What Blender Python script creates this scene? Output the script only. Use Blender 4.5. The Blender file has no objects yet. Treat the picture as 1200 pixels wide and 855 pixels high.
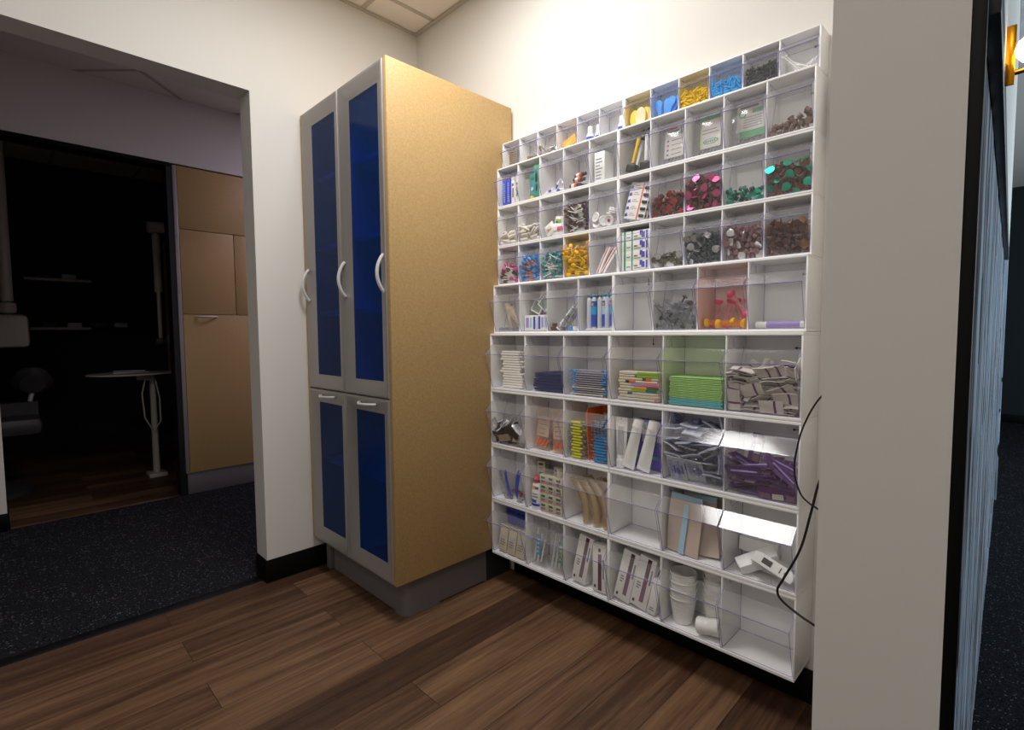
import bpy, bmesh, math, random
from mathutils import Vector, Matrix, Euler, Quaternion
R = math.radians
SC = bpy.context.scene
COL = SC.collection

# ------------------------------------------------------------------ materials
def lin(h):
    h = h.lstrip('#'); o = []
    for k in (0, 2, 4):
        c = int(h[k:k+2], 16) / 255
        o.append(c / 12.92 if c <= .04045 else ((c + .055) / 1.055) ** 2.4)
    return (o[0], o[1], o[2], 1)

MATS = {}
def new_mat(name):
    m = bpy.data.materials.new(name); m.use_nodes = True
    nt = m.node_tree; nt.nodes.clear()
    out = nt.nodes.new('ShaderNodeOutputMaterial')
    return m, nt, out

def nd(nt, kind, **kw):
    n = nt.nodes.new('ShaderNode' + kind)
    for k, v in kw.items():
        if k in n.inputs: n.inputs[k].default_value = v
        else: setattr(n, k, v)
    return n

def plain(name, col, rough=.5, metal=0, spec=.5, emit=0):
    m, nt, out = new_mat(name)
    b = nd(nt, 'BsdfPrincipled', Roughness=rough, Metallic=metal)
    b.inputs['Base Color'].default_value = lin(col)
    b.inputs['Specular IOR Level'].default_value = spec
    if emit:
        b.inputs['Emission Color'].default_value = lin(col); b.inputs['Emission Strength'].default_value = emit
    nt.links.new(b.outputs[0], out.inputs[0])
    return m

def clear(name, col, haze=.04, hazecol='ffffff', refl=1.0, rough=.04):
    """clear plastic: tinted see-through, mirror-like at grazing angles, a little milky"""
    m, nt, out = new_mat(name)
    t = nd(nt, 'BsdfTransparent'); t.inputs[0].default_value = lin(col)
    d = nd(nt, 'BsdfDiffuse'); d.inputs[0].default_value = lin(hazecol)
    g = nd(nt, 'BsdfGlossy', Roughness=rough); g.inputs[0].default_value = (1, 1, 1, 1)
    m1 = nd(nt, 'MixShader'); m1.inputs[0].default_value = haze
    nt.links.new(t.outputs[0], m1.inputs[1]); nt.links.new(d.outputs[0], m1.inputs[2])
    fr = nd(nt, 'Fresnel', IOR=1.5)
    ge = nd(nt, 'NewGeometry')
    one = nd(nt, 'Math', operation='SUBTRACT'); one.inputs[0].default_value = refl
    nt.links.new(ge.outputs['Backfacing'], one.inputs[1])
    mu = nd(nt, 'Math', operation='MULTIPLY', use_clamp=True)
    nt.links.new(fr.outputs[0], mu.inputs[0]); nt.links.new(one.outputs[0], mu.inputs[1])
    m2 = nd(nt, 'MixShader')
    nt.links.new(mu.outputs[0], m2.inputs[0]); nt.links.new(m1.outputs[0], m2.inputs[1]); nt.links.new(g.outputs[0], m2.inputs[2])
    nt.links.new(m2.outputs[0], out.inputs[0])
    return m

# name: colour, roughness, metallic
TABLE = dict(
    white=('f0efec', .45, 0), offwhite=('e2ddd2', .55, 0), paper=('d9d2cb', .8, 0), cream=('d8ccb4', .6, 0), ivory=('cfc3ad', .5, 0),
    grey=('8d8d8d', .5, 0), darkgrey=('4a4a4c', .5, 0), black=('101012', .45, 0), print_grey=('8b8b90', .7, 0),
    steel=('a9a8a4', .3, .85), gold=('c9a24a', .3, 1), silverfoil=('d9dadd', .25, .7), bronzefoil=('a8794f', .3, 1), tealfoil=('16b794', .28, .85),
    pinkfoil=('cf4f83', .35, .6), redfoil=('b63a34', .3, .6), blackfoil=('3a3a3c', .25, 1),
    brown=('5c2a1c', .35, 0), brown_red=('6b2a20', .35, 0), darkred=('4e1d19', .35, 0), darkteal=('173238', .35, 0), mauve=('82595c', .4, 0), olive=('4a4527', .4, 0),
    taupe=('85695c', .4, 0), chocolate=('4a2616', .4, 0), magenta=('c2267f', .4, 0), azure=('1c93e0', .4, 0), teal=('0d8b96', .4, 0), yellow=('f8c80a', .4, 0),
    salmon=('dd8a6e', .5, 0), tip_yellow=('f2d10b', .4, 0), tip_blue=('35b4ea', .4, 0), red=('d02a20', .4, 0), redstripe=('c0302c', .5, 0),
    orange=('ee6a14', .45, 0), amber=('e8a12a', .5, 0), label_red=('e0502c', .5, 0), blue=('2443c4', .45, 0), royal=('1c49b8', .45, 0), navy=('1a2a66', .8, 0),
    violet=('4a3fb0', .5, 0), purple=('6d2a7c', .5, 0), plum=('5b3349', .55, 0), plum_light=('8a6a80', .55, 0), lilac=('a48ed0', .5, 0),
    green=('2f9a5c', .5, 0), darkgreen=('0f6a3c', .5, 0), lime=('86b81c', .5, 0), napkin_green=('a6cc84', .85, 0), napkin_blue=('74c4dc', .85, 0),
    paleyellow=('f3e06a', .6, 0), paleblue=('a9cde0', .6, 0), skyblue=('1fa0dc', .5, 0), tan=('cbab7d', .5, 0), tubegrey=('c3c8d2', .35, 0),
    chartreuse=('c6c21a', .45, 0), needleblue=('0f7fc0', .4, 0), hotpink=('f0588e', .4, 0), mirror=('8fa29b', .2, .2), pouch_tan=('c6b3a6', .6, 0),
    white_plastic=('faf9f8', .35, 0), rubber=('060606', .55, 0), brass=('c98a1e', .25, 1), aluminium=('a19b97', .42, .35), chrome=('dedddc', .32, .35),
    toe_grey=('6c6768', .5, 0), toe_dark=('2a2a2b', .5, 0), pad_white=('efebe2', .9, 0), cloth_grey=('545660', .8, 0), dental_grey=('b9b2aa', .4, 0), dental_dark=('3d3b40', .5, 0),
    darkwall=('1c2526', .8, 0), tile_edge=('b9b2a6', .6, 0),
)
def M(n):
    if n in MATS: return MATS[n]
    if n in TABLE: m = plain(n, *TABLE[n])
    elif n == 'clear': m = clear('clear_plastic', 'ffffff', .03, 'ffffff', .85, .10)
    elif n == 'clear_pink_bounce': m = clear('clear_pink_bounce_plastic', 'fefaf9', .03, 'fae4e0')
    elif n == 'clear_green_bounce': m = clear('clear_green_bounce_plastic', 'fcfef9', .03, 'ecf6de')
    elif n == 'clear_yellow_bounce': m = clear('clear_yellow_bounce_plastic', 'fefbf0', .03, 'fcecb8')
    elif n == 'clear_blue_bounce': m = clear('clear_blue_bounce_plastic', 'f7faff', .03, 'd8e6ff')
    elif n == 'clear_edge': m = clear('clear_plastic_edge', 'c6c5e6', .28, 'c4c3ee')
    elif n == 'pouch': m = clear('clear_film', 'f4f4f4', .10, 'f0f0f0', .8, .12)
    elif n == 'pouch_milky': m = clear('milky_film', 'f4f6fa', .45, 'f0f3fa', .5, .3)
    elif n == 'pouch_purple': m = clear('purple_film', 'd8c2e2', .16, 'b48cc8', .8, .12)
    elif n == 'pouch_orange': m = clear('orange_film', 'f8ece4', .12, 'f2ddd0', .8, .12)
    elif n == 'timer_pink': m = clear('pink_tube', 'f6dfe2', .25, 'f6c4cc', .9, .08)
    elif n == 'timer_yellow': m = clear('yellow_tube', 'f6e2a8', .3, 'f0b030', .9, .08)
    elif n == 'clear_amber': m = clear('clear_cream_plastic', 'ead9bd', .3, 'dcc8a4', .9, .1)
    elif n == 'clear_cream': m = clear('cream_clear_plastic', 'f4eee2', .38, 'f4eee2', .9, .1)
    elif n == 'clear_grey': m = clear('clear_grey_plastic', 'd8dade', .18, 'd8dade', .9, .08)
    elif n == 'clear_teal': m = plain('grey_stick', '98929f', .4)
    else: raise KeyError(n)
    MATS[n] = m
    return m

# ------------------------------------------------------------------ mesh building
class MB:
    def __init__(s):
        s.bm = bmesh.new(); s.mats = []; s.T = Matrix.Identity(4)
    def mi(s, m):
        if isinstance(m, str): m = M(m)
        if m not in s.mats: s.mats.append(m)
        return s.mats.index(m)
    def v(s, p): return s.bm.verts.new(s.T @ Vector(p))
    def f(s, vs, m, smooth=False):
        try: fc = s.bm.faces.new(vs)
        except ValueError: return None
        fc.material_index = s.mi(m); fc.smooth = smooth
        return fc
    def box(s, x0, x1, y0, y1, z0, z1, m, bevel=0):
        c = [(x, y, z) for z in (z0, z1) for y in (y0, y1) for x in (x0, x1)]
        vs = [s.v(p) for p in c]
        fs = [s.f([vs[i] for i in q], m) for q in ((0, 2, 3, 1), (4, 5, 7, 6), (0, 1, 5, 4), (2, 6, 7, 3), (0, 4, 6, 2), (1, 3, 7, 5))]
        if bevel:
            es = list({e for f in fs for e in f.edges})
            r = bmesh.ops.bevel(s.bm, geom=es, offset=bevel, segments=2, affect='EDGES', profile=.5)
            k = s.mi(m)
            for f in r['faces']: f.material_index = k; f.smooth = True
        return s
    def cbox(s, cx, cy, cz, sx, sy, sz, m, bevel=0):
        return s.box(cx - sx/2, cx + sx/2, cy - sy/2, cy + sy/2, cz - sz/2, cz + sz/2, m, bevel)
    def lathe(s, prof, m, seg=12, A=None):
        """profile of (r, z[, material]) about local z, placed by A"""
        A = A or Matrix.Identity(4); rings = []
        for p in prof:
            if p[0] <= 1e-7: rings.append([s.v(A @ Vector((0, 0, p[1])))])
            else: rings.append([s.v(A @ Vector((p[0]*math.cos(2*math.pi*k/seg), p[0]*math.sin(2*math.pi*k/seg), p[1]))) for k in range(seg)])
        for i in range(len(rings) - 1):
            a, b = rings[i], rings[i+1]; mm = prof[i+1][2] if len(prof[i+1]) > 2 else m
            for k in range(seg):
                j = (k + 1) % seg
                if len(a) == 1 and len(b) == 1: break
                if len(a) == 1: s.f([a[0], b[j], b[k]], mm, True)
                elif len(b) == 1: s.f([a[k], a[j], b[0]], mm, True)
                else: s.f([a[k], a[j], b[j], b[k]], mm, True)
        return s
    def cyl(s, p0, p1, r0, m, r1=None, seg=10):
        r1 = r0 if r1 is None else r1
        p0 = Vector(p0); p1 = Vector(p1); d = p1 - p0
        A = Matrix.Translation(p0) @ d.to_track_quat('Z', 'Y').to_matrix().to_4x4(); L = d.length
        return s.lathe([(0, 0), (r0, 0), (r1, L), (0, L)], m, seg, A)
    def tube(s, pts, r, m, seg=8, closed=False, cap=True):
        pts = [Vector(p) for p in pts]; n = len(pts); rings = []; up = None
        for i, p in enumerate(pts):
            a = pts[(i-1) % n] if closed or i > 0 else p; b = pts[(i+1) % n] if closed or i < n-1 else p
            t = (b - a).normalized()
            if up is None:
                up = t.orthogonal().normalized()
            else: up = (up - t*up.dot(t)).normalized()
            w = t.cross(up)
            rr = r[i] if isinstance(r, (list, tuple)) else r
            rings.append([s.v(p + rr*(math.cos(2*math.pi*k/seg)*up + math.sin(2*math.pi*k/seg)*w)) for k in range(seg)])
        for i in range(n if closed else n - 1):
            a, b = rings[i], rings[(i+1) % n]
            for k in range(seg):
                j = (k+1) % seg; s.f([a[k], a[j], b[j], b[k]], m, True)
        if cap and not closed:
            s.f(rings[0][::-1], m); s.f(rings[-1], m)
        return s
    def prism(s, poly, axis, a, b, m, medge=None, smooth=False):
        """polygon in the plane normal to axis, extruded a..b; x: poly=(y,z); y: poly=(x,z); z: poly=(x,y)"""
        def P(p, t): return {'x': (t, p[0], p[1]), 'y': (p[0], t, p[1]), 'z': (p[0], p[1], t)}[axis]
        A = [s.v(P(p, a)) for p in poly]; B = [s.v(P(p, b)) for p in poly]
        fs = [s.f(A, m), s.f(B, m)]
        for i in range(len(poly)):
            j = (i+1) % len(poly); fs.append(s.f([A[i], A[j], B[j], B[i]], medge or m, smooth))
        bmesh.ops.recalc_face_normals(s.bm, faces=[f for f in fs if f])
        return s
    def panel(s, p0, p1, p2, p3, t, m, medge):
        """thin slab on quad p0..p3, thickness t along its normal; rims get medge"""
        p = [Vector(q) for q in (p0, p1, p2, p3)]
        n = (p[1]-p[0]).cross(p[3]-p[0]).normalized()*t
        A = [s.v(q) for q in p]; B = [s.v(q - n) for q in p]
        fs = [s.f(A, m), s.f(B[::-1], m)]
        for i in range(4):
            j = (i+1) % 4; fs.append(s.f([A[j], A[i], B[i], B[j]], medge))
        bmesh.ops.recalc_face_normals(s.bm, faces=fs)
        return s
    def grid(s, fn, nu, nv, m, t=0, smooth=True):
        """surface fn(u,v)->(x,y,z), u,v in 0..1, given thickness t by a second offset sheet"""
        V = [[Vector(fn(i/nu, j/nv)) for j in range(nv+1)] for i in range(nu+1)]
        top = [[s.v(p) for p in row] for row in V]; fs = []
        for i in range(nu):
            for j in range(nv): fs.append(s.f([top[i][j], top[i+1][j], top[i+1][j+1], top[i][j+1]], m(i/nu, j/nv) if callable(m) else m, smooth))
        if t:
            n = (V[nu][0]-V[0][0]).cross(V[0][nv]-V[0][0]).normalized()*t
            bot = [[s.v(p - n) for p in row] for row in V]
            for i in range(nu):
                for j in range(nv): fs.append(s.f([bot[i][j], bot[i][j+1], bot[i+1][j+1], bot[i+1][j]], m(i/nu, j/nv) if callable(m) else m, smooth))
            ring = [(i, 0) for i in range(nu)] + [(nu, j) for j in range(nv)] + [(i, nv) for i in range(nu, 0, -1)] + [(0, j) for j in range(nv, 0, -1)]
            mm = m(0, 0) if callable(m) else m
            for k in range(len(ring)):
                a, b = ring[k], ring[(k+1) % len(ring)]
                s.f([top[b[0]][b[1]], top[a[0]][a[1]], bot[a[0]][a[1]], bot[b[0]][b[1]]], mm, False)
        return s
    def text(s, body, size, A, m):
        """flat lettering, centred, lying in the xy plane of A"""
        cu = bpy.data.curves.new('lettering', 'FONT'); cu.body = body; cu.size = size; cu.align_x = 'CENTER'; cu.align_y = 'CENTER'; cu.resolution_u = 1; cu.extrude = .00015
        o = bpy.data.objects.new('lettering', cu); COL.objects.link(o)
        bpy.context.view_layer.update()
        me = bpy.data.meshes.new_from_object(o.evaluated_get(bpy.context.evaluated_depsgraph_get()))
        bpy.data.objects.remove(o); bpy.data.curves.remove(cu)
        vs = [s.v(A @ v.co) for v in me.vertices]
        for p in me.polygons: s.f([vs[i] for i in p.vertices], m)
        bpy.data.meshes.remove(me)
        return s
    def mesh(s, name):
        me = bpy.data.meshes.new(name); s.bm.normal_update(); s.bm.to_mesh(me); s.bm.free()
        for m in s.mats: me.materials.append(m)
        me.set_sharp_from_angle(angle=R(40))
        return me

# ------------------------------------------------------------------ objects
def obj(name, me, parent=None):
    if isinstance(me, MB): me = me.mesh(name)
    o = bpy.data.objects.new(name, me); COL.objects.link(o)
    if parent is not None: o.parent = parent
    return o
def tag(o, label, cat, group=None, kind=None):
    o['label'] = label; o['category'] = cat
    if group: o['group'] = group
    if kind: o['kind'] = kind
    return o
def thing(name, label, cat, mat=None, group=None):
    o = bpy.data.objects.new(name, None); COL.objects.link(o); o.empty_display_size = .02
    if mat is not None: o.matrix_world = mat
    return tag(o, label, cat, group)
def struct(name, b, parent=None):
    o = obj(name, b, parent)
    if parent is None: o['kind'] = 'structure'
    return o
def TR(x=0, y=0, z=0, rx=0, ry=0, rz=0):
    return Matrix.Translation((x, y, z)) @ Euler((R(rx), R(ry), R(rz))).to_matrix().to_4x4()

# ------------------------------------------------------------------ layout of the tilt-bin wall (metres; x along wall, y into wall, z up)
INCH = .0254
ROW_N = [6, 5, 5, 5, 4, 3, 3, 3, 3]
ROW_H = [h*INCH*.984 for h in (4.5, 6.5, 6.5, 6.5, 8.125, 9.5, 9.5, 9.5, 9.5)]
ROW_D = [d*INCH*.783 for d in (3.625, 5.25, 5.25, 5.25, 6.625, 7.75, 7.75, 7.75, 7.75)]
UNIT_W = 23.625*INCH
TOP_Z = 1.8881
ROW_TOP = [TOP_Z - sum(ROW_H[:i]) for i in range(9)]
ROW_T = [.004, .0055, .0055, .0055, .007, .009, .009, .009, .009]     # shelf thickness
SIDE_T = .0045
ORD = ['zeroth', 'first', 'second', 'third', 'fourth', 'fifth', 'sixth', 'seventh', 'eighth', 'ninth', 'tenth', 'eleventh', 'twelfth']
STRAIGHT = {(1, 1), (1, 2), (1, 4), (1, 5), (1, 6), (1, 7), (1, 8), (2, 1), (2, 2), (2, 3), (2, 4), (2, 5), (2, 6), (2, 7), (2, 8), (2, 9), (3, 3), (3, 6), (4, 5), (4, 6)}
BACKS = {(2, 10): (.25, .62), (1, 3): (.4, .7), (1, 9): (.25, .7), (1, 10): (.25, .7), (1, 11): (.25, .7), (5, 6): (.3, .62), (6, 6): (.34, .8), (7, 5): (.55, .8), (7, 6): (.34, .72), (7, 1): (.25, .6), (5, 1): (.4, .7)}
def bin_geo(r, c):
    """r 1..9, c 1..2n: inner origin (left, face, bottom) and inner width, depth, height, lip"""
    i = r-1; n = ROW_N[i]; unit = (c-1)//n; k = (c-1) % n
    x0 = -2*UNIT_W + unit*UNIT_W + .0006 + SIDE_T; W = UNIT_W - .0012 - 2*SIDE_T
    pitch = (W + .004)/n
    w = pitch - .004
    z0 = ROW_TOP[i] - ROW_H[i] + .0004 + ROW_T[i]; h = ROW_H[i] - .0008 - 2*ROW_T[i]
    p = {1: .014, 2: .022, 3: .022, 4: .022, 5: .030}.get(r, .036)
    d = ROW_D[i] - .005
    bb, bt = BACKS.get((r, c), (1, 1) if r > 4 or (r, c) in STRAIGHT else (.25, .55) if r > 2 else (.45, .88))      # where the cup's back meets floor and top
    return dict(x=x0 + k*pitch, y=-ROW_D[i], z=z0, w=w, d=d, h=h, p=p, bb=(bb*d if bb < 1 else d - .010), bt=(bt*d if bt < 1 else d - .010))
def rowname(r): return 'top' if r == 1 else 'bottom' if r == 9 else ORD[r]
def where(r, c):
    n = 2*ROW_N[r-1]
    if c <= ROW_N[r-1]: s = '%s bin from left' % ORD[c]
    else: s = '%s bin from right' % ORD[n+1-c]
    return 'in %s, %s row' % (s, rowname(r))
# ------------------------------------------------------------------ small supplies kept in the bins: one builder per kind
PROTO = {}
BUILD = {}
def item(name, cat):
    def deco(fn): BUILD[name] = (cat, fn); return fn
    return deco
def proto(key):
    """key 'kind' or 'kind:arg:arg'; returns (object name, category, root mesh or None, [(part, mesh, label)])"""
    if key not in PROTO:
        kind, *args = key.split(':')
        cat, fn = BUILD[kind]; root, parts = fn(*args)
        if kind == 'paste_cup' and args[0] in ('darkteal', 'mauve', 'olive'): kind = args[0].replace('dark', '') + '_paste_cup'
        PROTO[key] = (kind, cat, root.mesh(kind) if root else None, [(n, b.mesh(n), l) for n, b, l in parts])
    return PROTO[key]
def make(key, mat, label, group=None):
    name, cat, root, parts = proto(key)
    o = bpy.data.objects.new(name, root); COL.objects.link(o); o.matrix_world = mat
    tag(o, label, cat, group)
    for n, me, l in parts:
        c = bpy.data.objects.new(n, me); COL.objects.link(c); c.parent = o
        if l: c['label'] = l
    return o

@item('paste_cup', 'cup')
def _(col):
    return MB().lathe([(0, -.0065), (.0052, -.0065), (.0062, -.0055), (.0072, .0050), (.0090, .0052), (.0092, .0060), (0, .0062)], col, 12), []
@item('foil_lidded_cup', 'cup')
def _(col, foil):
    b = MB().lathe([(0, -.0065), (.0052, -.0065), (.0062, -.0055), (.0072, .0050), (.0090, .0052), (.0092, .0060), (0, .0062)], col, 12)
    n = 16; rim = []
    for k in range(n):
        a = 2*math.pi*k/n; r = .0112 + (.0042 if k == 0 else .0015 if k in (1, n-1) else 0)
        rim.append((r*math.cos(a), r*math.sin(a)))
    f = MB(); rnd = random.Random(hash_(col + foil)); c = f.v((0, 0, .0074)); mid = []; out = []; low = []
    for x, y in rim: mid.append(f.v((x*.62, y*.62, .0068 + rnd.uniform(0, .0012)))); out.append(f.v((x, y, .0066 + rnd.uniform(0, .0010))))
    for x, y in rim: low.append(f.v((x, y, .0063)))
    lc = f.v((0, 0, .0063))
    for k in range(n):
        j = (k+1) % n
        f.f([c, mid[k], mid[j]], foil, True); f.f([mid[k], out[k], out[j], mid[j]], foil, True); f.f([out[k], low[k], low[j], out[j]], foil); f.f([lc, low[j], low[k]], foil)
    return b, [('foil_lid', f, None)]
def hash_(s):
    h = 7
    for ch in s: h = (h*31 + ord(ch)) % 1000003
    return h
@item('brush_tip', 'brush tip')
def _(col):
    return MB().lathe([(0, -.013), (.0030, -.013), (.0034, -.006), (.0026, -.003), (.0034, .000), (.0034, .004), (.0012, .007), (.0009, .013), (0, .0132)], col, 8), []
@item('polishing_cup', 'polishing cup')
def _(col, stick):
    b = MB().lathe([(0, .016), (.0066, .016), (.0078, .021), (.0082, .030), (.0066, .034), (.0050, .031), (0, .029)], col, 10)
    s = MB().lathe([(0, -.026), (.0016, -.026), (.0020, .014), (.0032, .0159), (0, .0159)], stick, 8)
    return b, [('stick', s, None)]
@item('cotton_roll', 'cotton roll')
def _():
    return MB().lathe([(0, -.019), (.0035, -.019), (.0052, -.017), (.0054, 0), (.0052, .017), (.0035, .019), (0, .019)], 'pad_white', 9), []
@item('gauze_cone', 'gauze roll')
def _():
    return MB().lathe([(0, -.026), (.0025, -.026), (.0060, -.010), (.0085, .016), (.0070, .021), (.004, .019), (0, .018)], 'pad_white', 9), []
@item('plastic_disc', 'disc')
def _(col):
    b = MB().lathe([(0, -.003), (.016, -.003), (.0185, -.0015), (.0185, .0015), (.0165, .003), (.0145, .0018), (0, .0018)], 'white_plastic', 18)
    return b, [('centre_button', MB().lathe([(.0055, .0019), (.0050, .0032), (0, .0034)], col, 12), None)]
@item('applicator_stick', 'stick')
def _():
    return MB().lathe([(0, -.036), (.0016, -.036), (.0016, .030), (.0026, .031), (.0026, .036), (0, .0365)], 'white_plastic', 7), []
@item('small_syringe', 'syringe')
def _():
    b = MB().lathe([(0, -.03), (.0058, -.03), (.0058, -.0285), (.0014, -.0283), (.0014, -.020), (.0062, -.0198), (.0062, -.0185), (.0040, -.018), (.0040, .012), (.0018, .016), (.0010, .030), (0, .0302)], 'white_plastic', 9)
    return b, [('printed_band', MB().lathe([(.00405, -.008), (.00418, -.008), (.00418, .006), (.00405, .006)], 'blue', 9), 'blue printed band')]
@item('brown_vial', 'vial')
def _():
    b = MB().lathe([(0, -.024), (.0075, -.024), (.0085, -.022), (.0085, .012), (.005, .015), (.005, .016), (0, .0162)], 'brown', 12)
    return b, [('label_band', MB().lathe([(.0086, -.015), (.0088, -.015), (.0088, -.002, 'white'), (.0088, .008, 'label_red'), (.0086, .008)], 'label_red', 12), 'red and white label'),
               ('cap', MB().lathe([(0, .0165), (.0066, .0165), (.0066, .024), (.0058, .025), (0, .025)], 'black', 12), 'black cap')]
@item('metal_rod', 'metal rod')
def _(endcol):
    b = MB().lathe([(0, -.024), (.0026, -.024), (.0036, -.021), (.0036, -.004), (.0024, -.003), (.0024, .003), (.0036, .004), (.0036, .021), (.0026, .024), (0, .024)], 'steel', 9)
    return b, [('end_collar', MB().lathe([(.0037, -.022), (.0043, -.022), (.0043, -.014), (.0037, -.014)], endcol, 9), None)]
@item('specimen_funnel', 'funnel')
def _():
    b = MB().lathe([(.0060, -.055), (.0075, -.010), (.0135, .024), (.0165, .046), (.0190, .046), (.0190, .050), (.0150, .050), (.0118, .024), (.0058, -.010), (.0045, -.055), (.0060, -.055)], 'clear_cream', 16)
    return b, []
@item('clear_cap', 'thimble')  # loose clear plastic cap
def _():
    return MB().lathe([(0, -.006), (.006, -.006), (.007, .003), (.009, .004), (.009, .006), (0, .0062)], 'clear_grey', 10), []
@item('irrigation_syringe', 'syringe')
def _(plunger):
    b = MB().lathe([(0, .046), (.0016, .046), (.0022, .034), (.0068, .030), (.0068, -.022), (.0100, -.0222), (.0100, -.0245), (0, -.0246)], 'clear_grey', 12)
    p = MB().lathe([(0, -.046), (.0082, -.046), (.0082, -.0435), (.0026, -.0434), (.0026, -.0247), (0, -.0247)], plunger, 12)
    return b, [('plunger', p, None), ('graduation_print', MB().lathe([(.0069, -.010), (.0070, -.010), (.0070, -.006), (.0069, -.006)], 'print_grey', 12), None)]
@item('sand_timer', 'sand timer')
def _(col):
    b = MB()
    for s in (-1, 1): b.lathe([(0, s*.044), (.0125, s*.044), (.0140, s*.042), (.0140, s*.038), (.0095, s*.032), (.0075, s*.0315), (0, s*.0314)], col, 14)
    g = MB().lathe([(.0072, -.0312), (.0080, -.014), (.0062, -.006), (.0040, 0), (.0062, .006), (.0080, .014), (.0072, .0312)], 'timer_pink' if col == 'hotpink' else 'timer_yellow', 12)
    return b, [('glass_bulb', g, 'clear glass bulbs')]
def wavy(b, w, h, t, m, amp, seed, nu=6, nv=4, z=0):
    rd = random.Random(seed); a1, a2, a3 = rd.uniform(0, 6), rd.uniform(0, 6), rd.uniform(0, 6)
    b.grid(lambda u, v: ((u-.5)*w, (v-.5)*h, z + amp*(math.sin(a1 + 4*u) + .6*math.sin(a2 + 5*v + 2*u) + .3*math.sin(a3 + 9*u))*.6), nu, nv, m, t)
    return a1, a2, a3
def wz(w, h, amp, ph, x, y):
    u, v = x/w + .5, y/h + .5; a1, a2, a3 = ph
    return amp*(math.sin(a1 + 4*u) + .6*math.sin(a2 + 5*v + 2*u) + .3*math.sin(a3 + 9*u))*.6
@item('paper_packet', 'paper packet')
def _(seed):
    b = MB()
    def m(u, v): return 'purple' if .60 <= u < .70 and v < .8 else 'paper'
    wavy(b, .062, .036, .0022, m, .0042, int(seed), 10, 4)
    return b, []
@item('film_packet', 'sealed packet')
def _(seed):
    w, h, amp = .084, .056, .004; b = MB(); ph = wavy(b, w, h, .004, 'pouch_milky', amp, int(seed), 8, 6)
    t = MB()
    for y in (-.015, .009):
        z = wz(w, h, amp, ph, 0, y); t.text('YOUNG', .0185, TR(0, y, z + .0032), 'royal'); t.text('YOUNG', .0185, TR(0, y, z - .0066, 0, 180), 'royal')
    for y in (-.003, .021):
        z = wz(w, h, amp, ph, 0, y); t.cbox(0, y, z + .0030, .030, .0045, .0004, 'royal'); t.cbox(0, y, z - .0064, .030, .0045, .0004, 'royal')
    c = MB().lathe([(0, -.015), (.009, -.012), (.011, 0), (.009, .012), (0, .015)], 'clear_grey', 10, TR(.008, .004, -.0065, 0, 90, 0))
    return b, [('lettering', t, 'blue lettering'), ('tray_inside', c, 'small clear tray inside')]
@item('purple_packet', 'sealed packet')
def _(seed):
    w, h, amp = .100, .034, .0032; b = MB(); ph = wavy(b, w, h, .0035, 'pouch_purple', amp, int(seed), 8, 4)
    t = MB()
    for dx, sx, m in ((-.030, .030, 'plum_light'), (.004, .028, 'paper'), (.035, .022, 'plum_light')):
        t.grid(lambda u, v, dx=dx, sx=sx: (dx + (u-.5)*sx, -.006 + (v-.5)*.017, wz(w, h, amp, ph, dx + (u-.5)*sx, -.006) + .0009), 3, 1, m, .0003)
    t.grid(lambda u, v: ((u-.5)*.096, .010 + (v-.5)*.009, wz(w, h, amp, ph, (u-.5)*.096, .010) + .0009), 8, 1, 'purple', .0003)
    s = MB().cyl((-.038, -.002, wz(w, h, amp, ph, -.038, 0) - .006), (.034, .001, wz(w, h, amp, ph, .034, 0) - .006), .0026, 'lilac', None, 8)
    return b, [('printed_strip', t, 'purple and white print'), ('tool_inside', s, 'lilac tool inside')]
@item('silver_packet', 'foil packet')
def _(seed):
    w, h, amp = .070, .030, .005; b = MB(); ph = wavy(b, w, h, .003, 'silverfoil' if int(seed) % 3 else 'blackfoil', amp, int(seed), 8, 4)
    return b, []
@item('scaler', 'plastic tool')
def _(col):
    b = MB().tube([(-.055, 0, .004), (-.040, 0, 0), (-.015, 0, -.002), (.020, 0, -.001), (.045, 0, .003), (.058, 0, .012)], [.0032, .0050, .0058, .0056, .0040, .0018], col, 8)
    return b, []
@item('capsule', 'capsule')
def _(col):
    b = MB().lathe([(0, -.016), (.006, -.016), (.0072, -.012), (.0072, .004), (.0040, .007), (.0016, .016), (0, .016)], col, 10)
    return b, [('collar', MB().lathe([(.0073, -.006), (.0084, -.006), (.0084, -.001), (.0073, -.001)], 'clear_grey', 10), 'clear collar')]
@item('plug_adapter', 'adapter')
def _():
    b = MB(); b.prism([(-.055, -.016), (.055, -.016), (.055, .010), (.040, .016), (-.040, .016), (-.055, .010)], 'y', -.020, .020, 'white_plastic', None)
    s = MB(); s.box(-.030, -.004, -.0208, -.0201, -.008, .008, 'darkgrey')
    p = MB(); p.box(.018, .0205, -.0208, -.0201, -.008, .008, 'darkgrey'); p.lathe([(.0045, -.0004), (.0045, .0003), (.003, .0003), (.003, -.0004)], 'darkgrey', 12, TR(.034, -.0204, 0, 90))
    return b, [('display_window', s, 'dark window'), ('symbol', p, 'dark printed symbol')]
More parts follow.
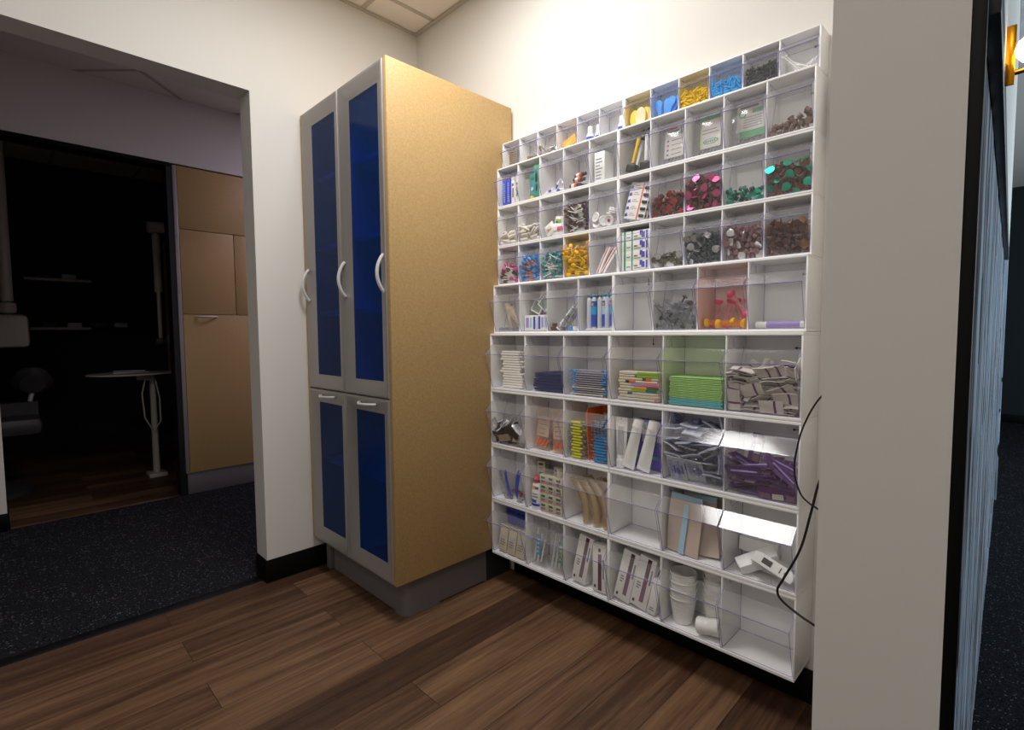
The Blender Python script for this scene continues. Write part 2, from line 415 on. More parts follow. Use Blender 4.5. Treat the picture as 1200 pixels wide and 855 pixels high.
# ------------------------------------------------------------------ loose heaps: (row, column, [(kind, how many, what it looks like, group phrase)])
HEAPS = [
 (1, 3, [('metal_rod:red', 8, 'short metal rod with red collar', 'red-collared rods'), ('metal_rod:gold', 6, 'short metal rod with gold collar', 'gold-collared rods')]),
 (1, 9, [('brush_tip:tip_yellow', 75, 'tiny yellow brush tip', 'yellow brush tips')]),
 (1, 10, [('brush_tip:tip_blue', 75, 'tiny light blue brush tip', 'light blue brush tips')]),
 (1, 11, [('brush_tip:black', 85, 'tiny black brush tip', 'black brush tips')]),
 (1, 12, [('applicator_stick', 9, 'slim white plastic stick', 'slim white sticks')]),
 (2, 10, [('paste_cup:taupe', 22, 'dull brown paste cup', 'dull brown paste cups')]),
 (3, 1, [('gauze_cone', 14, 'white rolled gauze cone', 'gauze cones')]),
 (3, 2, [('cotton_roll', 34, 'white cotton roll', 'cotton rolls')]),
 (3, 4, [('polishing_cup:chocolate:white', 40, 'brown polishing cup on pale stick', 'brown polishing cups')]),
 (3, 5, [('plastic_disc:pinkfoil', 2, 'white plastic disc with pink button', 'pink-buttoned discs'), ('plastic_disc:white', 9, 'plain white plastic disc', 'plain white discs')]),
 (3, 7, [('paste_cup:brown_red', 48, 'red-brown paste cup without lid', 'red-brown paste cups'), ('foil_lidded_cup:brown_red:redfoil', 9, 'paste cup under red foil', 'red-foiled paste cups')]),
 (3, 8, [('paste_cup:brown', 62, 'brown paste cup without lid', 'brown paste cups'), ('foil_lidded_cup:brown:pinkfoil', 22, 'paste cup under pink foil', 'pink-foiled paste cups')]),
 (3, 9, [('foil_lidded_cup:darkteal:tealfoil', 15, 'paste cup under teal foil', 'teal-foiled paste cups')]),
 (3, 10, [('paste_cup:brown', 62, 'brown paste cup without lid', 'brown paste cups'), ('foil_lidded_cup:brown:tealfoil', 13, 'brown cup under teal foil', 'brown cups with teal foil')]),
 (4, 1, [('polishing_cup:chocolate:white', 9, 'brown polishing cup on pale stick', 'brown polishing cups'), ('polishing_cup:magenta:white', 11, 'magenta polishing cup on white stick', 'magenta polishing cups')]),
 (4, 2, [('polishing_cup:azure:salmon', 32, 'blue polishing cup on salmon stick', 'blue polishing cups')]),
 (4, 3, [('polishing_cup:teal:white', 34, 'teal polishing cup on white stick', 'teal polishing cups')]),
 (4, 4, [('polishing_cup:yellow:paleyellow', 40, 'yellow polishing cup on pale stick', 'yellow polishing cups')]),
 (4, 7, [('paste_cup:olive', 18, 'olive paste cup without lid', 'olive paste cups'), ('foil_lidded_cup:olive:silverfoil', 6, 'olive cup under silver foil', 'silver-foiled olive cups')]),
 (4, 8, [('paste_cup:darkteal', 76, 'dark teal paste cup without lid', 'dark teal paste cups'), ('foil_lidded_cup:darkteal:silverfoil', 9, 'dark teal cup under silver foil', 'silver-foiled teal cups')]),
 (4, 9, [('paste_cup:mauve', 76, 'mauve paste cup without lid', 'mauve paste cups'), ('foil_lidded_cup:mauve:silverfoil', 10, 'mauve cup under silver foil', 'silver-foiled mauve cups')]),
 (4, 10, [('paste_cup:darkred', 70, 'dark red paste cup without lid', 'dark red paste cups'), ('foil_lidded_cup:darkred:bronzefoil', 13, 'dark red cup under bronze foil', 'bronze-foiled red cups')]),
 (5, 1, [('clear_cap', 14, 'small clear plastic cap', 'small clear caps')]),
 (5, 6, [('irrigation_syringe:darkgrey', 13, 'clear syringe with dark plunger', 'dark-plunger syringes')]),
 (6, 6, [('paper_packet:%d' % k, 14, 'crumpled white paper packet', 'white paper packets') for k in range(6)]),
 (7, 1, [('silver_packet:%d' % k, 4, 'crinkled silver packet' if k % 3 else 'crinkled dark foil packet', 'silver packets' if k % 3 else 'dark foil packets') for k in range(6)]),
 (7, 5, [('film_packet:%d' % k, 7, 'clear film packet with blue lettering', 'blue-lettered packets') for k in range(4)]),
 (7, 6, [('purple_packet:%d' % k, 8, 'purple film packet with printed strip', 'purple packets') for k in range(4)]),
 (8, 1, [('capsule:red', 4, 'small red capped capsule', 'red capsules'), ('capsule:clear_grey', 10, 'small clear capsule', 'clear capsules')]),
 (8, 6, [('plug_adapter', 4, 'cream electrical adapter with dark window', 'cream adapters')]),
]
def heap_order(r, c, spec):
    """the order in which a heap's pieces were dropped: lidless and lidded pieces mixed, kinds listed last on top"""
    rd = random.Random(r*100 + c); L = []
    for k, s in enumerate(spec):
        for _ in range(s[1]): L.append((rd.random() + (.35*k if len(spec) == 2 else .0), k))
    L.sort(); return [k for _, k in L]
# resting places of the loose pieces: kind index, position (0.1 mm, bin frame), rotation quaternion (1/1000)
REST = {
 (1, 3): [(0, 451, 105, 69, 533, 454, -551, -455), (0, 643, 173, 110, 533, -470, 586, -389), (0, 444, 221, 69, 432, 532, 476, 551), (1, 82, 120, 248, 203, -691, -670, -183), (0, 284, 79, 149, 498, -497, 524, -481), (1, 251, 205, 176, 697, -447, 227, -513), (1, 675, 80, 152, 693, -242, -508, 450), (0, 650, 151, 186, 577, 476, -460, -478), (1, 259, 83, 301, 711, 347, -49, -610), (0, 673, 278, 256, 338, -628, 524, -465), (0, 867, 163, 348, 30, 91, 973, -211), (1, 665, 186, 257, 716, -85, -674, 163), (1, 731, 183, 348, 131, 725, 426, -525)],
 (1, 9): [(0, 457, 93, 65, 536, 469, 529, 461), (0, 766, 104, 65, 102, 707, -13, 700), (0, 175, 96, 62, 588, 393, 588, 393), (0, 173, 154, 96, 234, 667, 234, 667), (0, 512, 152, 94, 711, 20, 703, 6), (0, 777, 158, 105, 12, 773, -42, 633), (0, 776, 77, 125, 460, -545, -473, 518), (0, 266, 59, 193, 320, 537, 697, 350), (0, 512, 76, 127, 704, -49, -707, 48), (0, 179, 80, 127, 408, -586, 396, -578), (0, 420, 123, 164, 486, -423, 421, -638), (0, 781, 118, 176, 497, 606, -110, -611), (0, 173, 175, 160, 151, -691, 151, -691), (0, 574, 134, 217, 212, -964, 98, -124), (0, 859, 114, 257, 174, -503, 743, 406), (0, 420, 75, 214, 642, 510, 478, 315), (0, 176, 172, 225, 540, 343, 615, 461), (0, 602, 55, 220, 553, -108, -826, -22), (0, 769, 19, 347, 508, -405, -731, 210), (0, 435, 187, 183, 622, -258, 693, -256), (0, 166, 95, 192, 647, 512, -494, -275), (0, 210, 121, 260, 719, -207, 663, -13), (0, 353, 47, 270, 360, 691, 307, 546), (0, 679, 162, 222, 514, -666, -428, 329), (0, 487, 25, 339, 138, 207, 951, 185), (0, 783, 197, 232, 83, 881, -64, -461), (0, 399, 207, 249, 746, 20, -666, -11), (0, 776, 6, 424, 452, 563, -610, -327), (0, 176, 25, 322, 359, 577, 267, 683), (0, 176, 242, 335, 710, -257, 604, -257), (0, 400, 132, 260, 678, -245, -532, 445), (0, 782, 81, 321, 197, -834, -279, 433), (0, 774, 162, 302, 606, 171, -735, -252), (0, 176, 161, 307, 768, -67, 637, 5), (0, 301, 9, 388, 498, -460, -422, 601), (0, 597, 57, 323, 481, 404, 139, -766), (0, 386, 73, 323, 181, -493, -247, 814), (0, 166, 37, 387, 580, 605, -383, -389), (0, 176, 265, 397, 710, -255, 604, -258), (0, 581, 193, 276, 100, 691, 373, 611), (0, 175, 98, 329, 739, -101, 663, -61), (0, 660, 234, 313, 250, 762, 257, 539), (0, 329, 113, 382, 76, -207, 915, 338), (0, 157, 124, 405, 778, 422, 246, 395), (0, 401, 252, 372, 688, 270, -604, -299), (0, 783, 96, 408, 587, 628, -190, -474), (0, 158, 44, 453, 797, 263, 513, -179), (0, 396, 85, 402, 208, 136, -496, 832), (0, 834, 120, 473, 485, 576, 324, -572), (0, 254, 7, 526, 297, -934, 182, -83), (0, 733, 110, 360, 592, -683, 159, -396), (0, 490, 94, 372, 500, -647, -569, 90), (0, 590, -26, 517, 648, 393, 394, 520), (0, 530, 222, 409, 557, -251, 746, -266), (0, 172, 156, 469, 623, -306, 720, 21), (0, 545, 162, 361, 329, 639, 612, 330), (0, 697, 107, 440, 750, 272, 218, 563), (0, 99, 46, 502, 8, 566, 751, -341), (0, 734, 205, 353, 356, 646, -103, -668), (0, 569, 122, 439, 750, -539, -351, 151), (0, 191, 198, 399, 691, 307, -505, -415), (0, 650, -7, 467, 155, -724, -264, 618), (0, 775, 194, 410, 745, 100, -646, 134), (0, 766, 267, 402, 540, 371, -732, -187), (0, 327, 185, 441, 244, 874, 120, -404), (0, 576, 280, 437, 285, -647, -283, 648), (0, 737, 194, 483, 661, 528, -520, -122), (0, 541, 224, 477, 18, 575, -196, -794), (0, 378, 125, 467, 405, -759, 501, 90), (0, 257, 142, 500, 193, -576, -518, -602), (0, 78, 197, 506, 428, 194, -416, 779), (0, 441, 53, 473, 55, 554, 653, 514)],
 (1, 10): [(0, 476, 96, 65, 467, -535, 462, -531), (0, 202, 96, 62, 693, 138, -694, -138), (0, 752, 140, 62, 393, -588, -393, 588), (0, 187, 154, 96, 510, -490, -510, 490), (0, 715, 83, 101, 224, -684, 226, -656), (0, 457, 154, 96, 491, 506, 488, 514), (0, 452, 77, 127, 671, 226, -669, -226), (0, 176, 76, 127, 42, 723, -54, -687), (0, 765, 67, 162, 521, 470, 546, 458), (0, 478, 135, 158, 651, 284, 644, 284), (0, 681, 148, 129, 251, -679, -199, 661), (0, 174, 59, 193, 486, 486, -577, -441), (0, 442, 190, 194, 284, -648, 284, -647), (0, 775, 183, 178, 28, 674, -47, -737), (0, 216, 136, 159, 656, -255, -661, 259), (0, 175, 190, 194, 487, 515, -491, -506), (0, 679, 129, 203, 169, 627, -449, -614), (0, 503, 65, 191, 415, -512, 507, -556), (0, 340, 38, 274, 824, 111, -64, 552), (0, 845, 71, 241, 71, -791, -524, -308), (0, 213, 119, 223, 505, 488, 508, 499), (0, 664, 25, 324, 557, 14, 145, -818), (0, 176, 46, 258, 648, -251, 617, -370), (0, 415, 79, 261, 633, 111, 736, -211), (0, 174, 213, 255, 491, 506, 487, 515), (0, 438, 210, 256, 714, 32, -700, 3), (0, 775, 169, 243, 287, 631, -256, -674), (0, 185, 155, 289, 584, 344, -714, -176), (0, 494, 30, 306, 782, 198, -554, -207), (0, 547, 116, 229, 714, 53, 695, -63), (0, 258, 84, 326, 70, -865, 42, 495), (0, 733, 19, 347, 973, 109, 92, -184), (0, 443, 232, 317, 506, 518, 472, 503), (0, 827, 1, 415, 955, 82, -235, 162), (0, 614, 163, 290, 242, -717, -313, 573), (0, 230, 6, 396, 596, 430, 464, 495), (0, 775, 115, 286, 642, 324, -645, -259), (0, 353, 165, 355, 190, 126, -590, -774), (0, 875, 141, 401, 956, 199, -44, 210), (0, 571, 101, 302, 493, -406, 533, -555), (0, 176, 25, 321, 722, 221, 614, 229), (0, 776, 89, 345, 644, 295, -645, -288), (0, 173, 87, 347, 337, 261, -882, -203), (0, 566, 2, 447, 185, -144, -972, 34), (0, 732, 223, 283, 28, 806, 57, -588), (0, 83, -10, 457, 100, -968, 176, 147), (0, 546, 88, 371, 508, -739, 86, -435), (0, 629, -3, 429, 823, -2, 230, -520), (0, 180, 160, 358, 64, 741, -392, -542), (0, 762, 56, 476, 128, -807, 196, -542), (0, 680, 238, 331, 536, 347, -738, -219), (0, 438, 261, 388, 401, -528, 609, -437), (0, 298, 162, 462, 731, 71, 309, -604), (0, 496, 129, 359, 68, -451, -522, 721), (0, 766, 166, 382, 93, -668, -180, -716), (0, 79, 75, 381, 84, -187, -974, -98), (0, 736, 270, 412, 554, -257, -751, 252), (0, 243, -12, 463, 632, -71, -771, 24), (0, 637, 68, 417, 326, 619, -277, -658), (0, 148, 109, 410, 227, -909, -238, 255), (0, 705, 194, 426, 349, -666, 117, -648), (0, 447, 80, 427, 635, 7, -711, 301), (0, 475, 168, 412, 176, 759, 117, -616), (0, 206, 202, 445, 452, 616, -619, -181), (0, 394, 156, 453, 417, 361, -813, -187), (0, 808, 137, 437, 479, 700, -497, 182), (0, 83, 200, 407, 155, 169, -962, 150), (0, 176, 306, 510, 338, -586, 227, -701), (0, 431, 68, 495, 464, -628, 119, 613), (0, 596, 147, 478, 603, 192, 736, -241)],
 (1, 11): [(0, 199, 98, 62, 376, -577, -409, 599), (0, 775, 93, 65, 670, 226, 670, 226), (0, 465, 100, 65, 122, 703, -31, 700), (0, 777, 60, 189, 465, -533, -465, 533), (0, 519, 147, 112, 516, 260, -760, -297), (0, 201, 152, 101, 372, 606, -417, -567), (0, 761, 153, 93, 707, 15, 707, 15), (0, 416, 77, 124, 286, 664, -341, -600), (0, 301, 102, 154, 547, 331, 516, 570), (0, 167, 60, 190, 846, 202, 437, 230), (0, 777, 97, 132, 135, 694, -135, -694), (0, 393, 60, 194, 228, -718, 222, -619), (0, 528, 122, 185, 821, 81, 563, -58), (0, 775, 176, 155, 680, 25, 732, 5), (0, 173, 126, 173, 503, -345, 458, -647), (0, 514, 190, 193, 641, -257, 676, -257), (0, 184, 189, 189, 687, 244, -604, -322), (0, 625, 30, 307, 195, -861, 231, -408), (0, 519, 193, 260, 320, 475, -521, -633), (0, 338, 111, 247, 246, -517, 751, 329), (0, 775, 127, 202, 686, 200, 652, 254), (0, 176, 111, 246, 452, -468, 382, -657), (0, 703, 87, 298, 301, -883, 205, 296), (0, 496, 52, 230, 236, 736, 387, 503), (0, 333, -10, 489, 291, -444, 826, -189), (0, 538, 39, 282, 386, 507, 653, 409), (0, 758, 197, 221, 667, 49, 743, -21), (0, 266, 206, 248, 294, -686, -275, 606), (0, 504, 113, 253, 456, -465, 417, -634), (0, 773, 222, 279, 469, 554, 508, 465), (0, 875, 19, 347, 825, 107, 73, -551), (0, 408, 147, 300, 399, -596, -431, 548), (0, 140, 42, 257, 43, -910, 132, 391), (0, 199, 164, 293, 513, -275, -812, 34), (0, 394, 28, 385, 632, 437, -606, -207), (0, 774, 243, 341, 249, 608, -265, -706), (0, 75, 121, 295, 174, 133, -592, 776), (0, 776, 264, 403, 667, 48, 743, -21), (0, 449, 96, 344, 650, 243, 714, 89), (0, 723, -23, 505, 694, 224, 645, 227), (0, 844, 115, 279, 503, -837, 126, -174), (0, 241, 85, 331, 777, -12, 602, -182), (0, 423, 226, 318, 675, -345, 630, -169), (0, 190, 231, 311, 16, -763, 18, -646), (0, 774, 163, 315, 547, -373, -662, 352), (0, 194, -8, 449, 285, -753, 555, -210), (0, 282, 22, 456, 402, -173, 882, 175), (0, 693, 103, 372, 671, -657, 330, -93), (0, 169, 43, 380, 158, -624, -480, 596), (0, 793, 139, 418, 252, -686, 281, 622), (0, 601, 218, 357, 305, 735, 161, 583), (0, 702, -3, 442, 243, -695, -209, 644), (0, 425, 179, 370, 374, -672, 438, -466), (0, 273, 215, 373, 603, 140, -776, 121), (0, 671, 48, 501, 194, -933, -267, 140), (0, 168, 56, 447, 490, 683, -393, -374), (0, 539, 138, 372, 658, 373, -473, -451), (0, 756, 80, 422, 391, 780, -122, 473), (0, 597, 90, 487, 568, -699, 430, 65), (0, 165, 112, 377, 512, 657, -404, -378), (0, 776, 213, 460, 592, -295, 641, -389), (0, 774, 284, 465, 209, 605, -309, -704), (0, 411, 90, 450, 203, 134, 679, -692), (0, 557, 59, 439, 145, -728, -418, -524), (0, 775, 66, 491, 722, -190, -663, -62), (0, 171, 184, 411, 662, -523, 335, -418), (0, 775, 150, 491, 729, -350, -562, 174), (0, 79, 86, 467, 493, -617, 500, 355), (0, 557, 151, 437, 634, -507, 584, 28), (0, 775, 243, 520, 665, -311, -625, 266), (0, 507, 202, 486, 277, 592, 428, -624), (0, 419, 95, 516, 221, -117, 700, 670), (0, 577, 187, 496, 315, -46, -622, 716), (0, 776, 312, 525, 660, 32, 750, -3), (0, 263, 176, 459, 697, 455, -553, -45), (0, 627, 204, 549, 582, -570, 341, 470), (0, 783, 48, 554, 722, -476, -478, 154), (0, 364, 153, 501, 348, -377, -533, -673), (0, 491, 236, 547, 236, -325, 498, -768), (0, 775, 270, 579, 34, 676, 1, -736), (0, 84, 302, 525, 111, 801, -583, -78)],
 (1, 12): [(0, 593, 176, 215, 637, -448, -266, 568), (0, 356, 61, 305, 912, 224, -287, -189), (0, 294, 49, 310, 91, -333, -121, 931), (0, 542, 237, 50, 410, -522, -470, 582), (0, 492, 167, 153, 481, -333, 491, -646), (0, 298, 307, 278, 899, -258, -327, 137), (0, 250, 245, 300, 797, -357, -115, 472), (0, 718, 285, 306, 703, -363, 16, -612), (0, 501, 89, 244, 819, -185, -433, 328)],
 (2, 10): [(0, 116, 158, 103, 203, 1, 614, -762), (0, 1016, 85, 213, 473, 632, 487, -373), (0, 733, 158, 97, 26, 924, -383, 11), (0, 288, 130, 112, 646, -469, 471, -375), (0, 586, 140, 137, 155, 572, -722, -358), (0, 682, 92, 233, 963, -45, -184, 192), (0, 336, 79, 275, 253, -639, 78, -722), (0, 940, 158, 97, 13, 608, -793, 18), (0, 835, 99, 209, 820, -502, 172, 216), (0, 430, 186, 103, 762, 306, -533, -206), (0, 128, 228, 232, 770, -16, -614, 175), (0, 805, 57, 359, 646, 262, 334, 634), (0, 1012, 33, 455, 79, -509, 31, 856), (0, 674, 238, 225, 67, -111, 800, 585), (0, 1017, 245, 279, 266, 955, 125, -44), (0, 482, 87, 240, 296, -184, -537, -768), (0, 465, 242, 238, 544, -724, -336, -259), (0, 600, 65, 339, 112, -196, -22, 974), (0, 186, 94, 255, 496, -813, -273, 134), (0, 1015, 134, 365, 737, 305, -226, 559), (0, 853, 243, 242, 57, -59, 799, 596), (0, 289, 229, 264, 734, 493, -20, 467)],
 (3, 1): [(0, 425, 105, 154, 576, 133, 781, 202), (0, 264, 169, 96, 733, 78, -670, 86), (0, 1009, 65, 316, 170, -975, 13, 144), (0, 846, 177, 96, 516, -380, -557, 528), (0, 262, 138, 304, 641, -62, -762, 67), (0, 795, 260, 387, 609, 351, -680, -211), (0, 389, 223, 227, 766, 107, 626, 95), (0, 885, 234, 268, 816, 85, 559, 121), (0, 307, 40, 396, 647, 325, 544, 424), (0, 672, 292, 510, 684, 281, -629, -239), (0, 783, 108, 336, 610, 86, -786, 45), (0, 260, 261, 376, 748, 1, -663, 46), (0, 226, 162, 539, 704, -368, -559, -238), (0, 674, 150, 481, 732, 49, 679, 7)],
 (3, 2): [(0, 235, 27, 390, 524, 481, -518, -475), (0, 623, 136, 247, 149, 446, 743, 476), (0, 784, 88, 165, 124, 741, -166, -639), (0, 234, 102, 106, 320, 629, -336, -624), (0, 863, 138, 85, 487, -594, -391, 507), (0, 333, 204, 87, 677, -142, 706, -151), (0, 933, 34, 362, 763, -161, 422, -462), (0, 233, 122, 208, 630, -327, -623, 329), (0, 801, 265, 344, 642, -96, -753, 108), (0, 262, 229, 193, 690, 70, 718, 66), (0, 281, 55, 286, 674, -212, -673, 216), (0, 924, 223, 165, 166, -497, -30, 851), (0, 662, 172, 389, 630, 8, -773, 73), (0, 234, 224, 314, 234, 748, -71, -617), (0, 444, 181, 283, 693, -129, -502, 502), (0, 443, 3, 479, 805, 243, -462, -281), (0, 817, 294, 452, 517, 477, -600, -382), (0, 912, 171, 288, 517, 379, 644, 418), (0, 779, 106, 475, 566, 404, 558, 453), (0, 716, 312, 539, 763, -47, 644, -14), (0, 792, 27, 388, 390, 283, -846, -229), (0, 295, 100, 467, 698, 230, -649, -197), (0, 328, 201, 436, 712, -59, 700, 2), (0, 708, 341, 640, 282, 595, 257, 707), (0, 329, 323, 579, 85, 617, 95, 776), (0, 709, 211, 499, 741, 174, 598, 251), (0, 777, -13, 543, 800, 150, 562, 148), (0, 96, 121, 567, 361, -461, -644, -492), (0, 345, 97, 571, 652, 385, -594, -270), (0, 906, 79, 582, 697, 110, -677, -208), (0, 638, 125, 583, 563, 289, -725, 274), (0, 163, 203, 647, 540, -772, 68, 330)],
 (3, 4): [(0, 759, 125, 79, 533, -471, 465, -527), (0, 477, 199, 79, 297, -571, -337, 687), (0, 484, 82, 167, 568, -425, 376, -596), (0, 764, 178, 167, 302, 501, 292, 756), (0, 368, 134, 239, 708, -158, -501, 472), (0, 387, 235, 203, 718, -231, -556, 350), (0, 770, 213, 313, 812, 243, 503, 169), (0, 375, 198, 324, 555, 358, -384, -645), (0, 777, 283, 393, 859, -52, 501, -93), (0, 719, 28, 374, 561, 281, -699, -343), (0, 357, 99, 508, 518, -544, -95, 653), (0, 662, 148, 400, 721, -436, -482, 243), (0, 362, 330, 589, 635, -323, -315, 627), (0, 455, 339, 636, 338, 783, 400, 335), (0, 752, 67, 475, 761, 9, 640, -107), (0, 433, -12, 527, 819, -117, -540, 154), (0, 391, 86, 602, 837, 64, -449, -307), (0, 806, 100, 584, 626, -138, -655, 400), (0, 614, 178, 586, 848, -110, -518, 6), (0, 561, 354, 687, 566, 340, 743, 112), (0, 759, 208, 691, 677, 93, 726, -76), (0, 761, -21, 699, 672, -133, 717, -127), (0, 504, 333, 792, 609, 329, -491, -530), (0, 735, 39, 774, 666, 236, 608, 362), (0, 411, -70, 745, 805, -125, -561, 146), (0, 613, 127, 688, 658, 426, -337, -521), (0, 759, -96, 842, 673, -348, 563, -331), (0, 513, 238, 820, 654, 431, -417, -462), (0, 759, 367, 735, 649, 231, 719, 94), (0, 759, 207, 791, 346, -608, 235, -675), (0, 725, 1, 893, 846, 89, 511, 124), (0, 727, 363, 854, 666, 417, -400, -472), (0, 757, 268, 873, 257, 459, 436, 730), (0, 476, -48, 840, 617, 258, -357, -652), (0, 783, 119, 897, 189, 682, -87, -701), (0, 659, 422, 961, 482, 416, -271, -722), (0, 678, 189, 976, 209, 576, -143, -777), (0, 804, 322, 1026, 353, 754, -86, 548)],
 (3, 5): [(0, 798, 57, 212, 308, 395, 678, -538), (1, 321, 252, 212, 102, -144, -770, -613), (1, 834, 221, 202, 834, 524, -93, 147), (0, 821, 153, 427, 165, -212, -962, 49), (1, 250, 186, 215, 67, -64, 773, 627), (1, 228, 124, 215, 776, 630, -28, 15), (1, 926, 150, 456, 968, -45, 167, -184), (1, 928, 152, 525, 982, -38, 162, -90), (1, 512, 158, 255, 684, 298, 610, -266), (1, 224, 64, 404, 633, 643, 215, -373), (1, 927, 191, 592, 951, -77, 148, -261)],
 (3, 7): [(0, 795, 193, 129, 276, 762, 585, -36), (1, 1031, 133, 113, -115, 58, -931, 341), (0, 924, 209, 199, 787, -147, 399, -447), (0, 488, 96, 172, 373, 486, -633, 474), (0, 149, 82, 226, 119, 150, -784, 591), (1, 122, 159, 105, 203, 113, -783, 576), (0, 259, 115, 138, 444, -340, 826, 66), (0, 704, 84, 362, 694, 329, 90, 634), (0, 796, 88, 240, 619, 253, 601, 438), (0, 650, 128, 96, 554, 0, 0, -833), (0, 361, 83, 268, 480, -618, -598, 172), (0, 968, 68, 320, 327, 235, 99, 910), (1, 639, 92, 231, 320, 531, -581, 527), (0, 251, 220, 244, 779, -169, 382, -467), (0, 1033, 185, 278, 717, 333, -390, 472), (1, 391, 179, 107, 721, -57, 577, -379), (1, 264, 51, 395, -28, 814, -258, 519), (0, 689, 24, 519, 479, 252, 578, 611), (1, 845, 31, 419, 1, 14, -787, 616), (0, 474, 50, 346, 266, 349, 705, -557), (0, 354, 228, 342, 229, 192, 218, -929), (0, 828, 240, 365, 544, 746, -384, 13), (0, 105, 217, 309, 538, 462, -525, -470), (0, 561, 218, 232, 884, -76, -189, 421), (0, 196, 232, 445, 305, -226, -439, 814), (0, 491, 245, 350, 639, 355, -673, -115), (0, 1017, 272, 408, 499, -627, -477, -362), (0, 688, 280, 440, 405, -528, 593, 452), (0, 556, 182, 562, 657, -192, -704, -189), (0, 905, 245, 501, 433, -171, -506, -726), (0, 270, 297, 557, 84, 827, 377, -409), (0, 421, 271, 524, 736, 456, 465, 186), (0, 1022, 63, 446, 806, -10, -415, 422), (0, 115, 44, 417, 132, 120, 35, 983), (0, 788, 131, 522, 31, 108, -302, -947), (0, 376, 120, 446, 121, -524, -605, 587), (0, 584, 153, 413, 402, -705, -579, -83), (0, 729, 184, 626, 124, 673, -671, 286), (0, 644, 297, 586, 198, 749, 223, -592), (0, 206, 3, 562, 245, -960, 126, 58), (0, 1023, 186, 569, 462, 354, 14, -813), (0, 931, 29, 542, 204, -356, -189, 892), (0, 132, 328, 636, 357, -442, 653, 501), (0, 124, 165, 557, 234, -848, -205, -429), (0, 369, 332, 652, 416, -530, -589, -447), (1, 483, 24, 489, -78, 52, -996, 3), (0, 1013, 331, 646, 448, -564, 541, 435), (0, 250, 244, 697, 474, 773, -273, 322), (0, 658, 272, 753, 140, 571, 806, -61), (0, 302, 141, 597, 759, 77, 418, -494), (1, 1031, -17, 647, 68, 848, 514, 108), (0, 823, -11, 636, 362, -850, 210, -320), (1, 645, -15, 659, 594, 552, 510, 287), (0, 490, 333, 747, 604, 663, 407, 173), (0, 915, 172, 652, 60, 323, 163, -930), (0, 415, -8, 623, 898, -23, 367, 244)],
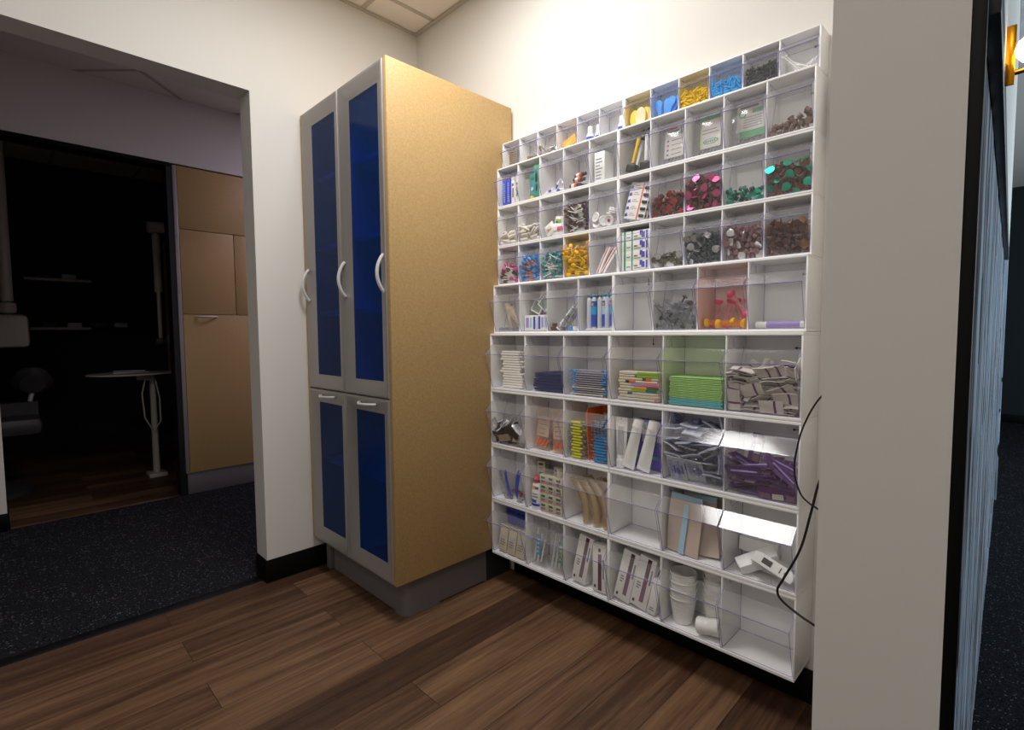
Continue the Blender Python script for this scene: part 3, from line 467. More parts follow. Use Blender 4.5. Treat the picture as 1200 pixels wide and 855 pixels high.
 (3, 8): [(0, 556, 87, 252, 37, -383, 24, 923), (0, 796, 78, 278, 163, -369, -892, -202), (1, 124, 151, 122, 816, 567, 17, 110), (0, 1033, 179, 107, 141, -129, 20, 981), (1, 874, 135, 103, 103, 716, -331, 606), (0, 481, 152, 104, 790, 598, -133, -17), (1, 150, 207, 335, 254, 154, 878, -375), (0, 133, 58, 315, 72, 101, 780, -614), (0, 758, 201, 162, 159, 120, -14, -980), (1, 637, 125, 108, 460, 565, 618, 295), (0, 470, 60, 376, 418, -294, 171, -842), (0, 1025, 78, 280, 130, 71, -6, -989), (0, 117, 271, 491, 584, 755, 293, -58), (1, 313, 55, 365, 589, 104, 235, -767), (0, 930, 189, 248, 242, 263, 690, 630), (0, 614, 223, 270, 617, 89, 94, 776), (0, 864, 35, 403, 326, 408, 672, -525), (0, 256, 180, 103, 24, 588, 177, -789), (0, 521, 11, 533, 444, -690, -532, 210), (0, 292, 100, 234, 681, -429, 593, -25), (1, 170, 326, 627, 293, 240, -576, 725), (1, 380, 210, 198, -174, 637, 740, -131), (1, 1015, 37, 415, 37, 67, -794, 603), (0, 228, 149, 461, 700, 153, -514, 472), (0, 445, 193, 319, 732, 465, -352, 353), (0, 868, 246, 383, 823, 371, 215, 373), (0, 377, 121, 487, 0, 144, 170, 975), (0, 542, 261, 428, 24, 376, 902, -210), (0, 292, 258, 353, 350, -444, 643, 517), (0, 116, 136, 632, 733, 647, 206, -41), (1, 132, 12, 490, 377, 504, -611, 479), (1, 649, 59, 389, 559, 534, 175, -610), (0, 742, 181, 378, 712, -180, 667, 131), (0, 680, 277, 471, 595, 480, -604, -223), (0, 1043, 191, 422, 383, 585, 395, 595), (0, 1015, 303, 533, 582, -727, -284, -228), (0, 620, 119, 540, 5, 133, -193, -972), (0, 751, 43, 494, 943, 38, 256, -208), (0, 933, 134, 533, 362, 572, -193, -710), (1, 1029, 208, 658, 354, 703, 401, -468), (0, 532, 301, 573, 859, 183, -347, -328), (1, 814, 273, 570, 159, 297, 941, 14), (0, 129, -14, 629, 793, -10, 21, -608), (0, 411, 142, 620, 170, -204, -719, -642), (1, 390, 281, 466, 574, 431, -432, 545), (0, 1026, -1, 597, 650, -208, -67, 728), (0, 624, 181, 689, 122, -326, 922, -170), (0, 808, -1, 621, 351, -102, 308, 879), (1, 323, -1, 605, 72, 909, -119, 392), (1, 645, -22, 620, 513, 670, -419, 336), (0, 447, 287, 665, 190, 731, 573, 319), (0, 319, 308, 593, 66, 587, -766, 254), (0, 507, 13, 676, 753, -6, -129, -645), (0, 840, 93, 748, 192, -321, -733, -568), (0, 263, 184, 675, 590, 129, 202, -771), (0, 427, 27, 815, 733, 450, 281, -426), (1, 416, -74, 895, 673, 413, -328, 519), (0, 871, 366, 833, 861, 163, 447, 179), (1, 995, 12, 756, 465, 233, -409, 749), (0, 275, -69, 799, 237, 310, -722, 571), (0, 318, 352, 730, 424, -534, 570, 458), (0, 689, 333, 762, 687, 373, 620, 71), (0, 674, -51, 774, 809, -226, 333, -428), (1, 127, -47, 768, 427, 659, 429, 445), (1, 461, 405, 988, 25, 792, 310, -526), (0, 1024, 169, 816, 94, -944, 91, 302), (0, 376, 353, 871, 355, -279, -329, 829), (0, 569, -82, 893, 35, 671, 630, 390), (0, 1032, 359, 840, 608, 176, -397, 665), (0, 403, 201, 796, 721, 635, 179, 209), (1, 654, 255, 909, 574, 471, -583, 330), (0, 217, 82, 782, 717, -294, -178, -606), (1, 789, -15, 860, 141, 623, -203, 742), (0, 612, 111, 828, 956, 213, -199, 35), (0, 222, 201, 891, 613, -594, 378, -359), (0, 882, 150, 896, 277, -46, 74, -957), (1, 121, 260, 996, -118, 881, 427, -165), (0, 474, 93, 948, 953, -209, 170, -136)],
 (3, 9): [(0, 164, 172, 145, 84, 307, 925, -207), (0, 939, 172, 147, 224, 964, 96, 106), (0, 634, 166, 109, 305, -471, 285, -777), (0, 977, 90, 277, 347, 737, -573, 95), (0, 331, 123, 162, 831, 341, -416, -142), (0, 474, 179, 109, 118, -426, -314, 840), (0, 631, 93, 317, 243, 830, -232, -444), (0, 163, 213, 286, 342, 291, -620, 643), (0, 794, 202, 230, 687, 624, -263, 264), (0, 528, 223, 274, 350, 112, -892, 263), (0, 125, 87, 385, -214, 681, -259, 650), (0, 794, 77, 344, 43, -546, -97, -831), (0, 314, 75, 316, 28, 935, -329, 129), (0, 501, 89, 395, 190, 741, 360, 534), (0, 1027, 240, 346, 178, 212, 953, 126)],
 (3, 10): [(0, 755, 91, 228, 226, -951, 124, 173), (0, 338, 110, 134, 234, 297, 751, -541), (1, 356, 230, 240, 515, 405, -457, 602), (0, 252, 78, 278, 171, -124, 951, 227), (0, 132, 41, 420, 991, 2, 3, 131), (1, 762, 162, 103, 235, 302, 729, -568), (0, 628, 139, 137, 518, -39, 831, 200), (0, 1029, 162, 110, 108, 110, -987, 39), (0, 477, 152, 99, 6, -131, -990, -47), (0, 898, 103, 147, 382, 511, -606, 475), (0, 514, 220, 243, 990, -3, -55, 127), (0, 914, 57, 451, 286, 414, -844, -185), (0, 857, 75, 337, 777, 219, 259, 530), (0, 723, 44, 405, 476, -532, 695, -81), (1, 115, 132, 290, 88, 387, 775, -492), (0, 329, 223, 375, 66, 769, 628, 100), (1, 530, 81, 229, 226, 276, 741, -568), (0, 125, 153, 103, 699, 586, -184, 365), (1, 1031, 87, 262, 637, 718, 272, -65), (0, 497, 32, 456, 445, -380, -809, -48), (0, 480, 260, 418, 549, 632, 442, 322), (0, 1033, 142, 433, 216, -761, -612, -12), (0, 665, 226, 278, 288, -486, -427, 706), (0, 248, 285, 510, 868, 101, 484, 45), (0, 589, 108, 372, 512, -237, -552, 614), (0, 768, 222, 397, 362, 561, 418, 616), (0, 879, 222, 250, 817, -75, 512, -256), (0, 989, 209, 309, 83, 823, -227, -514), (0, 192, 242, 355, 22, -687, 170, -706), (0, 424, 87, 351, 343, 785, 250, -451), (1, 281, 96, 439, 539, 453, -420, 572), (1, 629, 10, 535, 548, 756, 240, -265), (0, 634, 264, 438, 69, -674, 220, -702), (0, 105, 210, 480, 335, -621, -350, 617), (0, 381, 227, 569, 391, 355, -824, -205), (0, 592, 278, 569, 109, 141, 982, -66), (0, 901, 263, 442, 158, -96, 912, -367), (0, 129, 314, 604, 380, -476, -593, -527), (0, 457, 323, 657, 324, 748, -579, -25), (0, 778, 302, 573, 428, 239, 553, -674), (0, 1031, 285, 511, 913, -38, -157, 374), (0, 296, 4, 557, 153, -370, 893, 207), (0, 504, 149, 549, 723, -426, -490, 235), (0, 683, 135, 564, 725, 47, -60, -685), (1, 1025, 4, 558, 101, 596, -128, 787), (0, 795, 13, 557, 589, 761, -210, 170), (0, 1014, -43, 699, 269, 353, 703, -555), (0, 617, 350, 826, 109, 917, -375, 85), (0, 834, 152, 574, 636, -128, 96, -755), (0, 161, 101, 565, 240, -82, -276, -927), (0, 965, 314, 640, 475, 650, -198, -559), (0, 550, 113, 684, 189, -153, 397, 885), (0, 453, -5, 596, 791, -254, 360, -425), (0, 783, 335, 729, 211, 726, -603, 252), (0, 220, 182, 685, 411, -553, 321, 650), (0, 684, -25, 674, 393, -351, -123, 841), (0, 860, 172, 708, 182, 648, 342, 656), (0, 1033, 148, 629, 109, 141, 139, -974), (0, 121, 283, 758, 453, 94, 253, 850), (0, 518, 206, 778, 492, -523, 668, 195), (0, 361, 182, 715, 714, 222, -660, -70), (0, 882, 371, 846, 216, 383, -49, -897), (0, 1016, 364, 778, 380, -469, -626, -495), (0, 707, 133, 706, 694, 527, -307, 382), (0, 344, -28, 708, 483, -243, -395, -743), (1, 137, -3, 693, 89, 29, -581, 808), (0, 1025, 102, 751, 405, -49, -181, 895), (1, 576, 6, 773, 246, 167, -425, 855), (0, 424, 91, 823, 365, -55, 90, 925), (0, 192, 74, 795, 423, -320, -131, -838), (0, 333, 326, 763, 260, -283, 642, 664), (1, 974, 248, 872, 554, 82, -319, 765), (1, 753, 224, 819, 735, 168, -243, 611), (1, 847, -24, 705, -33, 190, 978, -83)],
 (4, 1): [(0, 537, 164, 92, 725, 143, -669, -75), (1, 725, 106, 79, 684, -330, 574, -306), (0, 742, 227, 168, 560, 445, 383, 585), (1, 425, 75, 194, 526, -528, 442, -498), (0, 773, 177, 302, 390, -368, 502, -678), (0, 517, 160, 294, 647, -154, -747, 7), (1, 688, 270, 348, 742, 257, 552, 282), (0, 597, 200, 380, 786, 70, 577, -211), (0, 389, 52, 289, 447, 486, -493, -566), (0, 389, 283, 392, 516, 544, -446, -488), (0, 498, 61, 371, 559, -398, -449, 572), (1, 518, 136, 526, 788, 354, -495, -94), (0, 722, 27, 378, 723, 244, -230, -604), (1, 763, -34, 612, 449, -648, 465, -404), (1, 385, 219, 469, 770, -1, -613, 178), (1, 637, 308, 502, 765, -96, 610, -181), (1, 541, 258, 551, 780, -22, 556, -286), (1, 389, 330, 583, 726, -44, -675, 125), (1, 562, 151, 630, 765, 98, 542, -335), (1, 309, 224, 654, 181, -359, 63, 913)],
 (4, 2): [(0, 759, 107, 79, 503, 445, 490, 555), (0, 93, 277, 370, 107, 790, -581, 162), (0, 545, 95, 133, 804, -120, 562, -150), (0, 554, 206, 83, 748, 159, -634, -116), (0, 389, 59, 257, 660, 252, -615, -349), (0, 758, 245, 242, 540, 495, 415, 540), (0, 543, 116, 285, 706, -268, -656, 6), (0, 653, 211, 308, 824, 121, 529, 164), (0, 470, 276, 374, 808, 35, -588, 3), (0, 604, 68, 379, 709, 300, 561, 305), (0, 425, 158, 401, 752, 285, -593, -28), (0, 763, 307, 491, 802, 132, 564, 148), (0, 363, -35, 613, 460, -631, 505, -368), (0, 382, 53, 524, 511, -369, -453, 631), (0, 778, 333, 605, 286, -447, 152, -834), (0, 382, 153, 516, 542, -442, -340, 629), (0, 462, 113, 579, 861, 161, -449, -180), (0, 668, 248, 573, 453, 450, 77, 766), (0, 540, 67, 660, 696, 462, -233, -498), (0, 779, 205, 512, 174, 529, -48, 829), (0, 249, 215, 708, 311, 404, 802, 311), (0, 388, 353, 679, 726, -207, -572, 321), (0, 433, 375, 766, 574, -250, 712, -317), (0, 647, 28, 716, 531, 88, 843, 8), (0, 444, 248, 707, 382, -243, -352, 819), (0, 542, -50, 782, 680, -267, -247, 636), (0, 782, 81, 789, 795, 322, 387, 338), (0, 404, 399, 865, 590, -372, -489, 523), (0, 583, 409, 904, 387, -515, 577, -502), (0, 876, -63, 723, 67, -481, -43, 873), (0, 617, 204, 703, 930, -67, 40, -360), (0, 511, 168, 676, 975, 119, -73, -172)],
 (4, 3): [(0, 845, 102, 96, 623, 277, -634, -366), (0, 356, 75, 199, 790, -142, 577, -150), (0, 606, 213, 208, 607, 357, 646, 294), (0, 389, 217, 131, 669, -41, -730, 136), (0, 388, 159, 283, 642, -23, -748, 168), (0, 389, 259, 297, 555, -405, -479, 547), (0, 687, 26, 386, 567, 202, 748, 279), (0, 759, 265, 322, 703, -42, 698, -130), (0, 700, 287, 414, 714, 172, -672, -98), (0, 569, 154, 395, 505, -511, 386, -579), (0, 386, 68, 401, 573, 442, -544, -424), (0, 760, 307, 512, 648, 372, 562, 354), (0, 390, 27, 505, 741, -159, -608, 235), (0, 427, 125, 479, 669, 158, -653, -319), (0, 759, 4, 472, 717, -13, 693, 76), (0, 682, 164, 556, 778, 170, 590, 134), (0, 389, 326, 576, 714, -152, -637, 250), (0, 381, 195, 589, 489, -322, -463, 665), (0, 760, 319, 646, 676, -188, 614, -360), (0, 525, 53, 585, 680, 375, 560, 289), (0, 385, 254, 759, 694, 199, -664, -196), (0, 518, 184, 693, 776, 530, 332, 86), (0, 572, 194, 795, 314, 668, 324, 592), (0, 789, -86, 806, 496, -238, 835, 15), (0, 765, 367, 737, 47, -554, 57, -830), (0, 759, 76, 829, 40, -665, 178, -724), (0, 476, 350, 749, 692, -251, 493, -465), (0, 492, -38, 743, 559, 245, 204, 766), (0, 389, 398, 859, 150, 671, -65, -723), (0, 480, 290, 848, 725, 455, 261, 447), (0, 252, -69, 767, 862, 138, 399, 280), (0, 507, 416, 932, 718, -249, -521, 389), (0, 759, 341, 986, 637, 208, 644, 369), (0, 359, 237, 908, 125, -555, -539, 621)],
 (4, 4): [(0, 797, 179, 95, 768, 185, -609, -71), (0, 389, 180, 79, 695, 351, -561, -280), (0, 759, 237, 213, 389, 589, 279, 651), (0, 385, 226, 168, 715, -252, -519, 394), (0, 574, 101, 277, 746, -154, -635, 130), (0, 760, 81, 173, 630, -201, 749, -49), (0, 692, 184, 276, 483, -346, 477, -648), (0, 669, 39, 332, 822, -115, -536, 156), (0, 384, 265, 327, 313, -515, -243, 760), (0, 758, 277, 368, 753, 156, 627, 119), (0, 634, 196, 457, 726, 66, -679, -84), (0, 676, 136, 369, 864, 207, 459, -29), (0, 578, -17, 581, 652, 264, -631, -328), (0, 557, 314, 518, 809, 128, -552, -153), (0, 387, 126, 585, 389, -603, -197, 668), (0, 838, -51, 673, 691, 285, -289, -598), (0, 442, 184, 646, 559, -221, 768, -222), (0, 556, 299, 630, 472, -344, -308, 751), (0, 782, 268, 601, 517, 686, 403, 316), (0, 760, 58, 643, 702, 209, 641, 230), (0, 764, 58, 745, 193, 566, 76, 798), (0, 764, 215, 697, 529, -478, 517, -475), (0, 593, 369, 738, 673, 351, 558, 337), (0, 311, 87, 706, 762, 38, 608, 220), (0, 389, -62, 716, 529, 423, -502, -538), (0, 535, 340, 825, 695, -170, 551, -430), (0, 201, 187, 863, 664, 614, 161, -395), (0, 776, 129, 825, 434, -654, 81, -614), (0, 282, 69, 800, 808, -154, 501, -270), (0, 322, 269, 931, 715, 105, -541, 430), (0, 761, 412, 918, 737, 275, 519, 336), (0, 389, 415, 926, 619, 403, -608, -291), (0, 663, 115, 906, 536, 3, 669, -515), (0, 358, 284, 1023, 723, -31, -562, -400), (0, 421, 377, 1025, 257, -510, 449, -688), (0, 369, 1, 976, 600, -361, 16, 714), (0, 451, 71, 1036, 826, -508, -163, -182), (0, 832, 310, 1068, 10, -380, 327, -865), (0, 782, 138, 955, 768, 303, 564, -27), (0, 91, 250, 940, 980, -8, 67, 186)],
 (4, 7): [(0, 829, 172, 96, 283, 0, 0, 959), (1, 988, 152, 99, 43, -923, -382, -18), (0, 764, 81, 230, 522, 659, 427, -332), (1, 663, 126, 104, 609, 764, 204, -62), (1, 288, 39, 387, 197, 273, -748, 572), (0, 399, 90, 232, 154, 560, -228, -781), (0, 134, 65, 290, 449, 576, 547, -409), (0, 1014, 80, 233, 255, 325, -715, 564), (0, 535, 92, 187, 441, 589, 535, -416), (0, 358, 134, 96, 426, 0, 0, -905), (0, 854, 56, 383, 889, -119, -439, -47), (0, 530, 211, 244, 599, 792, 79, -88), (1, 151, 179, 120, 574, 591, -129, 552), (0, 1031, 218, 264, 706, -107, -73, 696), (0, 467, 256, 393, 283, 190, -41, -939), (1, 1024, 52, 379, 402, 416, 667, -469), (0, 331, 241, 330, 887, -22, -432, 164), (0, 205, 190, 381, 351, -803, -350, 331), (0, 278, 114, 260, 574, 364, 706, 198), (0, 115, 222, 278, 446, -419, 664, 430), (0, 669, 191, 312, 284, -689, -386, -544), (0, 484, 62, 360, 922, -121, 368, 4), (0, 859, 214, 240, 863, 230, 428, 138), (1, 671, 58, 406, 138, 408, -901, 53)],
 (4, 8): [(0, 859, 53, 381, 58, -541, 796, 264), (0, 774, 187, 105, 776, 235, -564, -156), (0, 1024, 118, 257, 546, -101, -782, 284), (0, 403, 178, 111, 674, 558, 320, 363), (0, 509, 107, 168, 410, -113, 887, 180), (0, 115, 137, 201, 157, -62, 438, -883), (0, 310, 90, 234, 599, 309, -394, -625), (0, 633, 161, 120, 188, -43, -980, 42), (1, 225, 149, 103, 602, 705, -354, -124), (0, 899, 112, 167, 509, -613, 302, -523), (0, 213, 231, 283, 803, 54, 65, 590), (0, 753, 109, 268, 79, 462, 876, 115), (1, 385, 52, 375, 123, 209, -221, 945), (0, 619, 78, 277, 91, 657, 268, 698), (1, 1010, 41, 404, 581, 774, -214, 132), (1, 493, 6, 566, 794, 358, 348, 346), (0, 1033, 174, 112, 435, -512, 422, -609), (0, 641, 30, 462, 791, 13, -8, -612), (0, 405, 189, 274, 648, -519, 4, -558), (1, 144, 63, 334, 467, 237, 849, 67), (0, 534, 119, 415, 620, 31, -628, 470), (0, 469, 255, 391, 876, 87, -139, -453), (0, 830, 234, 304, 658, 227, 718, 4), (0, 741, 135, 435, 21, 259, 67, 963), (0, 1028, 170, 447, 311, -675, 179, -645), (0, 282, 239, 410, 729, 10, 683, 54), (0, 379, 76, 522, 93, -181, 971, -126), (0, 612, 241, 322, 967, -22, 186, -174), (0, 980, 235, 337, 857, 98, 239, -446), (0, 239, 112, 440, 496, -654, -382, -424), (0, 411, 254, 515, 318, -693, -262, 592), (0, 789, 155, 558, 127, -793, -523, 286), (0, 115, 259, 435, 800, 27, 134, 585), (0, 858, 276, 465, 956, 39, 286, 53), (0, 645, 264, 463, 745, 452, 488, -57), (1, 249, -4, 552, 84, 111, 791, -595), (0, 990, 263, 547, 943, -274, -170, 81), (0, 554, 298, 590, 582, 168, -32, -795), (0, 913, 319, 636, 93, -363, 878, -296), (0, 639, 100, 721, 55, 176, 967, -175), (0, 379, 70, 679, 515, -600, -235, -565), (0, 1031, 304, 727, 731, 609, 75, -297), (0, 761, 311, 612, 644, 280, -184, -688), (0, 898, 15, 517, 764, 183, -429, -447), (0, 112, 92, 533, 87, -727, 67, -677), (0, 115, 272, 649, 526, 313, 564, -555), (0, 651, 3, 604, 507, -44, -161, -846), (0, 249, 131, 593, 53, -164, -595, -785), (0, 256, -30, 697, 752, -298, -541, 230), (0, 1033, 4, 589, 173, 42, -501, -847), (0, 825, 24, 630, 434, 425, 776, 172), (0, 998, 141, 632, 527, -787, -238, -214), (0, 456, 339, 717, 423, 200, -81, -880), (0, 858, 324, 771, 758, -287, -15, 586), (0, 107, -4, 652, 718, -39, -695, 13), (0, 496, -52, 745, 533, -411, 451, 586), (0, 821, 390, 884, 522, -653, -428, -345), (0, 1016, -43, 739, 95, -371, -895, -231), (0, 1000, 381, 848, 606, -793, 49, 35), (0, 105, 338, 785, 9, -699, -5, 715), (0, 504, 162, 713, 530, -420, -261, -689), (0, 647, -52, 779, 524, -544, -317, 574), (0, 125, 140, 687, 956, -7, 72, -283), (0, 766, 153, 716, 543, -88, -748, 373), (0, 277, 326, 895, 149, 188, 554, -797), (0, 461, 221, 879, 545, -330, -680, -363), (1, 354, -53, 810, 465, 678, 551, -141), (0, 656, 161, 865, 44, -207, -444, 870), (0, 914, 165, 740, 188, -510, 818, -189), (0, 807, 154, 858, 743, 632, 200, -96), (0, 125, 104, 816, 637, -35, 57, -768), (0, 284, 100, 799, 547, 212, 84, 806), (0, 980, 218, 867, 650, 297, 69, -696), (1, 776, -65, 866, 343, 733, 566, -155), (0, 1043, 90, 811, 212, 666, 221, 680), (1, 130, -52, 790, 476, 840, 206, -161), (0, 123, 385, 932, 414, -378, 507, -655), (0, 873, 14, 777, 401, 399, 99, -819), (0, 669, 371, 887, 282, -122, -107, 946)],
 (4, 9): [(0, 658, 90, 234, 618, 293, 385, 619), (1, 556, 111, 130, 496, 622, 460, -395), (0, 234, 152, 99, 6, -131, 990, 45), (0, 416, 155, 101, 0, -383, 924, 1), (1, 1029, 162, 106, 558, 740, -224, 301), (0, 397, 89, 237, 184, 510, 207, 815), (0, 700, 152, 99, 16, -382, -923, -40), (0, 965, 85, 213, 385, 518, -605, 467), (0, 132, 5, 516, 237, 300, -725, 572), (0, 850, 163, 96, 787, 0, 0, -617), (0, 115, 226, 267, 600, -94, 81, -790), (0, 1001, 199, 303, 96, 96, 402, 906), (0, 709, 78, 391, 180, 419, -885, -95), (1, 818, 88, 242, -36, 794, -606, 42), (0, 839, 225, 232, 782, 611, 75, -96), (0, 296, 215, 231, 466, -96, 57, -878), (0, 419, 241, 340, 838, 10, -514, 185), (1, 1031, 79, 382, 358, 593, -692, 205), (1, 215, 97, 249, -522, 19, 735, -433), (0, 526, 109, 304, 611, -24, 775, -160), (0, 127, 269, 435, 188, -151, 785, 571), (0, 183, 105, 389, 567, -147, -131, 800), (1, 495, 44, 450, 485, 786, 56, -379), (0, 868, 243, 395, 741, 228, -558, -296), (0, 724, 236, 367, 506, -362, 710, -330), (0, 337, 43, 418, 444, 89, -46, -890), (0, 861, 71, 388, 629, -318, -478, 524), (0, 309, 203, 421, 354, -468, 320, 744), (0, 576, 241, 361, 353, 59, 127, -925), (0, 1031, 259, 440, 904, 314, -41, -286), (0, 136, 312, 610, 213, 589, 767, -142), (0, 1033, 33, 523, 156, -364, -916, -57), (0, 755, 23, 532, 587, -336, -61, -734), (0, 569, 156, 476, 325, 650, 32, 686), (0, 764, 276, 504, 810, 20, -586, 23), (0, 999, 198, 567, 178, 295, 726, -595), (0, 143, 148, 523, 401, -106, -8, 910), (1, 287, 17, 548, 567, 711, -414, 44), (0, 451, 258, 509, 333, -520, -747, 245), (0, 628, 293, 542, 673, -250, -416, 559), (0, 1033, 248, 710, 567, 231, -475, 633), (0, 144, -18, 656, 752, 20, 37, 658), (0, 897, 300, 589, 615, 525, 579, 104), (0, 535, 262, 623, 114, -880, 92, -452), (0, 485, 77, 622, 541, -120, 449, 701), (0, 617, 2, 568, 275, -772, 101, -565), (0, 105, 156, 653, 68, -695, -66, 712), (0, 369, 131, 566, 783, 167, 599, -1), (0, 933, 7, 622, 403, -62, 912, 50), (0, 747, 326, 673, 42, 35, 752, 657), (0, 259, 318, 718, 909, 103, -205, -348), (0, 396, -30, 686, 904, -117, 295, -286), (0, 815, 157, 596, 411, 821, -390, -77), (1, 1001, 76, 730, 133, 681, 649, -311), (0, 401, 240, 687, 107, -206, 272, -934), (0, 291, 113, 697, 667, -135, -622, -389), (0, 146, 173, 795, 650, -563, 501, 96), (0, 861, 185, 762, 252, 212, -941, -82), (0, 525, 149, 736, 296, -316, -292, -853), (1, 274, -31, 774, 724, 615, 192, -248), (0, 934, 245, 883, 784, -321, -484, -220), (0, 124, 352, 819, 135, 367, 85, 917), (0, 1033, 150, 827, 22, 396, 846, -357), (0, 130, 8, 786, 35, 39, 21, 998), (0, 668, 96, 706, 469, 452, 328, -684), (1, 610, -36, 711, -546, 163, -791, 222), (0, 714, 298, 813, 621, -448, 264, -586), (0, 400, 107, 801, 838, -316, -264, -358), (0, 547, 231, 836, 296, 845, 292, -336), (0, 827, 359, 844, 91, -764, -393, 504), (0, 727, -69, 836, 250, -960, -126, -13), (0, 834, 0, 719, 463, -34, -881, 93), (0, 154, 72, 916, 672, -111, -561, 471), (0, 613, 385, 903, 199, 929, -123, 286), (0, 701, 131, 855, 643, -488, -527, -268), (0, 482, -39, 795, 954, 112, -274, -55), (0, 255, 379, 881, 412, 213, -83, -882), (0, 1043, 347, 825, 514, 484, 505, 497), (0, 311, 190, 898, 928, 134, -277, -209), (0, 942, -60, 825, 797, -179, -114, 566), (0, 121, 221, 950, 440, -220, -8, -870), (0, 454, 300, 948, 434, -719, -543, -3)],
 (4, 10): [(0, 829, 161, 105, 11, 541, 284, -791), (0, 619, 184, 103, 542, 523, 322, 573), (0, 263, 152, 103, 767, 614, -16, 184), (0, 231, 46, 361, 453, 572, -538, 421), (0, 123, 85, 253, 240, -755, 601, 101), (0, 853, 69, 320, 488, -613, 593, -183), (0, 431, 219, 243, 115, 65, 2, -991), (0, 1027, 143, 105, 93, -621, 89, -773), (0, 435, 106, 136, 414, 547, 583, -437), (1, 336, 86, 262, -182, 298, -331, 876), (0, 855, 228, 232, 314, -406, -683, -520), (1, 121, 163, 107, -576, 255, -727, 274), (0, 554, 121, 237, 248, -499, 803, -212), (0, 256, 216, 222, 209, 895, -371, 130), (1, 728, 95, 219, 66, 933, 91, 342), (1, 1009, 77, 244, 377, 508, -613, 474), (0, 380, 48, 449, 690, -240, -654, 197), (0, 382, 180, 371, 659, -601, -242, 382), (0, 636, 243, 293, 240, -294, -733, -564), (0, 997, 216, 269, 504, 816, -163, 231), (0, 1022, 51, 387, 800, -18, -52, 597), (0, 591, 46, 363, 584, 773, -200, 146), (0, 1032, 205, 400, 107, -755, -643, 75), (0, 781, 241, 360, 721, 575, -299, 246), (0, 282, 270, 440, 421, 671, -276, -544), (0, 136, 209, 336, 127, -77, 312, 939), (1, 862, 29, 467, 562, 278, 652, 427), (1, 511, 135, 448, 162, 863, -323, 354), (0, 116, 264, 462, 459, 38, 342, -819), (0, 614, 253, 442, 755, -60, 639, -133), (0, 470, 281, 445, 613, -788, 31, 38), (0, 899, 253, 461, 27, 797, -335, 502), (0, 162, 191, 577, 228, 152, 788, -551), (0, 648, 18, 506, 935, -47, -348, 46), (0, 762, 294, 498, 307, -377, 685, 543), (0, 413, -2, 583, 447, -453, -192, 747), (0, 380, 182, 542, 134, -95, 302, 939), (0, 727, 119, 414, 666, 381, 638, 61), (0, 242, 46, 513, 59, 673, 102, -730), (0, 547, 296, 574, 734, -120, 338, -577), (0, 1022, 19, 515, 919, 43, -33, -391), (0, 1032, 300, 561, 250, 586, -763, 112), (0, 125, 319, 644, 849, -114, 320, -404), (1, 117, 25, 503, 628, -418, 593, -282), (0, 120, 8, 662, 489, -44, 279, -825), (0, 837, 318, 645, 357, -458, -377, 722), (0, 351, 313, 641, 44, 288, -904, 314), (0, 699, 290, 644, 370, 341, -586, 636), (0, 536, 86, 605, 436, 137, -195, -868), (0, 227, 293, 734, 729, 207, -236, -608), (0, 867, 162, 629, 18, -745, 666, -12), (0, 284, -17, 641, 901, -42, -431, -20), (0, 692, 151, 606, 127, 43, 71, -988), (0, 789, -10, 636, 411, -833, 268, -253), (0, 115, 348, 823, 483, 387, -320, 717), (0, 284, 145, 715, 34, -438, 162, -884), (0, 744, 115, 750, 216, 411, -73, 883), (0, 561, 227, 739, 143, 254, -144, 946), (1, 344, -55, 781, 871, 170, 447, -112), (0, 996, 332, 726, 567, -675, -368, -294), (0, 1043, 161, 630, 373, 596, 366, 610), (0, 125, 137, 759, 289, 381, 653, 587), (0, 846, 341, 795, 286, 309, -906, 37), (0, 358, 306, 800, 559, 388, -399, 614), (0, 748, 247, 870, 600, 775, -35, 197), (1, 1009, -18, 651, 497, 804, 255, -204), (0, 460, 111, 728, 907, 352, -67, -221), (0, 1023, 232, 842, 758, -76, -551, 341), (1, 625, -20, 666, 653, 525, 327, 437), (0, 166, -49, 764, 81, -760, 577, 290), (0, 1006, 85, 752, 826, 187, 453, 278), (0, 273, 383, 899, 746, 89, -655, 83), (0, 504, 354, 780, 799, 29, 35, 599), (0, 312, 194, 887, 630, 398, -372, -554), (0, 666, 350, 773, 674, 361, 319, 560), (0, 136, 403, 976, 243, 537, -69, -805), (0, 518, -52, 797, 294, -850, -366, -238), (1, 124, 219, 888, 10, 687, -633, 357), (0, 539, 318, 902, 17, -929, -365, 54), (0, 887, -36, 753, 979, 56, 167, -100), (1, 595, 152, 859, 431, 561, 457, 538), (0, 354, 48, 909, 756, -88, 644, -77), (1, 907, 119, 863, -363, 286, -470, 752)],
 (5, 1): [(0, 769, 244, 102, 649, -189, -572, 465), (0, 461, 291, 102, 2, 1, 602, 798), (0, 166, 411, 93, 10, -798, -603, -7), (0, 1113, 173, 102, 578, -109, -592, 550), (0, 504, 133, 102, 331, -444, 407, 727), (0, 952, 452, 102, 760, 572, 189, -243), (0, 367, 450, 102, 492, 336, -500, 628), (0, 131, 242, 102, 798, -602, 15, -20), (0, 779, 404, 93, 11, 5, -1000, -4), (0, 1199, 291, 93, 10, -735, -678, -6), (0, 1288, 164, 102, 390, 71, 598, -697), (0, 926, 211, 102, 73, -587, 133, -795), (0, 308, 195, 102, 752, -340, -497, 268)],
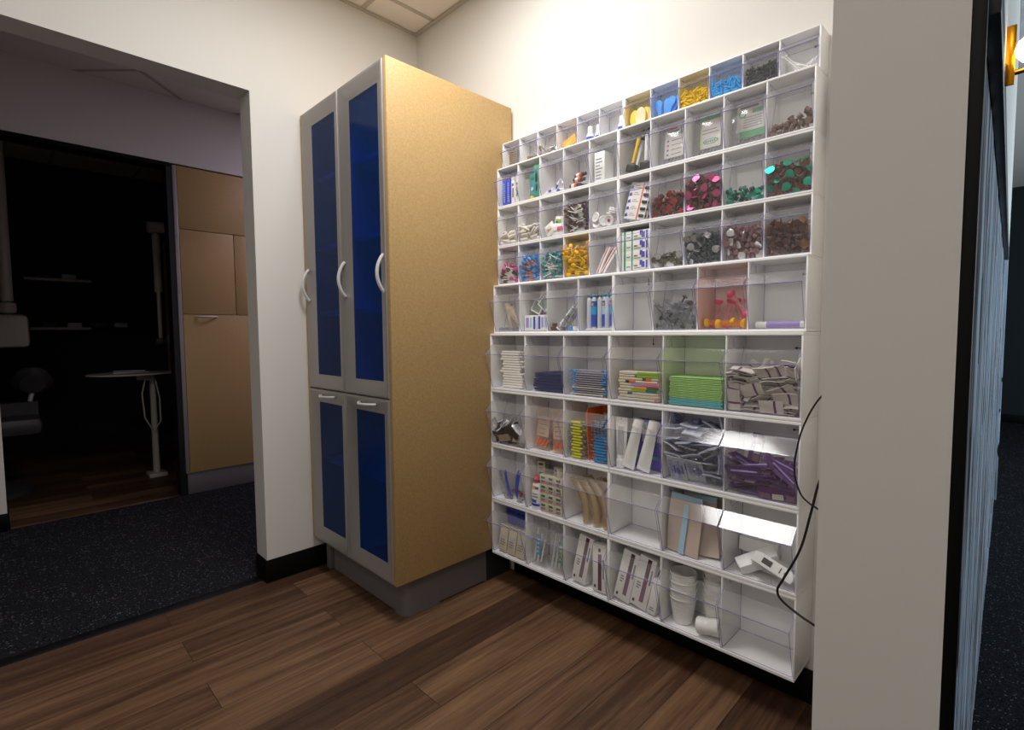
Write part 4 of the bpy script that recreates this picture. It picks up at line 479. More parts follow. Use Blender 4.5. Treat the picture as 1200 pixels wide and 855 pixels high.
 (5, 6): [(0, 1025, 142, 523, 801, 147, 385, 435), (0, 1151, 39, 449, 946, 122, 286, -96), (0, 508, 354, 278, 165, -765, 229, -579), (0, 510, 205, 117, 419, -650, 329, -542), (0, 309, 8, 596, 135, -265, -204, 933), (0, 884, 315, 322, 569, -10, 818, 81), (0, 1200, 342, 458, 826, -292, 8, 481), (0, 562, 420, 527, 222, -708, 220, -633), (0, 519, 195, 620, 535, -410, 703, -225), (0, 586, 464, 689, 693, 169, -658, -241), (0, 422, 398, 852, 595, -554, -152, 562), (0, 907, 273, 832, 696, -270, -638, -187), (0, 859, -13, 650, 133, -934, -174, 281)],
 (6, 6): [(4, 1483, 273, 71, 997, 52, -61, -8), (0, 1279, 289, 136, 995, 90, 26, -13), (2, 360, 245, 226, 956, 273, -102, -5), (0, 1501, 276, 196, 123, -984, -27, 124), (3, 1222, 27, 227, 620, 783, -38, -21), (1, 653, 254, 166, 981, 192, -34, 5), (5, 222, 0, 350, 380, 602, 548, -439), (2, 634, 356, 109, 201, -977, -65, -13), (2, 391, 315, 358, 942, 245, -135, 186), (2, 1716, 290, 376, 690, 151, -147, 692), (5, 968, 261, 385, 223, 865, 446, 51), (0, 1586, 282, 266, 212, -973, -15, 92), (1, 985, 253, 207, 0, 34, -996, -87), (0, 1579, 35, 483, 877, -478, 15, -36), (1, 217, 39, 558, 475, 512, -640, 322), (4, 1582, 118, 515, 921, -371, -105, 49), (2, 811, 617, 434, 806, 558, -109, 166), (3, 934, 323, 660, 338, -367, -388, -775), (5, 1466, 20, 680, 918, -362, -106, -123), (5, 1580, 456, 524, 983, 182, 2, 8), (2, 480, 335, 454, 269, -956, -18, -116), (2, 401, 248, 497, 392, -894, 219, 5), (4, 1058, 139, 644, 409, 910, 62, 6), (0, 1479, 123, 658, 68, 64, 907, -410), (5, 813, 52, 781, 250, 733, 601, -199), (0, 1576, 405, 683, 76, -995, 38, -43), (1, 411, 71, 645, 528, 842, -94, -50), (4, 1566, 449, 611, 184, -977, 43, 94), (5, 739, -47, 667, 573, 805, -137, 72), (3, 1564, 357, 737, 60, -997, 49, 19), (1, 1304, -4, 899, 983, -177, -49, -14), (4, 1585, 303, 790, 57, -998, -4, 16), (0, 1651, 118, 926, 134, 776, 616, -7), (2, 225, 439, 783, 327, -631, -668, -222), (3, 441, 401, 780, 17, -183, 889, 420), (2, 1585, 865, 1065, 820, 573, 2, 4), (4, 350, 297, 793, 354, -921, -40, 155), (4, 1377, -27, 991, 138, 989, -52, 31), (1, 1359, -94, 1221, 865, -470, -33, -173), (5, 1098, -103, 1191, 904, -402, 52, -140), (3, 1494, 102, 1083, 869, -378, -167, -273), (1, 1176, 637, 1008, 174, -76, -773, -605), (3, 1520, 104, 1125, 331, 666, 616, -261), (5, 715, 583, 790, 365, -929, -38, 56), (3, 1697, 402, 936, 237, 678, -662, 213), (0, 399, 134, 876, 46, -969, -241, 16), (5, 1716, 745, 893, 381, -597, 584, 397), (0, 564, 17, 970, 118, 990, 72, 39), (5, 399, 548, 1064, 50, -331, -941, -42), (4, 982, 330, 886, 155, -395, -55, -904), (3, 1853, 65, 1302, 348, 573, -388, -632), (0, 493, 228, 1007, 989, -136, 26, 52), (0, 1197, 312, 955, 315, 746, 572, -129), (1, 1640, 113, 1291, 251, 697, -640, 203), (4, 255, 95, 1079, 108, -691, 714, 31), (1, 392, 604, 1148, 35, -986, 147, 64), (4, 1352, 782, 1000, 399, -580, 565, 429), (2, 1687, 432, 1105, 229, 633, -680, 290), (5, 484, -76, 1199, 161, 26, -985, -60), (4, 871, 545, 1197, 558, 311, 768, 40), (5, 1556, 589, 1143, 288, 954, 1, -90), (4, 223, 76, 1135, 57, -705, 704, 65), (1, 625, 498, 1200, 20, -660, 749, 52), (0, 732, 916, 1193, 465, -712, -366, -378), (5, 473, 31, 1177, 981, 37, 184, 43), (2, 970, 282, 1188, 632, -4, -362, -686), (1, 543, 864, 1176, 597, -740, 281, 132), (2, 235, 525, 1226, 70, -718, -693, 13), (3, 1564, 805, 1275, 974, 211, 39, -75), (2, 1023, 249, 1125, 4, 624, -691, 365), (4, 422, 496, 1297, 945, 90, -25, 314)],
 (7, 1): [(2, 1232, 215, 64, 7, -13, -998, 53), (3, 1066, 190, 146, 78, 8, 994, 75), (0, 340, 374, 334, 384, -768, 445, 253), (4, 727, 12, 302, 115, 62, 795, -592), (2, 989, 398, 343, 810, 587, 3, 5), (2, 1394, 314, 425, 875, 141, 411, -213), (1, 1746, 329, 322, 370, -605, 629, 318), (5, 1711, 285, 400, 275, -610, 681, 297), (3, 402, 275, 327, 144, -307, 767, 544), (3, 425, 90, 366, 870, -477, -30, 122), (3, 718, 508, 680, 206, 89, 582, -781), (0, 428, 195, 532, 316, -909, 146, -228), (5, 822, 412, 668, 712, -698, -16, 74), (1, 662, 525, 841, 253, -140, 876, 386), (1, 1545, 79, 352, 25, -36, 555, -830), (5, 117, 142, 773, 588, 221, 741, 236), (0, 1259, -26, 582, 758, -602, 160, 195), (5, 1548, 418, 678, 427, -773, 457, 109), (0, 898, 261, 561, 788, -486, 319, 200), (4, 782, 398, 966, 862, 415, -154, -247), (2, 350, 281, 713, 420, -408, 811, -18), (4, 850, 177, 988, 429, -43, -344, 834), (4, 1308, 315, 605, 353, -41, -922, -153), (1, 384, 81, 786, 405, 145, 886, 171)],
 (7, 5): [(0, 1020, 179, 415, 623, -337, -326, -625), (3, 353, 694, 417, 572, 375, -367, 630), (1, 456, 62, 411, 374, 601, 582, -401), (2, 1420, 599, 393, 1000, -13, -4, 3), (0, 1590, 379, 256, 685, -154, 151, 695), (0, 531, 391, 498, 958, -277, 49, 45), (1, 1378, 468, 623, 630, -72, -153, -758), (3, 1845, 415, 710, 482, -520, 459, -536), (3, 892, 397, 728, 718, -108, -273, -631), (2, 339, 364, 805, 696, -20, 121, 707), (1, 1543, 677, 856, 313, -36, 932, -177), (0, 1005, 683, 880, 985, -28, -168, 9), (3, 325, 229, 1063, 672, -274, 20, -688), (1, 659, 471, 1037, 801, -131, -53, -582), (2, 1577, 174, 1202, 734, -149, -136, 649), (2, 1099, 520, 1166, 574, -114, 63, 808), (3, 522, 777, 1214, 995, 33, -98, 10), (2, 329, 287, 1335, 722, 24, -132, -679), (3, 1492, 647, 1331, 727, -149, 109, 661), (2, 330, 372, 1545, 713, -89, -191, -669), (0, 855, 139, 1302, 66, 731, 671, 107), (0, 1545, 701, 1526, 706, -42, 102, 700), (1, 702, 841, 1521, 992, -66, 102, -17), (1, 949, 307, 1634, 684, 90, -20, 724), (2, 1773, 725, 1799, 556, -435, 342, -620), (1, 1392, 748, 1750, 704, 86, 212, 672), (3, 89, 684, 1757, 357, -601, -427, 574), (0, 824, 497, 1796, 80, -711, -698, -31)],
 (7, 6): [(2, 822, 288, 115, 992, -115, 0, 60), (1, 1398, 75, 202, 603, 797, 16, 20), (3, 1393, 126, 471, 36, -2, -979, -199), (3, 1217, 310, 164, 119, 991, 52, -37), (2, 849, 90, 596, 195, -979, 6, -63), (0, 553, 527, 224, 5, 53, -809, -586), (1, 562, 288, 283, 2, 993, 79, 86), (2, 1380, 296, 326, 59, -2, -84, -995), (3, 671, 114, 489, 981, 195, 5, -3), (1, 489, 321, 967, 431, -151, -327, -827), (0, 1387, 450, 405, 5, 999, -26, -45), (1, 1394, 511, 594, 152, -47, -987, -37), (1, 571, 332, 686, 40, 979, -195, 52), (1, 1225, 347, 915, 713, 142, 90, -681), (2, 562, -58, 757, 56, -37, 567, 821), (0, 1527, 383, 741, 143, -679, 686, 218), (0, 215, 245, 866, 91, 699, 685, -185), (2, 571, 800, 1191, 565, 479, -356, 570), (0, 1528, 19, 834, 412, 51, -899, -138), (3, 827, 76, 872, 110, 103, 983, -107), (1, 1428, 345, 956, 214, -947, -33, 237)],
 (8, 1): [(0, 1186, 994, 107, 425, -380, 683, 457), (0, 349, 1134, 107, 456, 150, 767, 425), (0, 1115, 1200, 107, 604, -498, 603, -155), (1, 753, 412, 107, 233, -600, 502, 578), (1, 1493, 544, 107, 623, 244, 743, -2), (0, 856, 871, 107, 623, -270, -734, -24), (1, 493, 469, 107, 605, -54, -780, 152), (1, 467, 661, 107, 576, -409, -666, 238), (1, 592, 276, 107, 391, -491, 609, -485), (1, 527, 1057, 107, 564, -535, 570, 265), (1, 1387, 262, 107, 331, 725, -292, -528)],
 (8, 6): [(0, 966, 898, 191, 997, 0, 0, -74), (0, 600, 1195, 558, 749, 662, 5, -4), (0, 786, 512, 409, 249, -903, -325, -134), (0, 1307, 212, 477, 938, -267, 187, 122)],
}
# ------------------------------------------------------------------ larger supplies: origin at the middle of the foot, front towards -y
def slab(w, d, h, col, prints=(), bevel=.0008, part='printed_panel', plabel=None):
    b = MB().box(-w/2, w/2, -d/2, d/2, 0, h, col, bevel)
    ps = []
    if prints:
        t = MB()
        for p in prints:
            x0, x1, z0, z1, c = p
            t.box(-w/2 + x0*w, -w/2 + x1*w, -d/2 - .00035, -d/2 - .00005, z0*h, z1*h, c)
        ps.append((part, t, plabel))
    return b, ps
def lines(x0, x1, z0, z1, n, c, f=.5):
    rd = random.Random(n*7 + int(x0*100)); o = []
    for k in range(n):
        a = z0 + (z1-z0)*k/n; o.append((x0, x0 + (x1-x0)*rd.uniform(.6, 1), a, a + (z1-z0)/n*f, c))
    return o
def reg(name, cat, *a, **k): BUILD[name] = (cat, lambda: slab(*a, **k))
reg('slim_blue_carton', 'carton', .019, .05, .108, 'blue', lines(.3, .7, .15, .9, 9, 'paleblue', .5) )
reg('slim_white_carton', 'carton', .017, .05, .112, 'white', [(.1, .9, .86, .98, 'paper'), (.35, .75, .25, .6, 'navy'), (.2, .8, .66, .76, 'violet')])
reg('green_carton', 'carton', .036, .045, .128, 'green', [(.08, .62, .08, .92, 'teal'), (.22, .55, .48, .75, 'white'), (.3, .5, .2, .4, 'paleblue')])
reg('white_print_carton', 'carton', .044, .055, .105, 'white', lines(.15, .8, .1, .85, 7, 'print_grey', .35))
reg('striped_carton', 'carton', .106, .055, .0325, 'white', [(.08, .15, 0, 1, 'green'), (.36, .41, 0, 1, 'green'), (.18, .32, .3, .42, 'print_grey'), (.45, .58, .35, .5, 'redstripe'), (.45, .7, .15, .24, 'green'), (.66, .76, .45, .95, 'violet'), (.72, .84, .2, .8, 'violet'), (.88, .94, .1, .9, 'violet')])
reg('low_white_carton', 'carton', .064, .05, .062, 'white', [(.12, .36, .2, .85, 'lilac'), (.45, .62, .2, .85, 'paleblue'), (.74, .92, .1, .9, 'blue')])
reg('low_white_carton_mirrored', 'carton', .056, .05, .062, 'white', [(.08, .28, .1, .92, 'royal'), (.38, .56, .2, .85, 'lilac'), (.64, .9, .2, .85, 'paleblue')])
reg('tiny_green_label_box', 'box', .037, .034, .036, 'ivory', [(.2, .75, .55, .8, 'darkgreen'), (.2, .8, .3, .38, 'violet'), (.2, .7, .16, .24, 'redstripe')])
reg('violet_carton', 'carton', .05, .03, .165, 'violet', [(.1, .5, .2, .26, 'green'), (.5, .9, .55, .8, 'white'), (.2, .8, .8, .95, 'paleblue')])
reg('blue_lidded_carton', 'carton', .052, .05, .185, 'royal', [(.08, .92, .62, .82, 'violet'), (.1, .9, .84, .9, 'navy'), (.1, .9, .2, .5, 'skyblue')])
reg('plum_striped_carton', 'carton', .062, .045, .178, 'white', [(.50, .74, .12, .62, 'plum_light'), (.50, .74, .62, .98, 'plum'), (.12, .24, .06, .12, 'plum'), (.16, .36, .45, .475, 'print_grey'), (.16, .40, .40, .425, 'print_grey'), (.16, .34, .35, .375, 'print_grey'), (.82, .92, .5, .8, 'print_grey')])
reg('narrow_plum_carton', 'carton', .056, .045, .170, 'white', [(.42, .70, .04, .66, 'plum'), (.42, .70, .66, .8, 'plum_light'), (.45, .62, .84, .92, 'plum'), (.78, .9, .3, .7, 'print_grey'), (.12, .26, .08, .14, 'plum')])
reg('plain_white_carton', 'carton', .030, .04, .120, 'white', [(.2, .8, .1, .13, 'print_grey'), (.2, .7, .16, .19, 'print_grey')])

@item('leaning_packet', 'packet')
def _():
    return slab(.064, .012, .034, 'amber', [(.25, .7, .55, .62, 'paleyellow'), (.2, .8, .38, .44, 'paleyellow'), (0, .5, .02, .22, 'paleyellow')])
@item('dropper_bottle', 'bottle')
def _():
    b = MB().lathe([(0, 0), (.0125, 0), (.0138, .0015), (.0138, .030), (.0085, .037), (0, .037)], 'white', 16)
    return b, [('screw_cap', MB().lathe([(0, .0372), (.0098, .0372), (.0090, .058), (.0075, .060), (0, .060)], 'white_plastic', 14), None),
               ('blue_band', MB().lathe([(.0139, .010), (.0141, .010), (.0141, .021), (.0139, .021)], 'blue', 16), 'blue label band')]
@item('foam_oval', 'foam pad')
def _(col):
    n = 20; return MB().prism([(.019*math.cos(2*math.pi*k/n), .030 + .030*math.sin(2*math.pi*k/n)) for k in range(n)], 'y', -.003, .003, col, None, True), []
@item('paddle', 'plastic paddle')
def _(col):
    return MB().prism([(-.005, 0), (.005, 0), (.007, .030), (.013, .045), (.013, .056), (.006, .064), (-.006, .064), (-.013, .056), (-.013, .045), (-.007, .030)], 'y', -.002, .002, col), []
@item('toothpaste_tube', 'tube')
def _():
    b = MB().grid(lambda u, v: (((u-.5)*(.034 + 0*v)), -.0125*math.sin(math.pi*u)*(1 - .95*v), .016 + .088*v), 8, 5, 'teal').grid(lambda u, v: (((.5-u)*.034), .0125*math.sin(math.pi*u)*(1 - .95*v), .016 + .088*v), 8, 5, 'teal')
    b.prism([(.017*math.cos(2*math.pi*k/16), .0125*math.sin(2*math.pi*k/16)) for k in range(16)], 'z', .0145, .016, 'teal')
    c = MB().lathe([(0, 0), (.0115, 0), (.0122, .014), (0, .0144)], 'yellow', 14)
    p = MB().lathe([(0, 0), (.008, 0), (.008, .0003), (0, .0003)], 'paleblue', 14, TR(.004, -.0105, .040, 86)); p.box(-.012, .010, -.0075, -.0068, .082, .090, 'tealfoil')
    return b, [('screw_cap', c, 'yellow cap'), ('printed_panel', p, None)]
@item('clear_packet', 'film packet')
def _():
    return pillow(MB(), .030, .090, .006, 'pouch'), []
def pillow(b, w, h, t, m, n=6):
    """sealed soft pouch standing on its lower seam in the xz plane"""
    def fn(sg): return lambda u, v: ((u-.5)*w, sg*t*(max(0, 1 - (2*u-1)**2)*max(0, 1 - (2*v-1)**4))**.5 * (1 + .25*math.sin(9*v + 5*u)), v*h)
    b.grid(fn(-1), n, n+2, m); b.grid(lambda u, v: fn(1)(1-u, v), n, n+2, m)
    return b
@item('card_pouch', 'pouch')
def _(style):
    b = pillow(MB(), .106, .134, .016, 'pouch')
    w, h = (.066, .100) if style != 'wide' else (.080, .104)
    c = MB().box(-w/2, w/2, -.0010, 0, .026, .026 + h, 'paper')
    def p(x0, x1, z0, z1, m): c.box(-w/2 + x0*w, -w/2 + x1*w, -.0014, -.0010, .026 + z0*h, .026 + z1*h, m)
    if style == 'dots':
        p(.05, .6, .92, .96, 'redstripe'); p(.1, .7, .82, .88, 'darkgrey'); p(.45, .9, .72, .79, 'green')
        for k, m in enumerate(('darkgreen', 'violet', 'redstripe', 'blue')): p(.12, .22, .08 + .15*k, .14 + .15*k, m); p(.35, .9, .09 + .15*k, .12 + .15*k, 'print_grey')
    elif style == 'green':
        p(0, 1, .86, 1, 'green'); p(.15, .4, .74, .84, 'redstripe'); p(0, .06, 0, .86, 'lime'); p(.1, .9, .45, .48, 'print_grey'); p(.1, .8, .55, .58, 'print_grey')
        n = 18; c.prism([(.024*math.cos(2*math.pi*k/n) + .002, .046 + .0085*math.sin(2*math.pi*k/n) + .0) for k in range(n)], 'y', -.0016, -.0010, 'green'); c.prism([(.020*math.cos(2*math.pi*k/n) + .002, .046 + .0062*math.sin(2*math.pi*k/n)) for k in range(n)], 'y', -.0019, -.0016, 'paper')
        for k in range(5): c.box(-.014 + k*.0066, -.010 + k*.0066, -.0021, -.0019, .043, .049, 'darkgreen')
    else:
        p(0, 1, 0, .2, 'green'); p(.1, .9, .94, .98, 'redstripe'); p(.1, .75, .84, .9, 'darkgrey'); p(.55, .9, .66, .78, 'green')
        n = 18; c.prism([(-.024 + .012*math.cos(2*math.pi*k/n), .098 + .012*math.sin(2*math.pi*k/n)) for k in range(n)], 'y', -.0016, -.0010, 'green'); c.prism([(-.024 + .0075*math.cos(2*math.pi*k/n), .098 + .0075*math.sin(2*math.pi*k/n)) for k in range(n)], 'y', -.0019, -.0016, 'paper')
        for k in range(5): p(.25, .9, .28 + .07*k, .31 + .07*k, 'print_grey')
    t = MB()
    for k in range(6): t.cyl((-.034 + k*.012, .003, .012), (-.028 + k*.012, .006, .024), .0030, 'clear_grey', None, 7)
    return b, [('label_card', c, 'printed card inside'), ('loose_tips', t, 'clear tips inside')]
@item('mixing_dispenser', 'dispenser')
def _(col):
    b = MB().cyl((0, 0, .030), (0, 0, .112), .0062, col, .0062, 10)
    k = MB().box(-.017, .017, -.012, .012, 0, .026, 'black', .003).cyl((0, 0, .026), (0, 0, .0299), .009, 'black', .0066, 10)
    n = MB().cyl((0, 0, .1122), (0, 0, .122), .0066, 'black', .0045, 8).tube([(-.014, 0, .116), (0, 0, .124), (.014, 0, .134)], .0045, 'black', 6)
    return b, [('base', k, 'black base'), ('nozzle', n, 'black nozzle with cross arm')]
@item('sachet', 'sachet')
def _(col, col2):
    b = pillow(MB(), .046, .046, .005, 'white', 6)
    p = MB().box(-.013, .013, -.0080, -.0074, .018, .032, col).box(-.013, 0, -.0085, -.0080, .018, .024, col2)
    return b, [('printed_panel', p, None)]
@item('blister_card', 'blister card')
def _(n):
    b = MB().box(-.040, .040, -.001, .001, 0, .122, 'white')
    p = MB().box(.008, .013, -.0016, -.001, 0, .122, 'orange')
    for k in range(5):
        z = .006 + k*.023; p.prism([(-.038, z), (-.026, z + .004), (-.031, z + .014), (-.038, z + .010)], 'y', -.0015, -.001, 'violet'); p.box(-.022, .002, -.0013, -.001, z + .006, z + .008, 'print_grey'); p.box(-.020, -.006, -.0013, -.001, z + .012, z + .014, 'orange')
    q = MB()
    for k in range(5): q.box(.018, .037, -.0060, -.001, .008 + k*.023, .018 + k*.023, 'black', .002)
    return b, [('printed_panel', p, 'orange stripe and violet print'), ('blisters', q, 'black blister pockets')]
@item('striped_strip', 'test strip')
def _():
    b = MB().grid(lambda u, v: ((u-.5)*.016 + .020*v*v, .004*math.sin(3*v), .098*v), 4, 10, lambda u, v: 'redstripe' if .25 <= u < .5 else 'white', .0012)
    return b, []
@item('mirror_tile', 'mirror tile')
def _():
    b = MB().box(-.026, .026, -.003, .003, 0, .052, 'white', .001)
    return b, [('mirror_face', MB().box(-.0205, .0205, -.0036, -.0030, .0055, .0465, 'mirror'), 'grey-green mirror face')]
@item('long_syringe', 'syringe')
def _(col):
    b = MB().lathe([(0, 0), (.011, 0), (.011, .002), (.0030, .0022), (.0030, .022), (.0095, .0222), (.0095, .0245), (.0075, .025), (.0075, .098), (.003, .104), (.0012, .130), (0, .1302)], 'white_plastic' if col == 'white' else 'clear_grey', 12)
    return b, [('graduation_print', MB().lathe([(.0076, .045), (.0078, .045), (.0078, .060), (.0076, .060)], 'print_grey', 12), None), ('tip_cap', MB().lathe([(.0080, .0985), (.0084, .0985), (.0084, .104), (.0080, .104)], 'azure' if col == 'white' else 'white', 12), None)]
@item('bottle_cap', 'stopper')  # loose bottle cap
def _(col):
    return MB().lathe([(0, 0), (.0095, 0), (.0095, .012), (.0080, .014), (0, .014)], col, 12), []
@item('dual_cartridge', 'cartridge')
def _(col):
    b = MB().box(-.021, .021, -.012, .012, 0, .005, 'white', .001)
    for s in (-1, 1): b.lathe([(0, .005), (.0098, .005), (.0098, .108), (.006, .116), (.004, .117), (0, .117)], 'tubegrey', 14, TR(s*.0102, 0, 0))
    c = MB()
    for s in (-1, 1): c.lathe([(0, .1172), (.0052, .1172), (.0052, .126), (.0035, .132), (0, .132)], 'teal', 8, TR(s*.0075, 0, 0))
    c.box(-.008, .008, -.0035, .0035, .121, .1255, 'teal')
    l = MB(); A = TR(.0102, 0, 0)
    n = 14
    prof = [(.0101, .012), (.0103, .012), (.0103, .055, 'royal'), (.0103, .085, col), (.0103, .103, 'royal'), (.0101, .103)]
    l.lathe(prof, 'royal', n, A); l.lathe([(0, 0), (.0055, 0), (.0055, .0006), (0, .0006)], 'amber', 12, TR(.0102, -.0101, .092, 90))
    return b, [('twin_caps', c, 'teal caps'), ('label_band', l, 'blue label with orange dot')]
@item('print_tube', 'tube')
def _():
    b = MB().lathe([(0, -.062), (.0095, -.062), (.0095, -.046), (.0080, -.0455), (.0090, -.040), (.0090, .055), (.0020, .064), (0, .064)], 'white', 14)
    return b, [('printed_band', MB().lathe([(.0091, -.034), (.0093, -.034), (.0093, .050), (.0091, .050)], 'lilac', 14), 'lilac printed band')]
@item('cotton_pad', 'pad')
def _(k):
    rd = random.Random(int(k)); a = rd.uniform(-.001, .001)
    b = MB().box(-.058, .058, -.045, .045, 0, .0100, 'pad_white', .0032); return b, []
@item('folded_cloth', 'cloth')
def _(k):
    rd = random.Random(int(k)); s = rd.uniform(0, 6)
    b = MB().grid(lambda u, v: ((u-.5)*.150, (v-.5)*.10, .0115 + .0022*math.sin(7*u + s)*(.4 + .6*v)), 8, 5, 'navy', .0040)
    b.grid(lambda u, v: ((u-.5)*.148, (v-.5)*.098, .0062 + .0020*math.sin(7*u + s)*(.4 + .6*v)), 8, 5, 'navy', .0040); return b, []
@item('tipped_swab', 'swab')
def _(stick, tip):
    b = MB().cyl((-.062, 0, 0), (.062, 0, 0), .0021, stick, None, 7)
    t = MB()
    for s in (-1, 1): t.lathe([(0, .0622), (.0030, .063), (.0036, .067), (.0030, .071), (0, .0725)], tip, 8, TR(0, 0, 0, 0, s*90, 0))
    return b, [('tip', t, None)]
@item('paper_sleeve', 'paper sleeve')
def _(c1, a, b_, c2, c, d):
    b = MB().box(-.074, .074, -.045, .045, 0, .0094, 'cream', .003)
    p = MB()
    for m, x0, x1 in ((c1, a, b_), (c2, c, d)):
        x0, x1 = float(x0), float(x1)
        p.box(-.074 + .148*x0, -.074 + .148*x1, -.0456, -.0449, .0010, .0085, m)
    return b, [('printed_panel', p, None)]
@item('paper_napkin', 'napkin')
def _(col, k):
    rd = random.Random(int(k)); s = rd.uniform(0, 6); o = rd.uniform(.4, 1)
    b = MB().grid(lambda u, v: ((u-.5)*.166, (v-.5)*.100, .0046 + .0005*o*math.sin(8*u + s)), 10, 4, col, .0019)
    b.grid(lambda u, v: ((u-.5)*.166, (v-.5)*.100, .0022 + .0005*o*math.sin(8*u + s)), 10, 4, col, .0019)
    b.cyl((-.083, -.050, .0026), (.083, -.050, .0026), .0022, col, None, 8)
    return b, []
@item('orange_pouch', 'pouch')
def _(k):
    b = pillow(MB(), .086 if k == '0' else .07, .165, .016, 'pouch_orange')
    c = MB().box(-.030, .030, -.0008, 0, .050, .130, 'paper')
    for q in range(4): c.box(-.022, .008 + .006*(q % 3), -.0012, -.0008, .060 + q*.018, .063 + q*.018, 'print_grey')
    t = MB()
    for q in range(5): t.cyl((-.026 + .011*q, 0.0, .012 + .006*(q % 2)), (-.018 + .012*q, .003, .046 - .006*(q % 3)), .0052, 'orange', .003, 8)
    return b, [('label_card', c, 'printed paper label inside'), ('needle_hubs', t, 'orange hubs inside')]
@item('capped_needle', 'needle')
def _(col):
    b = MB().lathe([(0, -.024), (.0042, -.024), (.0052, -.020), (.0052, .014), (.0040, .020), (0, .020)], col, 8)
    s = MB().lathe([(0, .0202), (.0034, .0202), (.0026, .040), (0, .041)], 'clear_grey', 8).lathe([(0, -.030), (.0030, -.030), (.0030, -.0242), (0, -.0242)], 'clear_grey', 8)
    return b, [('sheath', s, 'clear sheath')]
@item('divider_card', 'divider card')
def _():
    return MB().prism([(-.040, 0), (.052, 0), (.052, .185), (.046, .192), (-.046, .192), (-.056, .17)], 'x', -.0012, .0012, 'orange').box(.0012, .062, .046, .0485, .165, .192, 'orange'), []
@item('squeeze_tube', 'tube')
def _():
    def fn(sg): return lambda u, v: (sg*((u-.5)*(.036 + .012*v)), -sg*.0150*math.sin(math.pi*u)*(1 - .97*v), .028 + .135*v)
    b = MB().grid(fn(1), 8, 6, 'white').grid(fn(-1), 8, 6, 'white')
    b.box(-.0235, .0235, -.0012, .0012, .163, .172, 'white')
    c = MB().lathe([(0, 0), (.0165, 0), (.0172, .024), (.0172, .0278), (0, .0279)], 'white_plastic', 16)
    p = MB()
    for k in range(6): p.grid(lambda u, v, k=k: (-.011 + .0042*k + .0022*u, -.0150*math.cos((-.011 + .0042*k)/.040*math.pi)*(1 - .97*(.12 + .72*v)) - .0008, .028 + .135*(.12 + .72*v)), 1, 5, 'print_grey', .0003)
    d = MB().cyl((0, -.0013, .1675), (0, -.0018, .1675), .0022, 'black', None, 8)
    return b, [('screw_cap', c, None), ('printed_panel', p, 'grey print'), ('seam_mark', d, 'black dot')]
@item('lotion_bottle', 'bottle')
def _():
    b = MB().lathe([(0, 0), (.024, 0), (.0255, .003), (.0255, .060), (.0215, .092), (.0135, .104), (0, .104)], 'white', 20, Matrix.Diagonal((1, .7, 1, 1)))
    c = MB().lathe([(0, .1042), (.0145, .1042), (.0145, .126), (.0125, .129), (0, .129)], 'redstripe', 16)
    def band(z0, z1, r0, r1, m, a0, a1): l.grid(lambda u, v: ((r0+(r1-r0)*v)*math.sin(a0+(a1-a0)*u), -.7*(r0+(r1-r0)*v)*math.cos(a0+(a1-a0)*u), z0+(z1-z0)*v), 6, 1, m, .0004)
    l = MB(); band(.010, .020, .0260, .0260, 'blue', -1, 1); band(.024, .036, .0260, .0260, 'royal', -.9, .4); band(.044, .050, .0260, .0260, 'print_grey', -.6, .7); band(.056, .061, .0260, .0258, 'print_grey', -.5, .6); band(.078, .090, .0241, .0225, 'amber', -.6, .2); band(.078, .088, .0243, .0229, 'violet', .2, .8)
    return b, [('screw_cap', c, 'red cap'), ('label_band', l, 'blue and yellow printed label')]
@item('tray_channel', 'plastic channel')
def _(k):
    r = .0165 + .0015*int(k); L = .160
    b = MB().grid(lambda u, v: (r*math.cos(math.pi*(u*1.1 - .05)) + .018*math.sin(math.pi*v), -r*.8*math.sin(math.pi*(u*1.1 - .05)) + .006, v*L), 8, 9, 'clear_amber', .0022)
    return b, [('end_flange', MB().box(-.010, .010, -.012, .004, L + .0025, L + .006, 'clear_amber', .001), None)]
@item('sterile_pouch', 'pouch')
def _(k):
    rd = random.Random(int(k)); s = rd.uniform(0, 6); w = .105 if k == '0' else .075; h = .185
    b = MB().grid(lambda u, v: ((u-.5)*w, .010*math.sin(math.pi*v)*math.sin(math.pi*u) - .004*math.sin(5*v + 3*u + s), v*h), 8, 10, lambda u, v: 'paleblue' if v > .86 else 'pouch_tan', .004)
    p = MB().grid(lambda u, v: (-.010 + .018*u, .010*math.sin(math.pi*v*.8)*math.sin(math.pi*.5) - .004*math.sin(5*v*.8 + 1.5 + s) - .0062, v*h*.84), 1, 8, 'paleblue', .0006)
    return b, [('seal_band', p, 'pale blue band')] if k == '0' else []
@item('white_tube_carton', 'carton')
def _(k):
    return slab(.046, .036, .112, 'cream', [(.15, .8, .52, .60, 'paleblue'), (.15, .7, .42, .46, 'print_grey'), (.15, .75, .33, .37, 'print_grey'), (.15, .65, .24, .28, 'print_grey'), (0, 1, .94, .97, 'violet')])
@item('supply_pouch', 'pouch')
def _(col, seed):
    rd = random.Random(int(seed)); b = pillow(MB(), .082, .180, .014, 'pouch')
    c = MB(); x = rd.uniform(-.02, .01)
    c.box(x, x + .022, -.0045, -.0035, .045, .125, col)
    for k in range(4): c.box(x + .004, x + .012 + .002*k, -.0049, -.0045, .055 + k*.016, .061 + k*.016, 'white')
    t = MB()
    for k in range(3): t.cyl((-.028 + .018*k, 0, .02), (-.010 + .018*k, .002, .150 - .02*k), .0036, 'white', None, 8)
    return b, [('label_strip', c, None), ('white_tubes', t, 'white tubes inside')]
